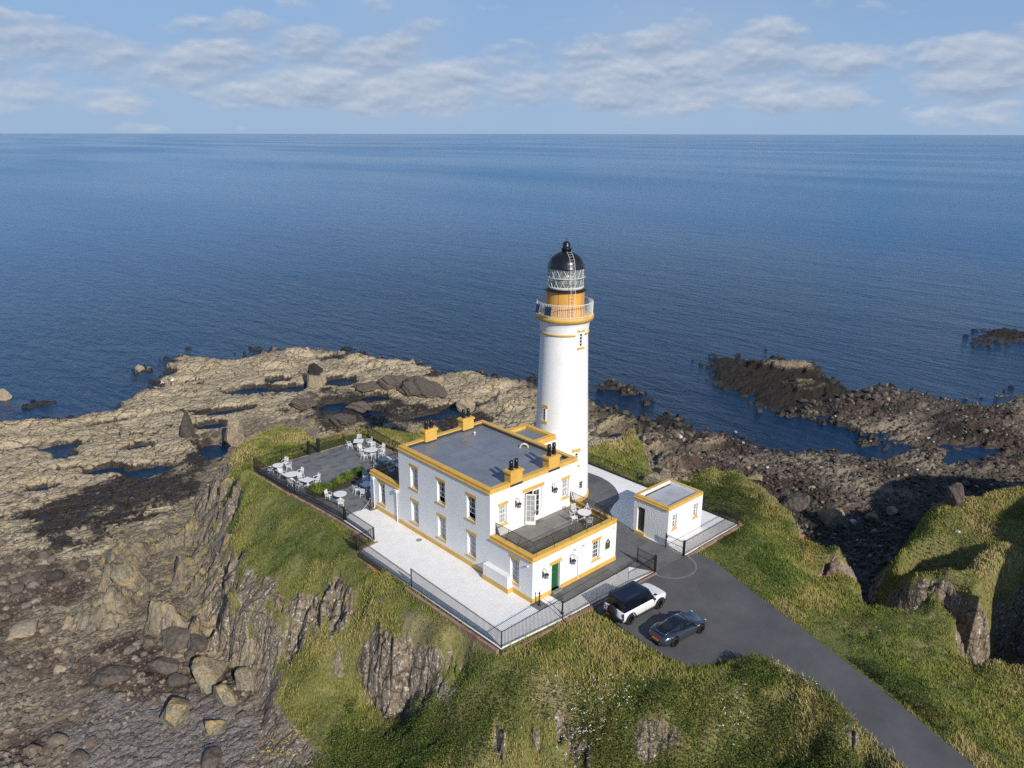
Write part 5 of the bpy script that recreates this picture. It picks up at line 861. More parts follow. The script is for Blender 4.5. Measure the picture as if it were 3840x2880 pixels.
kerb([(-5.85, 7.8), (-5.7, -2.6)], .24, -1.1, .16, 'raised stone kerb outside the tall yard fence')
kerb([(-5.6, -2.95), (.1, -3.12)], .22, -.8, .02, 'red stone kerb under the front corner fence')
kerb([(.15, -3.2), (3.0, -3.32)], .30, -.9, .10, 'broad pale sandstone kerb behind the parked off-road car')
kerb([(3.1, -3.3), (10.2, -3.52)], .18, -.3, .07, 'narrow kerb between forecourt fence and tarmac')
kerb([(14.25, -3.58), (22.5, -3.55)], .26, -.9, .03, 'reddish kerb below the fence in front of the store paving')
kerb([(22.45, -3.4), (22.5, 14.8)], .2, -.7, .03, 'dark kerb at the foot of the long back fence')
kerb([(-4.1, 36.02), (1.5, 36.02)], .16, -.2, .05, 'thin sandstone edging left of the terrace gate')
kerb([(2.95, 36.02), (8.9, 36.02), (8.65, 21.6)], .16, -.2, .05, 'thin sandstone edging at the far right of the terrace')
g = MB()
for P_ in ([(-5.82, 14.6), (-5.72, 8.1), (-5.4, 8.1), (-5.5, 14.9)], [(-5.7, 7.8), (-5.6, -2.7), (-5.28, -2.5), (-5.36, 7.8)], [(-4.85, 36.3), (-4.4, 28.6), (-4.02, 28.5), (-4.45, 36)], [(-4.35, 28.4), (-3.75, 21.2), (-3.75, 16.3), (-3.5, 16.3), (-3.5, 21), (-4.02, 28.4)]):
    g.prism(P_, -.3, -.04)
o = g.build('gravel_gutter', pm('dark_gutter_soil', (.035, .032, .028), .9, var=.3, vs=5), kind='structure')
bm = bmesh.new(); bm.from_mesh(o.data); bmesh.ops.recalc_face_normals(bm, faces=bm.faces); bm.to_mesh(o.data); bm.free()
# bollards with a rope or chain
def bollard(x, y, label, h=1.0, base=False):
    root = empty('bollard', (x, y, 0), 0, label, 'bollard')
    m = MB(); m.lathe([(.13, 0), (.13, .06), (.07, .12), (.055, .3), (.075, .33), (.05, .37), (.045, h*.62), (.075, h*.66), (.045, h*.7), (.04, h*.86), (.07, h*.88), (.075, h*.93), (.04, h), (.0, h+.02)], 16); m.build('bollard_column', BLKM, root)
    m = MB(); m.lathe([(.0, h+.08), (.035, h+.05), (.035, h+.02), (0, h)], 10); m.build('bollard_knob', SMW if not base else BLKM, root)
    if base: m = MB(); m.box(-.5, .5, -.5, .5, -.1, .022); m.build('slate_base', SLATE, root)
bollard(-.46, 20.92, 'black bollard by the wing wall holding a white rope'); bollard(-3.25, 20.62, 'black bollard at the terrace fence, far end of the white rope')
bollard(.22, -.52, 'black bollard on a square of slate at the front corner of the house', 1.1, True); bollard(.72, -2.35, 'black bollard by the forecourt fence, at the end of the chain', 1.05)
def rope(a, b, sag, r, m, name, label, cat):
    pts = [tuple(a[k]+(b[k]-a[k])*u-(sag*4*u*(1-u) if k == 2 else 0) for k in range(3)) for u in [i/14 for i in range(15)]]
    mb = MB(); mb.path(pts, r, 6); tag(mb.build(name, m), label, cat)
rope((-.46, 20.92, .88), (-3.25, 20.62, .88), .72, .018, pm('cotton_rope', (.62, .58, .48), .8), 'rope_barrier', 'white rope sagging across the entrance of the slate terrace', 'rope')
rope((.22, -.52, .95), (.72, -2.35, .92), .4, .012, BLKM, 'chain_barrier', 'thin black chain hanging between the two front bollards', 'chain')
m = MB(); m.lathe([(0, .011), (.27, .011)], 20, (-.6, 13.2)); m.build('manhole_cover', pm('manhole_grey', (.3, .3, .28), .8)); bpy.data.objects['manhole_cover']['label'] = 'round grey inspection cover set in the white yard'; bpy.data.objects['manhole_cover']['category'] = 'manhole cover'
hr = empty('hose_reel', (19.3, .2, 0), 0, 'black hose reel hanging on the right wall of the store', 'hose reel')
m = MB(); m.lathe([(.12, -.1), (.26, -.1), (.3, 0), (.26, .1), (.12, .1)], 20); o = m.build('reel', BLKM, hr); o.rotation_euler = (R(90), 0, R(90)); o.location = (.05, 0, .65); m = MB(); m.box(-.1, .02, -.03, .03, .5, 1.25); m.build('bracket', BLKM, hr)

# ------------------------------------------------------------ garden furniture
CW = pm('white_cast_metal', (.80, .80, .79), .4, var=.03)
def make_chair():
    root = empty('garden_chair', (0, 0, 0)); 
    m = MB(); m.box(-.23, .23, -.23, .23, .41, .435); m.bar((-.24, .23, .42), (.24, .23, .42), .02, 6); m.build('seat', CW, root)
    b = MB(); P = lambda u, v: (u, -.22-.10*v/.5, .44+v)
    for u in (-.22, .22): b.path([P(u, 0), P(u, .5)], .02, 5)
    for v in (.12, .5): b.bar(P(-.22, v), P(.22, v), .02, 5)
    for i in range(4):
        for s in (1, -1): b.bar(P(-.2+.1*i, .14 if s > 0 else .48), P(-.1+.1*i, .48 if s > 0 else .14), .011, 4)
    for u in (-.11, 0, .11): b.bar(P(u, .12), P(u, .5), .010, 4)
    b.build('backrest', CW, root)
    for s in (-1, 1):
        a = MB(); a.path([(s*.24, -.26, .66), (s*.27, .02, .67), (s*.26, .22, .65)], .02, 5); a.bar((s*.25, .18, .43), (s*.26, .19, .65), .015, 5); a.build('armrest', CW, root)
        for y, y2 in ((.21, .26), (-.22, -.31)): l = MB(); l.bar((s*.22, y, .42), (s*.26, y2, 0), .022, 6, .015); l.build('leg', CW, root)
    x = MB(); x.path([(-.24, .24, .17), (0, .05, .2), (.24, .24, .17)], .012, 4); x.path([(-.24, -.27, .17), (0, -.05, .2), (.24, -.27, .17)], .012, 4); x.build('stretcher', CW, root)
    return root
def make_table(kind, w, d):
    root = empty('garden_table', (0, 0, 0)); m = MB()
    if kind == 'square': m.box(-w, w, -d, d, .70, .735); m.box(-w+.06, w-.06, -d+.06, d-.06, .66, .70)
    else:
        n = 36; top = [(w*math.cos(2*math.pi*i/n), d*math.sin(2*math.pi*i/n)) for i in range(n)]; m.prism(top, .70, .735); m.prism([(x*.93, y*.93) for x, y in top], .665, .70)
    m.build('tabletop', CW, root)
    p = MB(); p.lathe([(.09, .1), (.06, .2), (.09, .32), (.05, .45), (.06, .6), (.16, .67)], 14); p.build('pedestal', CW, root)
    for k in range(4):
        a = R(45+90*k); l = MB(); l.path([(0, 0, .22), (.2*math.cos(a), .2*math.sin(a), .16), (.38*math.cos(a), .38*math.sin(a), .03)], .03, 6); l.build('foot', CW, root)
    return root
def copytree(o):
    c = o.copy(); COL.objects.link(c)
    for k in list(o.children):
        d = k.copy(); COL.objects.link(d); d.parent = c
    return c
chair0 = make_chair(); used_chair = [False]
FLT, FLW, FLA = .012, HW-.42, HA-.42
TB = [  # name, kind, x, y, floor, w, d, rot, label, chairs[(x,y,label)]
 ('round', -2.91, 34.2, FLT, .54, .54, 0, 'round white table in the far left corner of the slate terrace', [(-3.75, 34.25, 'white chair left of the corner round table, back to the fence'), (-3.2, 33.25, 'white chair in front of the corner round table'), (-1.95, 33.85, 'white armchair right of the corner round table, nearer one'), (-1.75, 34.95, 'white armchair right of the corner round table, farther one')]),
 ('oval', -2.96, 31.27, FLT, .8, .62, -12, 'oval white table second along the cliff side fence', [(-3.62, 30.3, 'white chair at the near side of the oval table by the cliff fence'), (-3.35, 32.35, 'white chair behind the oval table by the cliff fence'), (-1.85, 31.55, 'white chair right of the oval table by the cliff fence')]),
 ('square', -2.42, 29.0, FLT, .5, .5, 18, 'square white table by the cliff side fence next to the green clump', [(-3.35, 28.95, 'white chair left of the square table near the cliff fence'), (-1.35, 29.15, 'white chair right of the square table near the cliff fence'), (-2.2, 27.95, 'white chair in front of the square table beside the ornamental grass'), (-2.55, 30.05, 'lattice backed white chair between the oval and the square table')]),
 ('round', -1.67, 24.16, FLT, .62, .62, 0, 'lone round white table near the rope barrier', [(-2.35, 25.1, 'white chair behind the lone round table'), (-2.3, 23.05, 'white chair in front of the lone round table, seen from its back')]),
 ('square', 1.35, 24.3, FLT, .5, .5, 0, 'square white table in shade behind the low wing', [(.3, 24.45, 'shaded white chair left of the table behind the wing, farther one'), (.45, 23.45, 'white chair left of the table behind the wing, nearest the rope'), (1.25, 23.1, 'shaded white chair in front of the table behind the wing'), (1.9, 25.4, 'shaded white chair behind the table at the wing'), (2.6, 26.5, 'white chair half hidden by the wing roof beside the plants')]),
 ('square', 6.82, 34.47, FLT, .52, .52, -37, 'square white table in the far right corner of the terrace', [(5.85, 34.75, 'white chair left of the far corner square table'), (7.45, 35.35, 'white chair behind the far corner square table'), (7.9, 34.0, 'white chair right of the far corner square table'), (6.3, 33.45, 'white chair in front of the far corner square table')]),
 ('oval', 6.41, 31.37, FLT, .78, .62, -20, 'oval white table in the middle of the right hand row', [(6.05, 32.5, 'white chair behind the right hand oval table, left one'), (7.35, 32.45, 'white chair behind the right hand oval table, right one'), (5.4, 31.1, 'white chair left of the right hand oval table'), (5.95, 30.2, 'white chair in front of the right hand oval table'), (7.1, 30.4, 'white chair at the near right of the right hand oval table'), (7.85, 31.45, 'white chair at the far right of the right hand oval table')]),
 ('square', 6.15, 28.35, FLT, .6, .5, -8, 'square white table behind the railing of the wing terrace', [(5.15, 28.3, 'white chair left of the table behind the wing railing'), (6.65, 27.4, 'white chair in front of the table behind the wing railing')]),
 ('round', 2.35, 19.9, FLW, .5, .5, 0, 'round table on the small roof terrace of the wing', [(1.35, 19.95, 'shaded chair on the small roof terrace of the wing'), (2.3, 18.85, 'shaded chair half hidden by the house wall on the wing terrace')]),
 ('round', 7.82, 2.1, FLA, .56, .56, 0, 'round white table on the annexe roof terrace', [(6.95, 2.45, 'white chair left of the table on the annexe roof terrace'), (7.85, 3.1, 'white chair behind the table on the annexe roof terrace'), (8.6, 2.45, 'white chair right of the table on the annexe roof terrace, by the railing'), (7.35, 1.2, 'white chair in front of the table on the annexe roof terrace')])]
protos = {}
for kind, x, y, fl, w, d, rz, label, chairs in TB:
    k = (kind, w, d)
    if k not in protos: tb = make_table(kind, w, d); protos[k] = tb
    else: tb = copytree(protos[k])
    tb.location = (x, y, fl); tb.rotation_euler = (0, 0, R(rz)); tag(tb, label, 'table', 'white garden tables on the terraces')
    for cx, cy, cl_ in chairs:
        c = chair0 if not used_chair[0] else copytree(chair0); used_chair[0] = True
        c.location = (cx, cy, fl); c.rotation_euler = (0, 0, math.atan2(y-cy, x-cx)-R(90)+random.uniform(-.15, .15)); tag(c, cl_, 'chair', 'white garden chairs round the tables')
# ------------------------------------------------------------ vehicles
CARW = pm('white_car_paint', (.78, .79, .80), .25, var=.02, coat=1.0)
CARB = pm('black_car_paint', (.006, .008, .014), .18, var=.1, coat=1.0)
CARG = pm('slate_blue_car_paint', (.10, .125, .155), .28, metal=.75, var=.05, coat=1.0)
TYRE = pm('tyre_rubber', (.012, .012, .013), .75, var=.2, vs=6)
RIMB = pm('black_alloy', (.02, .02, .022), .3, metal=.6)
CGL = pm('dark_car_glass', (.006, .009, .014), .04, var=.1, spec=.8)
PLAST = pm('black_plastic_trim', (.018, .018, .02), .6, var=.1)
YPL = pm('yellow_number_plate', (.75, .38, .02), .4); RED = pm('red_lamp', (.35, .01, .01), .2); LAMP = pm('clear_lamp', (.5, .52, .55), .1); CHR = pm('bright_metal', (.7, .7, .7), .2, metal=1)
def loft(name, secs, m, par, sub=0, close=True, smooth=True):
    """secs: list of (x, [(y,z)...]) half sections from the bottom centre over the side to the top centre; mirrored"""
    v = []; f = []; n = None
    for x, P in secs:
        ring = [(x if len(p) < 3 else p[2], p[0], p[1]) for p in P]+[(x if len(p) < 3 else p[2], -p[0], p[1]) for p in reversed(P) if abs(p[0]) > 1e-6]
        n = len(ring); v += ring
    for i in range(len(secs)-1):
        for j in range(n): f.append((i*n+j, i*n+(j+1) % n, (i+1)*n+(j+1) % n, (i+1)*n+j))
    if close: f += [tuple(range(n)), tuple(range((len(secs)-1)*n, len(secs)*n))[::-1]]
    mb = MB(); mb.add(v, f, smooth); o = mb.build(name, m, par)
    bm = bmesh.new(); bm.from_mesh(o.data); bmesh.ops.remove_doubles(bm, verts=bm.verts, dist=1e-4); bmesh.ops.recalc_face_normals(bm, faces=bm.faces); bm.to_mesh(o.data); bm.free()
    if sub: s = o.modifiers.new('s', 'SUBSURF'); s.levels = s.render_levels = sub
    return o
def wheel(par, x, y, r, w, side, spokes=5, caliper=None, name='wheel', rim=.66):
    root = bpy.data.objects.new(name, None); link(root, par); root.location = (x, y, r); root.rotation_euler = (R(90)*-side, 0, 0)   # local z points outwards
    t = MB(); t.lathe([(r*rim, -w/2), (r*.93, -w/2), (r, -w/2+.04), (r, w/2-.04), (r*.95, w/2-.005), (r*rim, w/2)], 36); t.lathe([(r*rim, w/2), (r*rim-.02, w/2-.03), (r*rim-.03, -w/2)], 36); t.build('tyre', TYRE, root)
    g = MB(); g.lathe([(r*rim, w/2-.005), (r*rim-.02, w/2-.02), (r*rim-.03, w/2-.10)], 36); g.lathe([(0, w/2-.03), (.055, w/2-.035), (.06, w/2-.07)], 12)
    for k in range(spokes):
        a = 2*math.pi*k/spokes
        for da in (-.13, .13): g.bar((.04*math.cos(a), .04*math.sin(a), w/2-.05), ((r*rim-.02)*math.cos(a+da), (r*rim-.02)*math.sin(a+da), w/2-.03), .022, 5)
    g.lathe([(0, w/2-.12), (r*rim-.03, w/2-.12)], 24); g.build('rim', RIMB, root)
    if caliper: c = MB(); c.lathe([(r*rim*.62, w/2-.11), (r*rim*.62, w/2-.065), (r*rim*.88, w/2-.065), (r*rim*.88, w/2-.11)], 8, a0=R(20), a1=R(75)); c.build('brake_caliper', caliper, root)
    return root
# --- white off-road car
suv = empty('off_road_car', (4.95, -5.62, 0), R(-3.3), 'white boxy off-road car with black roof and rear spare wheel parked by the railing', 'car')
XW, RW = (-1.53, 1.55), .405
def arch(x, base, R_, zc=RW):
    s = base
    for xw in XW:
        d = abs(x-xw)
        if d < R_: s = max(s, zc+math.sqrt(R_*R_-d*d))
    return s
secs = []
xs = sorted(set([-2.28, -2.25, -2.1, 2.0, 2.15, 2.27, 2.33]+[round(-2.0+.05*i, 3) for i in range(81)]))
for x in xs:
    e = max(0, (x-1.9)/.43); k = 1-.13*e**2; kr = 1-.02*max(0, (-2.1-x)/.18)
    w = .985*k*kr; top = 1.17-.10*max(0, (x-1.1)/1.2)**1.6-(.10*max(0, e-.45)); bo = .42 if x < 2.1 else .5; s = arch(x, bo, .50)
    zt = top if x > .9 else 1.17
    secs.append((x, [(0, bo), (.66*k, bo), (.66*k, max(s, bo+.01)), (w-.02, max(s, bo+.02)), (w, max(s+.03, .62)), (w*1.0, max(s+.05, .86)), (w-.015, zt-.07), (w-.07, zt-.015), (w-.2, zt), (w*.5, zt+.015), (0, zt+.02)]))
loft('body', secs, CARW, suv)
# cabin
def ring(x0, x1, w, z, r=.06):
    return [(x0, w-r, z), (x0+r, w, z), (x1-r, w, z), (x1, w-r, z), (x1, -w+r, z), (x1-r, -w, z), (x0+r, -w, z), (x0, -w+r, z)]
def stack(name, rings, m, par, smooth=False):
    mb = MB(); n = len(rings[0]); v = [p for r_ in rings for p in r_]; f = [(i*n+j, i*n+(j+1) % n, (i+1)*n+(j+1) % n, (i+1)*n+j) for i in range(len(rings)-1) for j in range(n)]+[tuple(range(n))[::-1], tuple(range((len(rings)-1)*n, len(rings)*n))]
    mb.add(v, f, smooth); o = mb.build(name, m, par); bm = bmesh.new(); bm.from_mesh(o.data); bmesh.ops.recalc_face_normals(bm, faces=bm.faces); bm.to_mesh(o.data); bm.free(); return o
stack('cabin', [ring(-2.24, 1.02, .93, 1.15), ring(-2.2, .52, .78, 1.84, .08), ring(-2.16, .44, .76, 1.9, .08)], CARB, suv)
stack('roof', [ring(-2.24, .55, .79, 1.87, .1), ring(-2.25, .56, .80, 1.915, .12), ring(-2.18, .46, .74, 1.955, .12), ring(-1.9, .2, .5, 1.97, .12)], CARB, suv)
rb = MB()
for y in (-.42, -.25, -.08, .09, .26, .43): rb.box(-1.85, .1, y-.02, y+.02, 1.955, 1.982)
rb.build('roof_ribs', CARB, suv)
def panel(name, pts, m, par, off=(0, 0, .004)):
    mb = MB(); P = [Vector(p)+Vector(off) for p in pts]; mb.add(P, [tuple(range(len(P)))]); mb.add([p-Vector(off)*3 for p in P], [tuple(range(len(P)))[::-1]]); return mb.build(name, m, par)
panel('windscreen', [(.98, -.78, 1.22), (.98, .78, 1.22), (.58, .68, 1.80), (.58, -.68, 1.80)], CGL, suv, (.02, 0, .012))
for s in (-1, 1):
    Z = lambda z: s*(.935-.15*(z-1.15)/.69)
    for a, b, c, d in ((.80, .10, .10, .48), (.04, -.82, -.82, .04), (-.90, -1.50, -1.50, -.90)):
        panel('side_window', [(a, Z(1.22), 1.22), (b, Z(1.22), 1.22), (c, Z(1.78), 1.78), (d, Z(1.78), 1.78)], CGL, suv, (0, s*.008, 0))
    m = MB(); m.obox((.78, s*1.09, 1.22), (.06, .1, .07), Matrix.Identity(3)); m.bar((.78, s*.93, 1.18), (.78, s*1.04, 1.2), .025, 5); m.build('wing_mirror', CARB, suv, bevel=.02)
    for xw in XW:
        m = MB(); A = [R(i*7.5) for i in range(-1, 26)]; v = []; 
        for a in A:
            for r_, y in ((.49, .955), (.49, 1.005), (.555, 1.0), (.565, .96)): v.append((xw+r_*math.cos(a), s*y, RW+r_*math.sin(a)))
        m.add(v, [(4*i+j, 4*i+(j+1) % 4, 4*i+4+(j+1) % 4, 4*i+4+j) for i in range(len(A)-1) for j in range(4)]); m.build('wheel_arch', PLAST, suv)
        wheel(suv, xw, s*.86, RW, .26, s)
    m = MB(); m.box(-.98, 1.0, s*.985-.03, s*.985+.03, .36, .47); m.build('side_sill', PLAST, suv)
    m = MB(); m.box(1.15, 1.42, s*.70-.11, s*.70+.11, 1.165, 1.19); m.build('bonnet_vent', PLAST, suv, bevel=.01)
    m = MB(); m.box(.86, .92, s*.985-.006, s*.985+.006, .86, 1.08); m.build('side_vent', PLAST, suv)
    m = MB(); m.box(-2.3, -2.27, s*.84-.06, s*.84+.06, .85, .92); m.box(-2.3, -2.27, s*.84-.06, s*.84+.06, .98, 1.05); m.build('tail_lamp', RED, suv)
    m = MB(); m.box(2.2, 2.34, s*.68-.12, s*.68+.12, .82, .98); m.build('headlight', LAMP, suv, bevel=.02)
    for hx in (-.6, .28): m = MB(); m.box(hx-.09, hx+.09, s*.985-.012, s*.985+.012, .98, 1.01); m.build('door_handle', CARW, suv)
    m = MB()
    for dx in (.93, -.02, -.95): m.box(dx-.006, dx+.006, s*.984-.003, s*.984+.003, .5, 1.12)
    m.build('door_seams', PLAST, suv)
m = MB(); m.box(-2.4, -2.2, -.92, .92, .40, .62); m.build('rear_bumper', PLAST, suv, bevel=.03); m = MB(); m.box(2.2, 2.42, -.88, .88, .40, .66); m.build('front_bumper', PLAST, suv, bevel=.03)
m = MB(); m.box(-2.31, -2.27, -.98, -.94, .62, 1.15); m.box(-2.295, -2.27, .55, .6, .6, 1.15); m.build('rear_trim', PLAST, suv)
m = MB(); m.box(-2.42, -2.4, .1, .62, .50, .61); m.build('number_plate', YPL, suv)
sw = wheel(suv, -2.42, .08, .40, .24, 1, name='spare_wheel'); sw.rotation_euler = (0, R(-90), 0); sw.location = (-2.44, .02, 1.02)
m = MB(); m.lathe([(0, .135), (.1, .13), (.26, .12), (.27, .09)], 24); c = m.build('spare_cover', PLAST, sw)
# --- grey blue sports coupe
sp = empty('sports_car', (5.04, -9.33, 0), R(-7.3), 'slate blue sports coupe with black roof parked with its tail to the grass', 'car')
XW, RW = (-1.30, 1.27), .345
secs = []
xs = sorted(set([-2.26, -2.24, -2.18, -2.1, 2.05, 2.12, 2.18, 2.22]+[round(-2.0+.05*i, 3) for i in range(81)]))
for x in xs:
    u = x
    w = np.interp(u, [-2.26, -2.1, -1.7, -1.1, -.4, .4, 1.2, 1.7, 2.0, 2.15, 2.22], [.60, .78, .90, .93, .875, .86, .895, .86, .74, .58, .42])
    zf = np.interp(u, [-2.26, -2.15, -1.9, -1.3, -.7, 0, .8, 1.25, 1.7, 2.0, 2.15, 2.22], [.56, .74, .84, .885, .84, .80, .82, .835, .78, .68, .58, .48])
    zc = np.interp(u, [-2.26, -2.15, -1.9, -1.5, -.7, .7, 1.1, 1.6, 2.0, 2.15, 2.22], [.56, .74, .84, .90, .90, .88, .80, .72, .62, .55, .47])
    b = .17 if u < 2 else .2; s = arch(u, b, .375)
    if u < -2.05: b = s = .3
    secs.append((u, [(0, b), (.60*w, b), (.62*w, max(s, b+.01)), (w-.03, max(s, b+.02)), (w, max(s+.02, .40)), (w+.003, max(s+.03, .58)), (w-.02, max(zf-.12, s+.04)), (w-.10, max(zf-.02, s+.05)), (w*.72, zf), (w*.5, (zf+zc)/2-.006), (w*.25, zc), (0, zc)]))
loft('body', secs, CARG, sp)
hx = [.98, .85, .7, .5, .3, .1, -.1, -.3, -.6, -.9, -1.2, -1.5, -1.75, -1.85]
hz_ = [.84, .93, 1.02, 1.13, 1.22, 1.265, 1.28, 1.275, 1.235, 1.16, 1.07, .98, .90, .86]
cs_ = []
for x, z in zip(hx, hz_):
    wb_ = np.interp(x, [-1.85, -1.5, -.8, 0, .6, .85, .98], [.42, .55, .66, .72, .72, .66, .52]); k = max(0.02, (z-.84)/.44); wt = wb_-.22*k
    cs_.append((x, [(0, .80), (wb_, .80), (wb_-.01, .84), ((wb_*.4+wt*.6)+.02, .84+(z-.84)*.62), (wt+.02, .84+(z-.84)*.86), (wt-.06, z-.015*k), (wt*.5, z-.002), (0, z)]))
loft('cabin', cs_, CARB, sp)
panel('windscreen', [(.86, -.50, .925), (.9, 0, .90), (.86, .50, .925), (.36, .44, 1.185), (.36, 0, 1.20), (.36, -.44, 1.185)], pm('windscreen_glass', (.05, .06, .065), .05), sp, (.018, 0, .022))
panel('rear_window', [(-.95, .40, 1.135), (-.95, -.40, 1.135), (-1.55, -.36, .965), (-1.55, .36, .965)], CGL, sp, (-.006, 0, .018))
for s in (-1, 1):
    panel('side_window', [(.62, s*.675, .89), (-.55, s*.68, .89), (-.50, s*.56, 1.13), (-.1, s*.55, 1.19), (.2, s*.56, 1.15)], CGL, sp, (0, s*.02, .006))
    m = MB(); m.obox((.58, s*.93, .93), (.05, .09, .05), Matrix.Identity(3)); m.bar((.56, s*.78, .88), (.58, s*.88, .92), .02, 5); m.build('wing_mirror', CARB, sp, bevel=.02)
    for i, xw in enumerate(XW): wheel(sp, xw, s*(.80 if i else .82), RW, .26 if i else .3, s, 5, RED, rim=.76)
    m = MB(); m.lathe([(0, .06), (.07, .045), (.10, 0)], 16); o = m.build('headlight', LAMP, sp); o.location = (1.93, s*.62, .70); o.rotation_euler = (0, R(40), 0)
    m = MB(); m.box(-.12, .06, s*.885-.01, s*.885+.01, .66, .69); m.build('door_handle', CHR, sp)
    m = MB(); m.bar((-2.3, s*.42, .27), (-2.16, s*.42, .27), .055, 12); m.build('tailpipe', CHR, sp)
m = MB()
for s in (-1, 1):
    for k in range(5): m.box(-1.98+k*.022, -1.965+k*.022, s*(.06)+(0 if s > 0 else -.34), s*(.06)+(.34 if s > 0 else 0), .872-k*.0+.004*k, .884+.006*k)
m.build('engine_grille', CHR, sp)
m = MB(); m.box(-2.03, -1.80, -.46, .46, .835, .868+.004); m.build('grille_panel', PLAST, sp)
m = MB(); m.box(-2.262, -2.2, -.62, .62, .655, .685); m.build('tail_light_bar', RED, sp)
m = MB(); m.box(-2.29, -2.262, -.26, .26, .44, .55); m.build('number_plate', YPL, sp)
m = MB(); m.box(-2.24, -1.95, -.66, .66, .2, .34); m.build('diffuser', PLAST, sp, bevel=.02)
# ------------------------------------------------------------ boulders and sea stacks
def rock_mat(name, lo, hi, lich=None, cap=None, spots=True, lo2=None):
    m = bpy.data.materials.new(name); m.use_nodes = True; t = m.node_tree; b = t.nodes['Principled BSDF']
    P = N(t, 'ShaderNodeNewGeometry').outputs['Position']; nz = N(t, 'ShaderNodeSeparateXYZ'); t.links.new(N(t, 'ShaderNodeNewGeometry').outputs['Normal'], nz.inputs[0])
    n = noise(t, P, 3.2, 7, .65); n2 = noise(t, P, .9, 5, .65); n3 = noise(t, P, 12, 4, .6)
    c = mix(t, ramp(t, n, [(.3, (0, 0, 0)), (.7, (1, 1, 1))]), lo, hi)
    if lich:
        f = mth(t, 'ADD', n2, mth(t, 'MULTIPLY', nz.outputs[2], .16)); c = mix(t, ramp(t, f, [(.60, (0, 0, 0)), (.68, (.8, .8, .8))]), c, mix(t, ramp(t, n3, [(.4, (0, 0, 0)), (.65, (1, 1, 1))]), (.30, .26, .15), lich)); vj = N(t, 'ShaderNodeTexVoronoi', feature='DISTANCE_TO_EDGE'); vj.inputs['Scale'].default_value = 1.1; t.links.new(noise(t, P, .9, 3, .6, 1), vj.inputs['Vector']); vj2 = mapping(t, vj.inputs['Vector'].links[0].from_socket, (5, 5, 5)); t.links.new(vj2, vj.inputs['Vector']); c = mix(t, ramp(t, vj.outputs['Distance'], [(0, (.8, .8, .8)), (.06, (0, 0, 0))]), c, (.03, .025, .02))
    if spots: c = mix(t, ramp(t, noise(t, P, 5, 4, .7), [(.64, (0, 0, 0)), (.68, (.8, .8, .8))]), c, (.5, .48, .42))
    if cap:
        gz = N(t, 'ShaderNodeTexCoord').outputs['Object']; s = N(t, 'ShaderNodeSeparateXYZ'); t.links.new(gz, s.inputs[0]); f = mth(t, 'ADD', s.outputs[2], mth(t, 'MULTIPLY', n, 1.2)); c = mix(t, ramp(t, f, [(.9, (0, 0, 0)), (1.0, (1, 1, 1))]) if False else ramp(t, mth(t, 'MULTIPLY', f, .4), [(.62, (0, 0, 0)), (.72, (1, 1, 1))]), c, cap)
    t.links.new(c, b.inputs['Base Color']); b.inputs['Roughness'].default_value = .8; b.inputs['Specular IOR Level'].default_value = .3
    bp = N(t, 'ShaderNodeBump'); bp.inputs['Strength'].default_value = .9; bp.inputs['Distance'].default_value = .08; t.links.new(mth(t, 'ADD', n, mth(t, 'MULTIPLY', n3, .5)), bp.inputs['Height']); t.links.new(bp.outputs[0], b.inputs['Normal']); return m
RM = {'lich': rock_mat('lichened_boulder', (.13, .115, .085), (.33, .29, .2), (.52, .27, .05)), 'dark': rock_mat('dark_boulder', (.05, .042, .036), (.16, .13, .105), spots=False), 'brown': rock_mat('brown_boulder', (.10, .08, .06), (.24, .19, .15), spots=False),
      'pale': rock_mat('pale_boulder', (.24, .19, .13), (.44, .36, .25), spots=False), 'spike': rock_mat('black_sea_rock', (.03, .027, .025), (.10, .085, .07), spots=False), 'stack': rock_mat('lichened_sea_stack', (.16, .13, .10), (.38, .32, .23), (.50, .30, .05), spots=False),
      'capped': rock_mat('black_topped_rock', (.24, .19, .125), (.42, .34, .23), cap=(.035, .03, .026), spots=False), 'grey': rock_mat('grey_outcrop', (.12, .10, .085), (.32, .27, .21), (.42, .28, .08)), 'white': rock_mat('white_stone', (.5, .48, .44), (.62, .6, .55), spots=False)}
def ico(sub):
    bm = bmesh.new(); bmesh.ops.create_icosphere(bm, subdivisions=sub, radius=1); v = np.array([p.co[:] for p in bm.verts]); f = np.array([[q.index for q in p.verts] for p in bm.faces]); bm.free(); return v, f
ICO = {k: ico(k) for k in (2, 3, 5)}
def rock_shape(seed, sub, sx, sy, sz, cuts=9, rough=.10, point=0):
    r_ = np.random.RandomState(seed); v, f = ICO[sub]; v = v.copy()
    for k in range(cuts):
        n = r_.normal(size=3); n[2] *= .7; n /= np.linalg.norm(n); d = r_.uniform(.5, .88); e = v@n-d; v -= np.clip(e, 0, None)[:, None]*n*.93
    if point: v[:, :2] *= (1-point*np.clip((v[:, 2]+1)/2, 0, 1))[:, None]
    q = v*2.2+seed*3.7; w = fbm(q[:, 0]+q[:, 2]*.7, q[:, 1]-q[:, 2]*.6, seed, 4); v *= (1+rough*w)[:, None]
    return v*np.array([sx, sy, sz]), f
def mesh_np(name, v, f, m, smooth=False):
    me = bpy.data.meshes.new(name); me.vertices.add(len(v)); me.vertices.foreach_set('co', v.astype(np.float32).ravel()); k = f.shape[1]
    me.loops.add(f.size); me.loops.foreach_set('vertex_index', f.astype(np.int32).ravel()); me.polygons.add(len(f)); me.polygons.foreach_set('loop_start', np.arange(0, f.size, k, dtype=np.int32)); me.polygons.foreach_set('loop_total', np.full(len(f), k, np.int32))
    me.polygons.foreach_set('use_smooth', np.full(len(f), smooth)); me.update(); me.materials.append(m); return me
def zat(x, y): return float(hgt(np.array([x*1.]), np.array([y*1.]))[0][0])
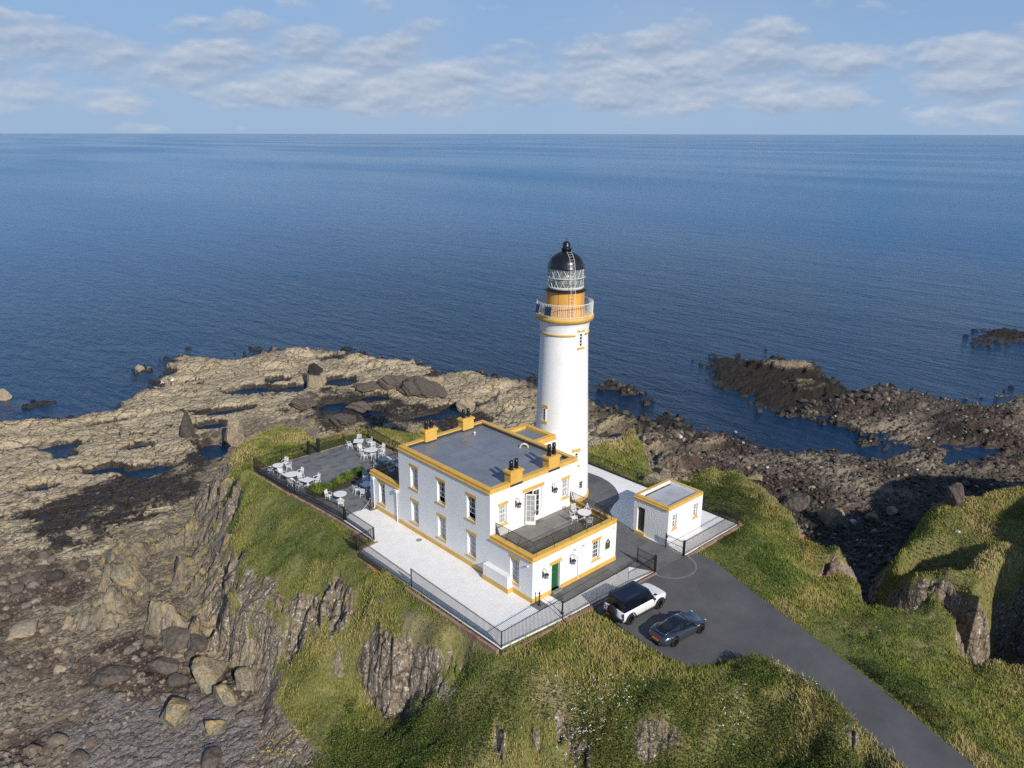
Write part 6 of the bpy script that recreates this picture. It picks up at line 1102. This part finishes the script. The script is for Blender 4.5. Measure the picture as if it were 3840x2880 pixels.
RL = ['big yellow lichened boulder lying alone on the grey shingle', 'small orange edged boulder on the shingle right of the big yellow one', 'large orange and white lichened block against the foot of the cliff', 'rounded lichened block wedged between the leaning slab and the grass', 'lichened boulder below the large orange block', 'rounded yellow topped knob at the end of the low lichened platform',
 'broad flat dark boulder below the lichened platform', 'long dark low boulder farthest left of the dark group', 'dark boulder with a tan edge beside the big orange block', 'angular dark boulder beside the shadowed cleft', 'small dark boulder just above the big yellow boulder', 'little dark boulder at the edge of the grass slope', 'brown rounded boulder near the bottom left corner, middle one of three', 'small brown boulder right of the middle one at the bottom left', 'brown boulder nearest the bottom left corner', 'dark pointed boulder on the bottom edge at the left',
 'dark flat boulder on the bottom edge below the shingle', 'small pale rounded stone on the purple beach, upper one', 'small pale rounded stone on the purple beach, lower one', 'brown stone in the middle of the purple beach', 'brown upright stone left of the broad dark boulder', 'small pale slab just below the lichened knob', 'pale flat slab of rock at the left on the purple beach', 'small pale stone above the pale flat slab', 'dark stone squeezed between the cleft boulders', 'dark stone between the orange block and the yellow boulder',
 'black pointed sea rock standing alone on the tan shelf', 'tall orange topped sea stack beside the black pointed rock', 'big rounded rock with a black top near the tide pools', 'black boulder below the black topped rock', 'black mass of rock left of the widest black mass', 'widest black mass of rock in the middle of the shelf', 'dark boulder just behind the far terrace fence', 'dark boulder standing in the green weedy pool', 'tan rock with a dark cap at the seaward side of the black mass', 'small tan islet off the rocky point', 'small tan islet at the left edge in the sea', 'tan rock behind the roof of the house', 'dark rock right of the black topped rock',
 'pale angular block on the shadowed shingle of the gully', 'dark jagged rock at the mouth of the gully', 'lichened rock in front of the dark jagged one in the gully', 'black upright rock by the far headland', 'yellowish lichened rock at the edge of the gully shadow', 'small dark rock next to the yellowish one in the gully', 'grey crag with orange lichen at the end of the bank behind the fence', 'rounded grey crag on the beach right of the lighthouse', 'grey stone among the yellow flowers', 'rounded tan rock on the shingle above the flowery bank', 'tiny dark rock in the bay', 'small white stone on the grass of the far headland']
extra = [(-11.6, 18.2, -6.6, 1.15, 2.6, 'grey', 'tall pale rock slab leaning on the cliff left of the cleft', .75), (-12.6, 15.6, -7.6, .85, 3.2, 'lich', 'narrow leaning slab with orange spots at the foot of the cliff', .5), (-9.8, 20.4, -4.6, 1.3, 1.3, 'grey', 'white spotted crag at the top of the cleft', .8), (26.8, -10.6, -4.4, 2.1, 1.0, 'grey', 'round topped knob of pebbly rock below the orange flowers', 1.0), (4.6, 45.4, -2.4, 1.6, .8, 'stack', 'orange lichened crag at the seaward end of the grass bank', 1.0), (29.9, 11.0, -3.6, 1.7, 1.5, 'grey', 'steep grey crag below the end of the bank right of the lighthouse', .9),
 (.6, 46.4, -2.6, 1.5, 1.0, 'stack', 'orange crag behind the grass bank, nearest the sea stack', .8), (-2.3, 45.6, -3.6, 1.4, 1.2, 'lich', 'orange spotted crag at the far left corner of the cliff top', .9), (-4.6, 42.8, -4.6, 1.5, 1.2, 'stack', 'orange crag left of the terrace, second from the far corner', .8), (-7.2, 37.6, -5.2, 1.4, 1.1, 'lich', 'yellow spotted crag half way down the cliff left of the terrace corner', .8), (-9.3, 32.6, -5.6, 1.5, .9, 'lich', 'broad lichened crag on the cliff edge left of the terrace tables', .9), (-10.9, 27.5, -5.4, 1.3, 1.0, 'grey', 'white flecked crag on the cliff edge left of the lone round table', .8)]
for i, ((x, y, z, r, hf, k), lb_) in enumerate(zip(ROCKS, RL)):
    sub = 5 if r > 1.1 else 3; pt = {'spike': .75, 'stack': .45}.get(k, 0); sx = r*1.0; sy = r*random.Random(i).uniform(.75, 1.0); sz = r*hf*1.05
    far_ = k == 'dark' and y > 60
    if far_: sx *= 1.35; sy *= 1.1; sz *= .72; sub = 5
    v, f = rock_shape(i+11, sub, sx, sy, sz, 15, .42 if far_ else .12, pt)
    o = bpy.data.objects.new('boulder', mesh_np('boulder', v, f, RM[k])); COL.objects.link(o); o.location = (x, y, max(z, -10.3)+sz*.30+(sz*.25 if pt else 0)); o.rotation_euler = (0, 0, R(-42)+random.Random(i).uniform(-.6, .6)); tag(o, lb_, 'rock')
for i, (x, y, z, r, hf, k, lb_, ay) in enumerate(extra):
    v, f = rock_shape(i+91, 5, r, r*ay, r*hf, 12, .22, .25); o = bpy.data.objects.new('rock_outcrop', mesh_np('rock_outcrop', v, f, RM[k])); COL.objects.link(o); o.location = (x, y, z); o.rotation_euler = (R(random.Random(i).uniform(-12, 12)), R(random.Random(i+5).uniform(-14, 6)), R(-35+20*i)); tag(o, lb_, 'rock')
# a mooring beam of old concrete on the low platform
# loose stones: many thousands, one object
def scatter_idx(w, n, seed):
    rs = np.random.RandomState(seed); p = w/w.sum(); return rs.choice(len(w), n, p=p), rs
rg_ = np.hypot(gx+37.5, gy+38.0); cell = rg_*np.radians(.075)*np.maximum(.13, (rg_**2+42**2)/42*.0013*.85); AREA = cell
st_w = AREA*(1-MK['on'])*(gz > -9.95)*(cs['red']*1.0+MK['near']*1.8+cs['gravel']*1.6+(1-MK['left'])*.45*(gx < 78)+cs['black']*.5)*(gx < 130)
idx, rs = scatter_idx(st_w, 15000, 5)
v0, f0 = ICO[2]; nv, nf = len(v0), len(f0)
size = np.where(MK['near'][idx] > .5, rs.gamma(1.8, .055, len(idx))+.05, rs.gamma(2.4, .11, len(idx))+.10); size = np.where(cs['gravel'][idx] > .5, size*.55, size); size = np.clip(size, .05, .8)
V3 = v0[None]*(1+.35*(rs.rand(len(idx), nv, 1)-.5))*(size[:, None, None])*rs.uniform(.6, 1.15, (len(idx), 1, 3)); V3[:, :, 2] *= .75
an = rs.rand(len(idx))*6.28; cx_ = V3[:, :, 0]*np.cos(an)[:, None]-V3[:, :, 1]*np.sin(an)[:, None]; cy_ = V3[:, :, 0]*np.sin(an)[:, None]+V3[:, :, 1]*np.cos(an)[:, None]
px = gx[idx]+rs.uniform(-.1, .1, len(idx)); py = gy[idx]+rs.uniform(-.1, .1, len(idx))
P3 = np.stack([cx_+px[:, None], cy_+py[:, None], V3[:, :, 2]+(gz[idx]+size*.2)[:, None]], 2).reshape(-1, 3); F3 = (f0[None]+(np.arange(len(idx))*nv)[:, None, None]).reshape(-1, 3)
def stone_mat():
    m = bpy.data.materials.new('beach_stone'); m.use_nodes = True; t = m.node_tree; b = t.nodes['Principled BSDF']; a = N(t, 'ShaderNodeAttribute', attribute_name='tint').outputs['Fac']
    c = ramp(t, a, [(0, (.035, .029, .023)), (.22, (.075, .06, .047)), (.5, (.16, .125, .098)), (.7, (.26, .215, .165)), (.93, (.38, .32, .24)), (1, (.6, .58, .54))]); n = noise(t, N(t, 'ShaderNodeTexCoord').outputs['Object'], 9, 4)
    t.links.new(mix(t, ramp(t, n, [(.35, (0, 0, 0)), (.7, (.5, .5, .5))]), c, (.08, .065, .05)), b.inputs['Base Color']); b.inputs['Roughness'].default_value = .8; return m
me = mesh_np('beach_stones', P3, F3, stone_mat()); a = me.attributes.new('tint', 'FLOAT', 'POINT'); a.data.foreach_set('value', np.repeat(np.clip(np.where((MK['left'][idx] < .5) & (rs.rand(len(idx)) < .66), .22*rs.rand(len(idx)), rs.beta(1.6, 2.4, len(idx))+.1*(1-MK['left'][idx])), 0, 1), nv).astype(np.float32))
o = bpy.data.objects.new('beach_stones', me); COL.objects.link(o); tag(o, 'loose cobbles and stones strewn over the shore', 'stones', kind='stuff')
# ------------------------------------------------------------ grass, brambles, flowers
def leaf_mat(name, stops, trans=.25):
    m = bpy.data.materials.new(name); m.use_nodes = True; t = m.node_tree; b = t.nodes['Principled BSDF']; a = N(t, 'ShaderNodeAttribute', attribute_name='tint').outputs['Fac']
    c = ramp(t, a, stops); P = N(t, 'ShaderNodeTexCoord').outputs['Object']; c = mix(t, ramp(t, noise(t, P, .22, 4, .6), [(.5, (0, 0, 0)), (.68, (.55, .55, .55))]), c, mix(t, .5, c, (.15, .085, .035))) if name != 'ornamental_grass_leaves' else c; t.links.new(c, b.inputs['Base Color']); b.inputs['Roughness'].default_value = .65; b.inputs['Specular IOR Level'].default_value = .25
    tr = N(t, 'ShaderNodeBsdfTranslucent'); t.links.new(c, tr.inputs[0]); mx = N(t, 'ShaderNodeMixShader'); mx.inputs[0].default_value = trans
    t.links.new(b.outputs[0], mx.inputs[1]); t.links.new(tr.outputs[0], mx.inputs[2]); t.links.new(mx.outputs[0], t.nodes['Material Output'].inputs[0]); return m
GM = leaf_mat('grass_blades', [(0, (.06, .105, .015)), (.25, (.15, .20, .032)), (.5, (.285, .29, .065)), (.75, (.43, .35, .13)), (1, (.54, .45, .22))])
gclean = grass*(MK['cm'] < -.03)*(1-.85*cs['dirt'])
view = (gx > -24) & (gx < 85) & (gy < 60)
wgt = AREA*np.clip((gclean-.45)*2.2, 0, 1)*view*np.clip(60/rg_, .35, 1.3)*(.45+.55*sst(-.35, .35, fbm(gx*.9, gy*.9, 301, 3)+.15))
NB = 560000
idx, rs = scatter_idx(wgt, NB, 9)
gzx = np.zeros_like(gz)
x = gx[idx]+rs.uniform(-.5, .5, NB)*rg_[idx]*.0015*1.2; y = gy[idx]+rs.uniform(-.5, .5, NB)*rg_[idx]*.0015*1.2; z = gz[idx]
n1 = fbm(x*.30, y*.30, 311, 4); n2 = fbm(x*1.5, y*1.5, 315, 3); n3 = fbm(x*.09, y*.09, 319, 2)
cmv = MK['cm'][idx]; edge = np.exp(-((cmv+.9)/.8)**2)*(x > 2)*(y < -11.5)
hh_ = .78*(.17+.20*np.clip(.5+n1*1.1, 0, 1.2)+.08*np.clip(n2, -.5, 1))*rs.uniform(.6, 1.35, NB)*(1-.5*cs['lush'][idx]*(cmv > -3))*(1-.6*cs['dirt'][idx]); hh_ = hh_*(1+.9*edge*(rs.rand(NB) < .35)); far = np.clip(rg_[idx]/70, 1, 1.8); hh_ = hh_*far**.5; wd = (.016+.022*rs.rand(NB))*far*1.25*(1-.4*(edge > .3))
wdir = rs.normal(.9, .9, NB); lean = hh_*rs.uniform(.15, .75, NB)*(1+.4*n2); lx, ly = np.cos(wdir)*lean, np.sin(wdir)*lean; pa = rs.rand(NB)*6.28; ux, uy = np.cos(pa)*wd, np.sin(pa)*wd
z0 = z-.04
A_ = np.stack([x-ux, y-uy, z0], 1); B_ = np.stack([x+ux, y+uy, z0], 1); C_ = np.stack([x+ux*.7+lx*.4, y+uy*.7+ly*.4, z0+hh_*.62], 1); D_ = np.stack([x-ux*.7+lx*.4, y-uy*.7+ly*.4, z0+hh_*.62], 1); T_ = np.stack([x+lx, y+ly, z0+hh_], 1)
V = np.stack([A_, B_, C_, D_, T_], 1).reshape(-1, 3); b0 = np.arange(NB)*5
F = np.concatenate([np.stack([b0, b0+1, b0+2], 1), np.stack([b0, b0+2, b0+3], 1), np.stack([b0+3, b0+2, b0+4], 1)])
me = mesh_np('grass', V, F, GM); tint = np.clip(.47+.50*n1+.14*n2+.42*n3+rs.normal(0, .09, NB)-.36*cs['lush'][idx]-.18*cs['bramble'][idx]+.25*cs['dirt'][idx]+.25*edge, 0, 1)
a = me.attributes.new('tint', 'FLOAT', 'POINT'); a.data.foreach_set('value', np.repeat(tint, 5).astype(np.float32)); o = bpy.data.objects.new('grass', me); COL.objects.link(o); tag(o, 'long green and straw coloured grass over the headland slopes', 'grass', kind='stuff')
def leaves(name, label, cat, wgt, n, seed, size, height, mat, tintc, kind='stuff', flat=.5):
    idx, rs = scatter_idx(wgt, n, seed); x = gx[idx]+rs.normal(0, .05, n); y = gy[idx]+rs.normal(0, .05, n); mound = height*(.35+.9*np.clip(.5+fbm(x*.8, y*.8, seed, 3), 0, 1.2)); z = gz[idx]+mound*rs.rand(n)**.5
    nrm = np.stack([rs.normal(0, flat, n), rs.normal(0, flat, n), np.ones(n)], 1); nrm /= np.linalg.norm(nrm, axis=1)[:, None]; t1 = np.cross(nrm, rs.normal(size=(n, 3))); t1 /= np.linalg.norm(t1, axis=1)[:, None]; t2 = np.cross(nrm, t1); s = (size*rs.uniform(.55, 1.4, n))[:, None]; c = np.stack([x, y, z], 1)
    V = np.stack([c-t1*s, c-t2*s*.55, c+t1*s, c+t2*s*.55], 1).reshape(-1, 3); F = (np.arange(n)*4)[:, None]+np.arange(4)[None]
    me = mesh_np(name, V, F, mat); a = me.attributes.new('tint', 'FLOAT', 'POINT'); a.data.foreach_set('value', np.repeat(np.clip(tintc(x, y, rs, n), 0, 1), 4).astype(np.float32)); o = bpy.data.objects.new(name, me); COL.objects.link(o); tag(o, label, cat, kind=kind); return o
BMt = leaf_mat('bramble_leaves', [(0, (.03, .05, .012)), (.35, (.06, .10, .02)), (.6, (.12, .165, .035)), (.8, (.20, .20, .06)), (1, (.24, .13, .06))])
bw = AREA*cs['bramble']*(MK['on'] > .5)*(MK['cm'] < -.5)*view*(1-.8*MK['steep'])
leaves('bramble_thicket', 'low dark green brambles and scrub on the slopes', 'scrub', bw, 130000, 21, .058, .55, BMt, lambda x, y, rs, n: .42+.35*fbm(x*.5, y*.5, 331, 3)+rs.normal(0, .2, n))
hw_ = AREA*grass*view*(MK['cm'] < -.3)*np.clip(fbm(gx*.35, gy*.35, 341, 3)*2.4-.1, 0, 1)*(1-cs['bramble'])
leaves('scrub_leaves', 'patches of broad leaved weeds among the grass', 'scrub', hw_, 60000, 27, .05, .26, BMt, lambda x, y, rs, n: .5+.3*fbm(x*.6, y*.6, 351, 3)+rs.normal(0, .2, n))
# flowers
FC = {'white': (.8, .8, .76), 'yellow': (.75, .50, .03), 'orange': (.72, .16, .02)}
LBL = {'white': 'white umbelliferous flowers on the slopes', 'yellow': 'yellow flowers among the weeds', 'orange': 'orange montbretia flowers on the bank'}
for col in FC:
    X = []; Y = []; rs = np.random.RandomState(hash(col) % 7+3)
    for k, ax, ay, bx, by, n in FLOWERS:
        if k != col: continue
        n = int(n*(.32 if col == 'white' else .8 if col == 'yellow' else 1.0)); u = rs.rand(n); X += list(ax+(bx-ax)*u+rs.normal(0, .55, n)); Y += list(ay+(by-ay)*u+rs.normal(0, .55, n))
    if col == 'yellow': X += list(.2+rs.normal(0, .5, 26)); Y += list(36.9+rs.normal(0, .25, 26))
    if col == 'orange':
        X += list(.6+rs.normal(0, .5, 20)); Y += list(36.8+rs.normal(0, .25, 20)); X += list(-6.4+rs.normal(0, .25, 14)); Y += list(11.6+rs.normal(0, .5, 14))
    if col == 'white':
        i2, _ = scatter_idx(AREA*grass*view*(gy < 5)*(MK['cm'] < -1), 90, 77); X += list(gx[i2]); Y += list(gy[i2])
    X = np.array(X); Y = np.array(Y); zz, mk = hgt(X, Y); ok = mk['cm'] < -.2; X, Y, zz = X[ok], Y[ok], zz[ok]; n = len(X); rep = 4
    X = np.repeat(X, rep)+rs.normal(0, .05, n*rep); Y = np.repeat(Y, rep)+rs.normal(0, .05, n*rep); Z = np.repeat(zz+.42+.15*rs.rand(n), rep)+rs.normal(0, .025, n*rep); n = len(X)
    nrm = np.stack([rs.normal(-.3, .4, n), rs.normal(-.3, .4, n), np.ones(n)], 1); nrm /= np.linalg.norm(nrm, axis=1)[:, None]; t1 = np.cross(nrm, rs.normal(size=(n, 3))); t1 /= np.linalg.norm(t1, axis=1)[:, None]; t2 = np.cross(nrm, t1); s = (.025*rs.uniform(.6, 1.3, n))[:, None]; c = np.stack([X, Y, Z], 1)
    V = np.stack([c-t1*s, c-t2*s, c+t1*s, c+t2*s], 1).reshape(-1, 3); F = (np.arange(n)*4)[:, None]+np.arange(4)[None]
    o = bpy.data.objects.new(col+'_wildflowers', mesh_np(col+'_wildflowers', V, F, pm(col+'_petals', FC[col], .6, var=.1))); COL.objects.link(o); tag(o, LBL[col], 'flowers', kind='stuff')
# ornamental grasses in the terrace bed
ORN = leaf_mat('ornamental_grass_leaves', [(0, (.04, .08, .01)), (.5, (.12, .19, .025)), (1, (.27, .32, .06))])
bed = MB(); bed.prism(smoothc([(-3.25, 27.9), (-1.6, 28.3), (-.6, 27.6), (.6, 28.6), (2.2, 28.9), (3.6, 28.8), (4.0, 28.0), (2.6, 27.3), (.5, 26.2), (-.9, 26.3), (-2.6, 25.9), (-3.3, 26.4)]), -.1, .03); o = bed.build('planting_bed', pm('bed_soil', (.07, .06, .04), .9, var=.3, vs=4), kind='structure')
bm = bmesh.new(); bm.from_mesh(o.data); bmesh.ops.recalc_face_normals(bm, faces=bm.faces); bm.to_mesh(o.data); bm.free()
def clump(x, y, r, h, n, seed, label, lightness=.5):
    rs = np.random.RandomState(seed); a = rs.rand(n)*6.28; q = r*.45*np.sqrt(rs.rand(n)); bx, by = q*np.cos(a), q*np.sin(a); o_ = a+rs.normal(0, .5, n); L = r*rs.uniform(.5, 1.25, n); H = h*rs.uniform(.6, 1.1, n); w = .016; pts = []
    for u, hz in ((0, 0), (.3, .75), (.65, 1.0), (1, .72)): pts.append(np.stack([bx+np.cos(o_)*L*u, by+np.sin(o_)*L*u, H*hz], 1))
    sd = np.stack([-np.sin(o_), np.cos(o_), 0*a], 1)*w; V = np.stack([p+s*sd*(1 if i < 3 else .2) for i, p in enumerate(pts) for s in (-1, 1)], 1).reshape(-1, 3); b = np.arange(n)*8
    F = np.concatenate([np.stack([b+2*i, b+2*i+1, b+2*i+3, b+2*i+2], 1) for i in range(3)])
    me = mesh_np('ornamental_grass', V, F, ORN); at = me.attributes.new('tint', 'FLOAT', 'POINT'); at.data.foreach_set('value', np.repeat(np.clip(lightness+rs.normal(0, .25, n), 0, 1), 8).astype(np.float32)); o = bpy.data.objects.new('ornamental_grass', me); COL.objects.link(o); o.location = (x, y, 0); tag(o, label, 'plant')
clump(-2.35, 26.95, .8, .8, 1100, 1, 'round bright green clump of ornamental grass by the cliff side fence'); clump(.25, 27.5, .55, .6, 600, 2, 'light green clump of ornamental grass at the middle of the terrace bed', .6); clump(1.5, 27.9, .6, .65, 650, 3, 'light green clump of ornamental grass second from the middle of the bed', .6); clump(3.0, 28.3, .5, .6, 550, 4, 'darker green clump of ornamental grass nearest the house wing', .3); clump(-.9, 27.2, .4, .4, 400, 5, 'small low tuft between the two big parts of the terrace bed', .3)
# ------------------------------------------------------------ two walkers on the rocks
def skinmesh(name, nodes, edges, m, par, sub=2):
    me = bpy.data.meshes.new(name); me.from_pydata([n[:3] for n in nodes], edges, []); o = bpy.data.objects.new(name, me); COL.objects.link(o)
    o.modifiers.new('skin', 'SKIN'); s = o.modifiers.new('sub', 'SUBSURF'); s.levels = s.render_levels = sub
    sv = me.skin_vertices[0].data
    for i, n in enumerate(nodes): sv[i].radius = (n[3], n[4] if len(n) > 4 else n[3]); sv[i].use_root = (i == 0)
    dg = bpy.context.evaluated_depsgraph_get(); ev = bpy.data.meshes.new_from_object(o.evaluated_get(dg)); bpy.data.objects.remove(o); ev.name = name
    ev.materials.clear(); ev.materials.append(m); ev.polygons.foreach_set('use_smooth', np.ones(len(ev.polygons), bool)); q = bpy.data.objects.new(name, ev); link(q, par); return q
SKIN = pm('skin', (.52, .32, .23), .5, var=.04)
def person(loc, rz, label, J, top, legs, hair, hairshape, belt=None):
    root = empty('person', loc, rz, label, 'person', 'walkers on the tan rocks')
    ns = [J['pelvis']+(.12, .10), J['waist']+(.115, .09), J['chest']+(.15, .11), J['neckb']+(.07, .07), J['neck']+(.05, .055), J['head']+(.08, .095), J['crown']+(.065, .08)]; ed = [(0, 1), (1, 2), (2, 3), (3, 4), (4, 5), (5, 6)]
    def chain(start, pts):
        k = start
        for p in pts: ns.append(p); ed.append((k, len(ns)-1)); k = len(ns)-1
        return k
    for s in 'LR':
        w = chain(3, [J['sh'+s]+(.06,), J['el'+s]+(.042,), J['wr'+s]+(.028,)]); hd = Vector(J['wr'+s])-Vector(J['el'+s]); hd.normalize(); pw = Vector(J['wr'+s])+hd*.07; palm = chain(w, [tuple(pw)+(.036, .018)])
        side = hd.cross(Vector((0, 1, .2))).normalized()
        for i, (q, L) in enumerate(((-.027, .065), (-.009, .078), (.009, .073), (.027, .058))): b = pw+hd*.03+side*q; chain(palm, [tuple(b)+(.0095,), tuple(b+hd*L+Vector((0, .015, 0)))+(.008,)])
        chain(palm, [tuple(pw-hd*.02+side*.04)+(.011,), tuple(pw+hd*.02+side*.065)+(.009,)])
        chain(0, [J['hip'+s]+(.095,), J['kn'+s]+(.06,), J['an'+s]+(.04,), J['to'+s]+(.035, .03)])
    body = skinmesh('body', ns, ed, SKIN, root)
    h = Vector(J['head']); f = MB(); 
    n_ = MB(); n_.bar(h+Vector((0, .085, .03)), h+Vector((0, .115, -.01)), .012, 6, .016); n_.build('nose', SKIN, root)
    for sx in (-1, 1): e = MB(); e.lathe([(0, -.01), (.01, 0), (0, .01)], 8); o = e.build('eye', pm('eye_dark', (.03, .02, .02), .3), root); o.location = h+Vector((sx*.03, .09, .03)); e = MB(); e.bar(h+Vector((sx*.082, 0, .03)), h+Vector((sx*.088, -.01, -.03)), .014, 6); e.build('ear', SKIN, root)
    e = MB(); e.bar(h+Vector((-.022, .094, -.045)), h+Vector((.022, .094, -.045)), .007, 5); e.build('mouth', pm('lips', (.4, .15, .13), .5), root)
    sh = [J['pelvis']+(.15, .125), J['waist']+(.145, .12), J['chest']+(.175, .135), J['neckb']+(.085, .08)]; se = [(0, 1), (1, 2), (2, 3)]
    for s in 'LR':
        k = 3
        for p in (J['sh'+s]+(.078,), J['el'+s]+(.06,), tuple((Vector(J['el'+s])*.12+Vector(J['wr'+s])*.88))+(.042,)): sh.append(p); se.append((k, len(sh)-1)); k = len(sh)-1
    skinmesh('shirt', sh, se, top, root)
    tr = [J['pelvis']+(.135, .115)]; te = []
    for s in 'LR':
        k = 0
        for p in (J['hip'+s]+(.11,), J['kn'+s]+(.078,), J['an'+s]+(.055,)): tr.append(p); te.append((k, len(tr)-1)); k = len(tr)-1
        sb_ = skinmesh('shoe', [J['an'+s]+(.05,), tuple(Vector(J['to'+s])+Vector((0, .02, -.01)))+(.05, .035)], [(0, 1)], PLAST, root)
    skinmesh('trousers', tr, te, legs, root)
    hm = MB(); m_ = hairshape; prof = [(math.cos(R(a))*.105, math.sin(R(a))*.105) for a in range(-25, 91, 15)]; hm.lathe([(r, z) for r, z in prof], 16); o = hm.build('hair' if m_ == 'hair' else m_, hair, root); o.location = h+Vector((0, -.012, .05)); o.scale = (.92, 1.08, 1.05)
    if belt: b_ = MB(); b_.lathe([(.16, -.12), (.185, -.1), (.18, .08), (.15, .1)], 20); o = b_.build('jacket_round_waist', belt, root); o.location = Vector(J['pelvis'])+Vector((0, 0, .03))
    return root
Jm = dict(pelvis=(0, 0, .93), waist=(0, .01, 1.08), chest=(0, .02, 1.30), neckb=(0, .03, 1.46), neck=(0, .05, 1.52), head=(0, .07, 1.62), crown=(0, .06, 1.70), shL=(.19, .01, 1.42), elL=(.27, .05, 1.16), wrL=(.2, .2, .98), shR=(-.19, .01, 1.42), elR=(-.28, -.02, 1.16), wrR=(-.22, .12, .97), hipL=(.09, 0, .88), knL=(.12, .05, .48), anL=(.15, -.02, .09), toL=(.17, .12, .04), hipR=(-.09, 0, .88), knR=(-.11, .06, .48), anR=(-.11, -.04, .09), toR=(-.12, .10, .04))
Jw = dict(pelvis=(0, -.05, .84), waist=(0, .05, .97), chest=(0, .19, 1.14), neckb=(0, .28, 1.26), neck=(0, .33, 1.30), head=(0, .40, 1.36), crown=(0, .43, 1.43), shL=(.16, .25, 1.22), elL=(.2, .36, 1.0), wrL=(.16, .50, .84), shR=(-.16, .25, 1.22), elR=(-.22, .3, .98), wrR=(-.18, .46, .86), hipL=(.08, -.05, .8), knL=(.1, .17, .47), anL=(.1, .14, .09), toL=(.1, .28, .05), hipR=(-.08, -.05, .8), knR=(-.1, -.12, .42), anR=(-.1, -.36, .09), toR=(-.1, -.24, .04))
for (x_, y_, rz, lb_, J, a_, b_, c_, d_, e_) in ((9.2, 98.7, R(20), 'person in white shirt and pale trousers standing on the rocks, back to the view', Jm, pm('white_cotton', (.8, .8, .82), .8, var=.04), pm('khaki_cotton', (.52, .45, .34), .8, var=.06), pm('grey_white_hair', (.55, .54, .52), .7), 'hair', pm('dark_jacket', (.03, .03, .035), .8)),
                                (7.75, 99.0, R(62), 'person in pale pink top and dark leggings leaning forward while climbing the rocks', Jw, pm('pink_cotton', (.72, .47, .58), .8, var=.05), pm('dark_leggings', (.015, .015, .02), .7), pm('fair_hair', (.35, .25, .14), .7), 'hair', None)):
    person((x_, y_, zat(x_, y_)-.02), rz, lb_, J, a_, b_, c_, d_, e_)
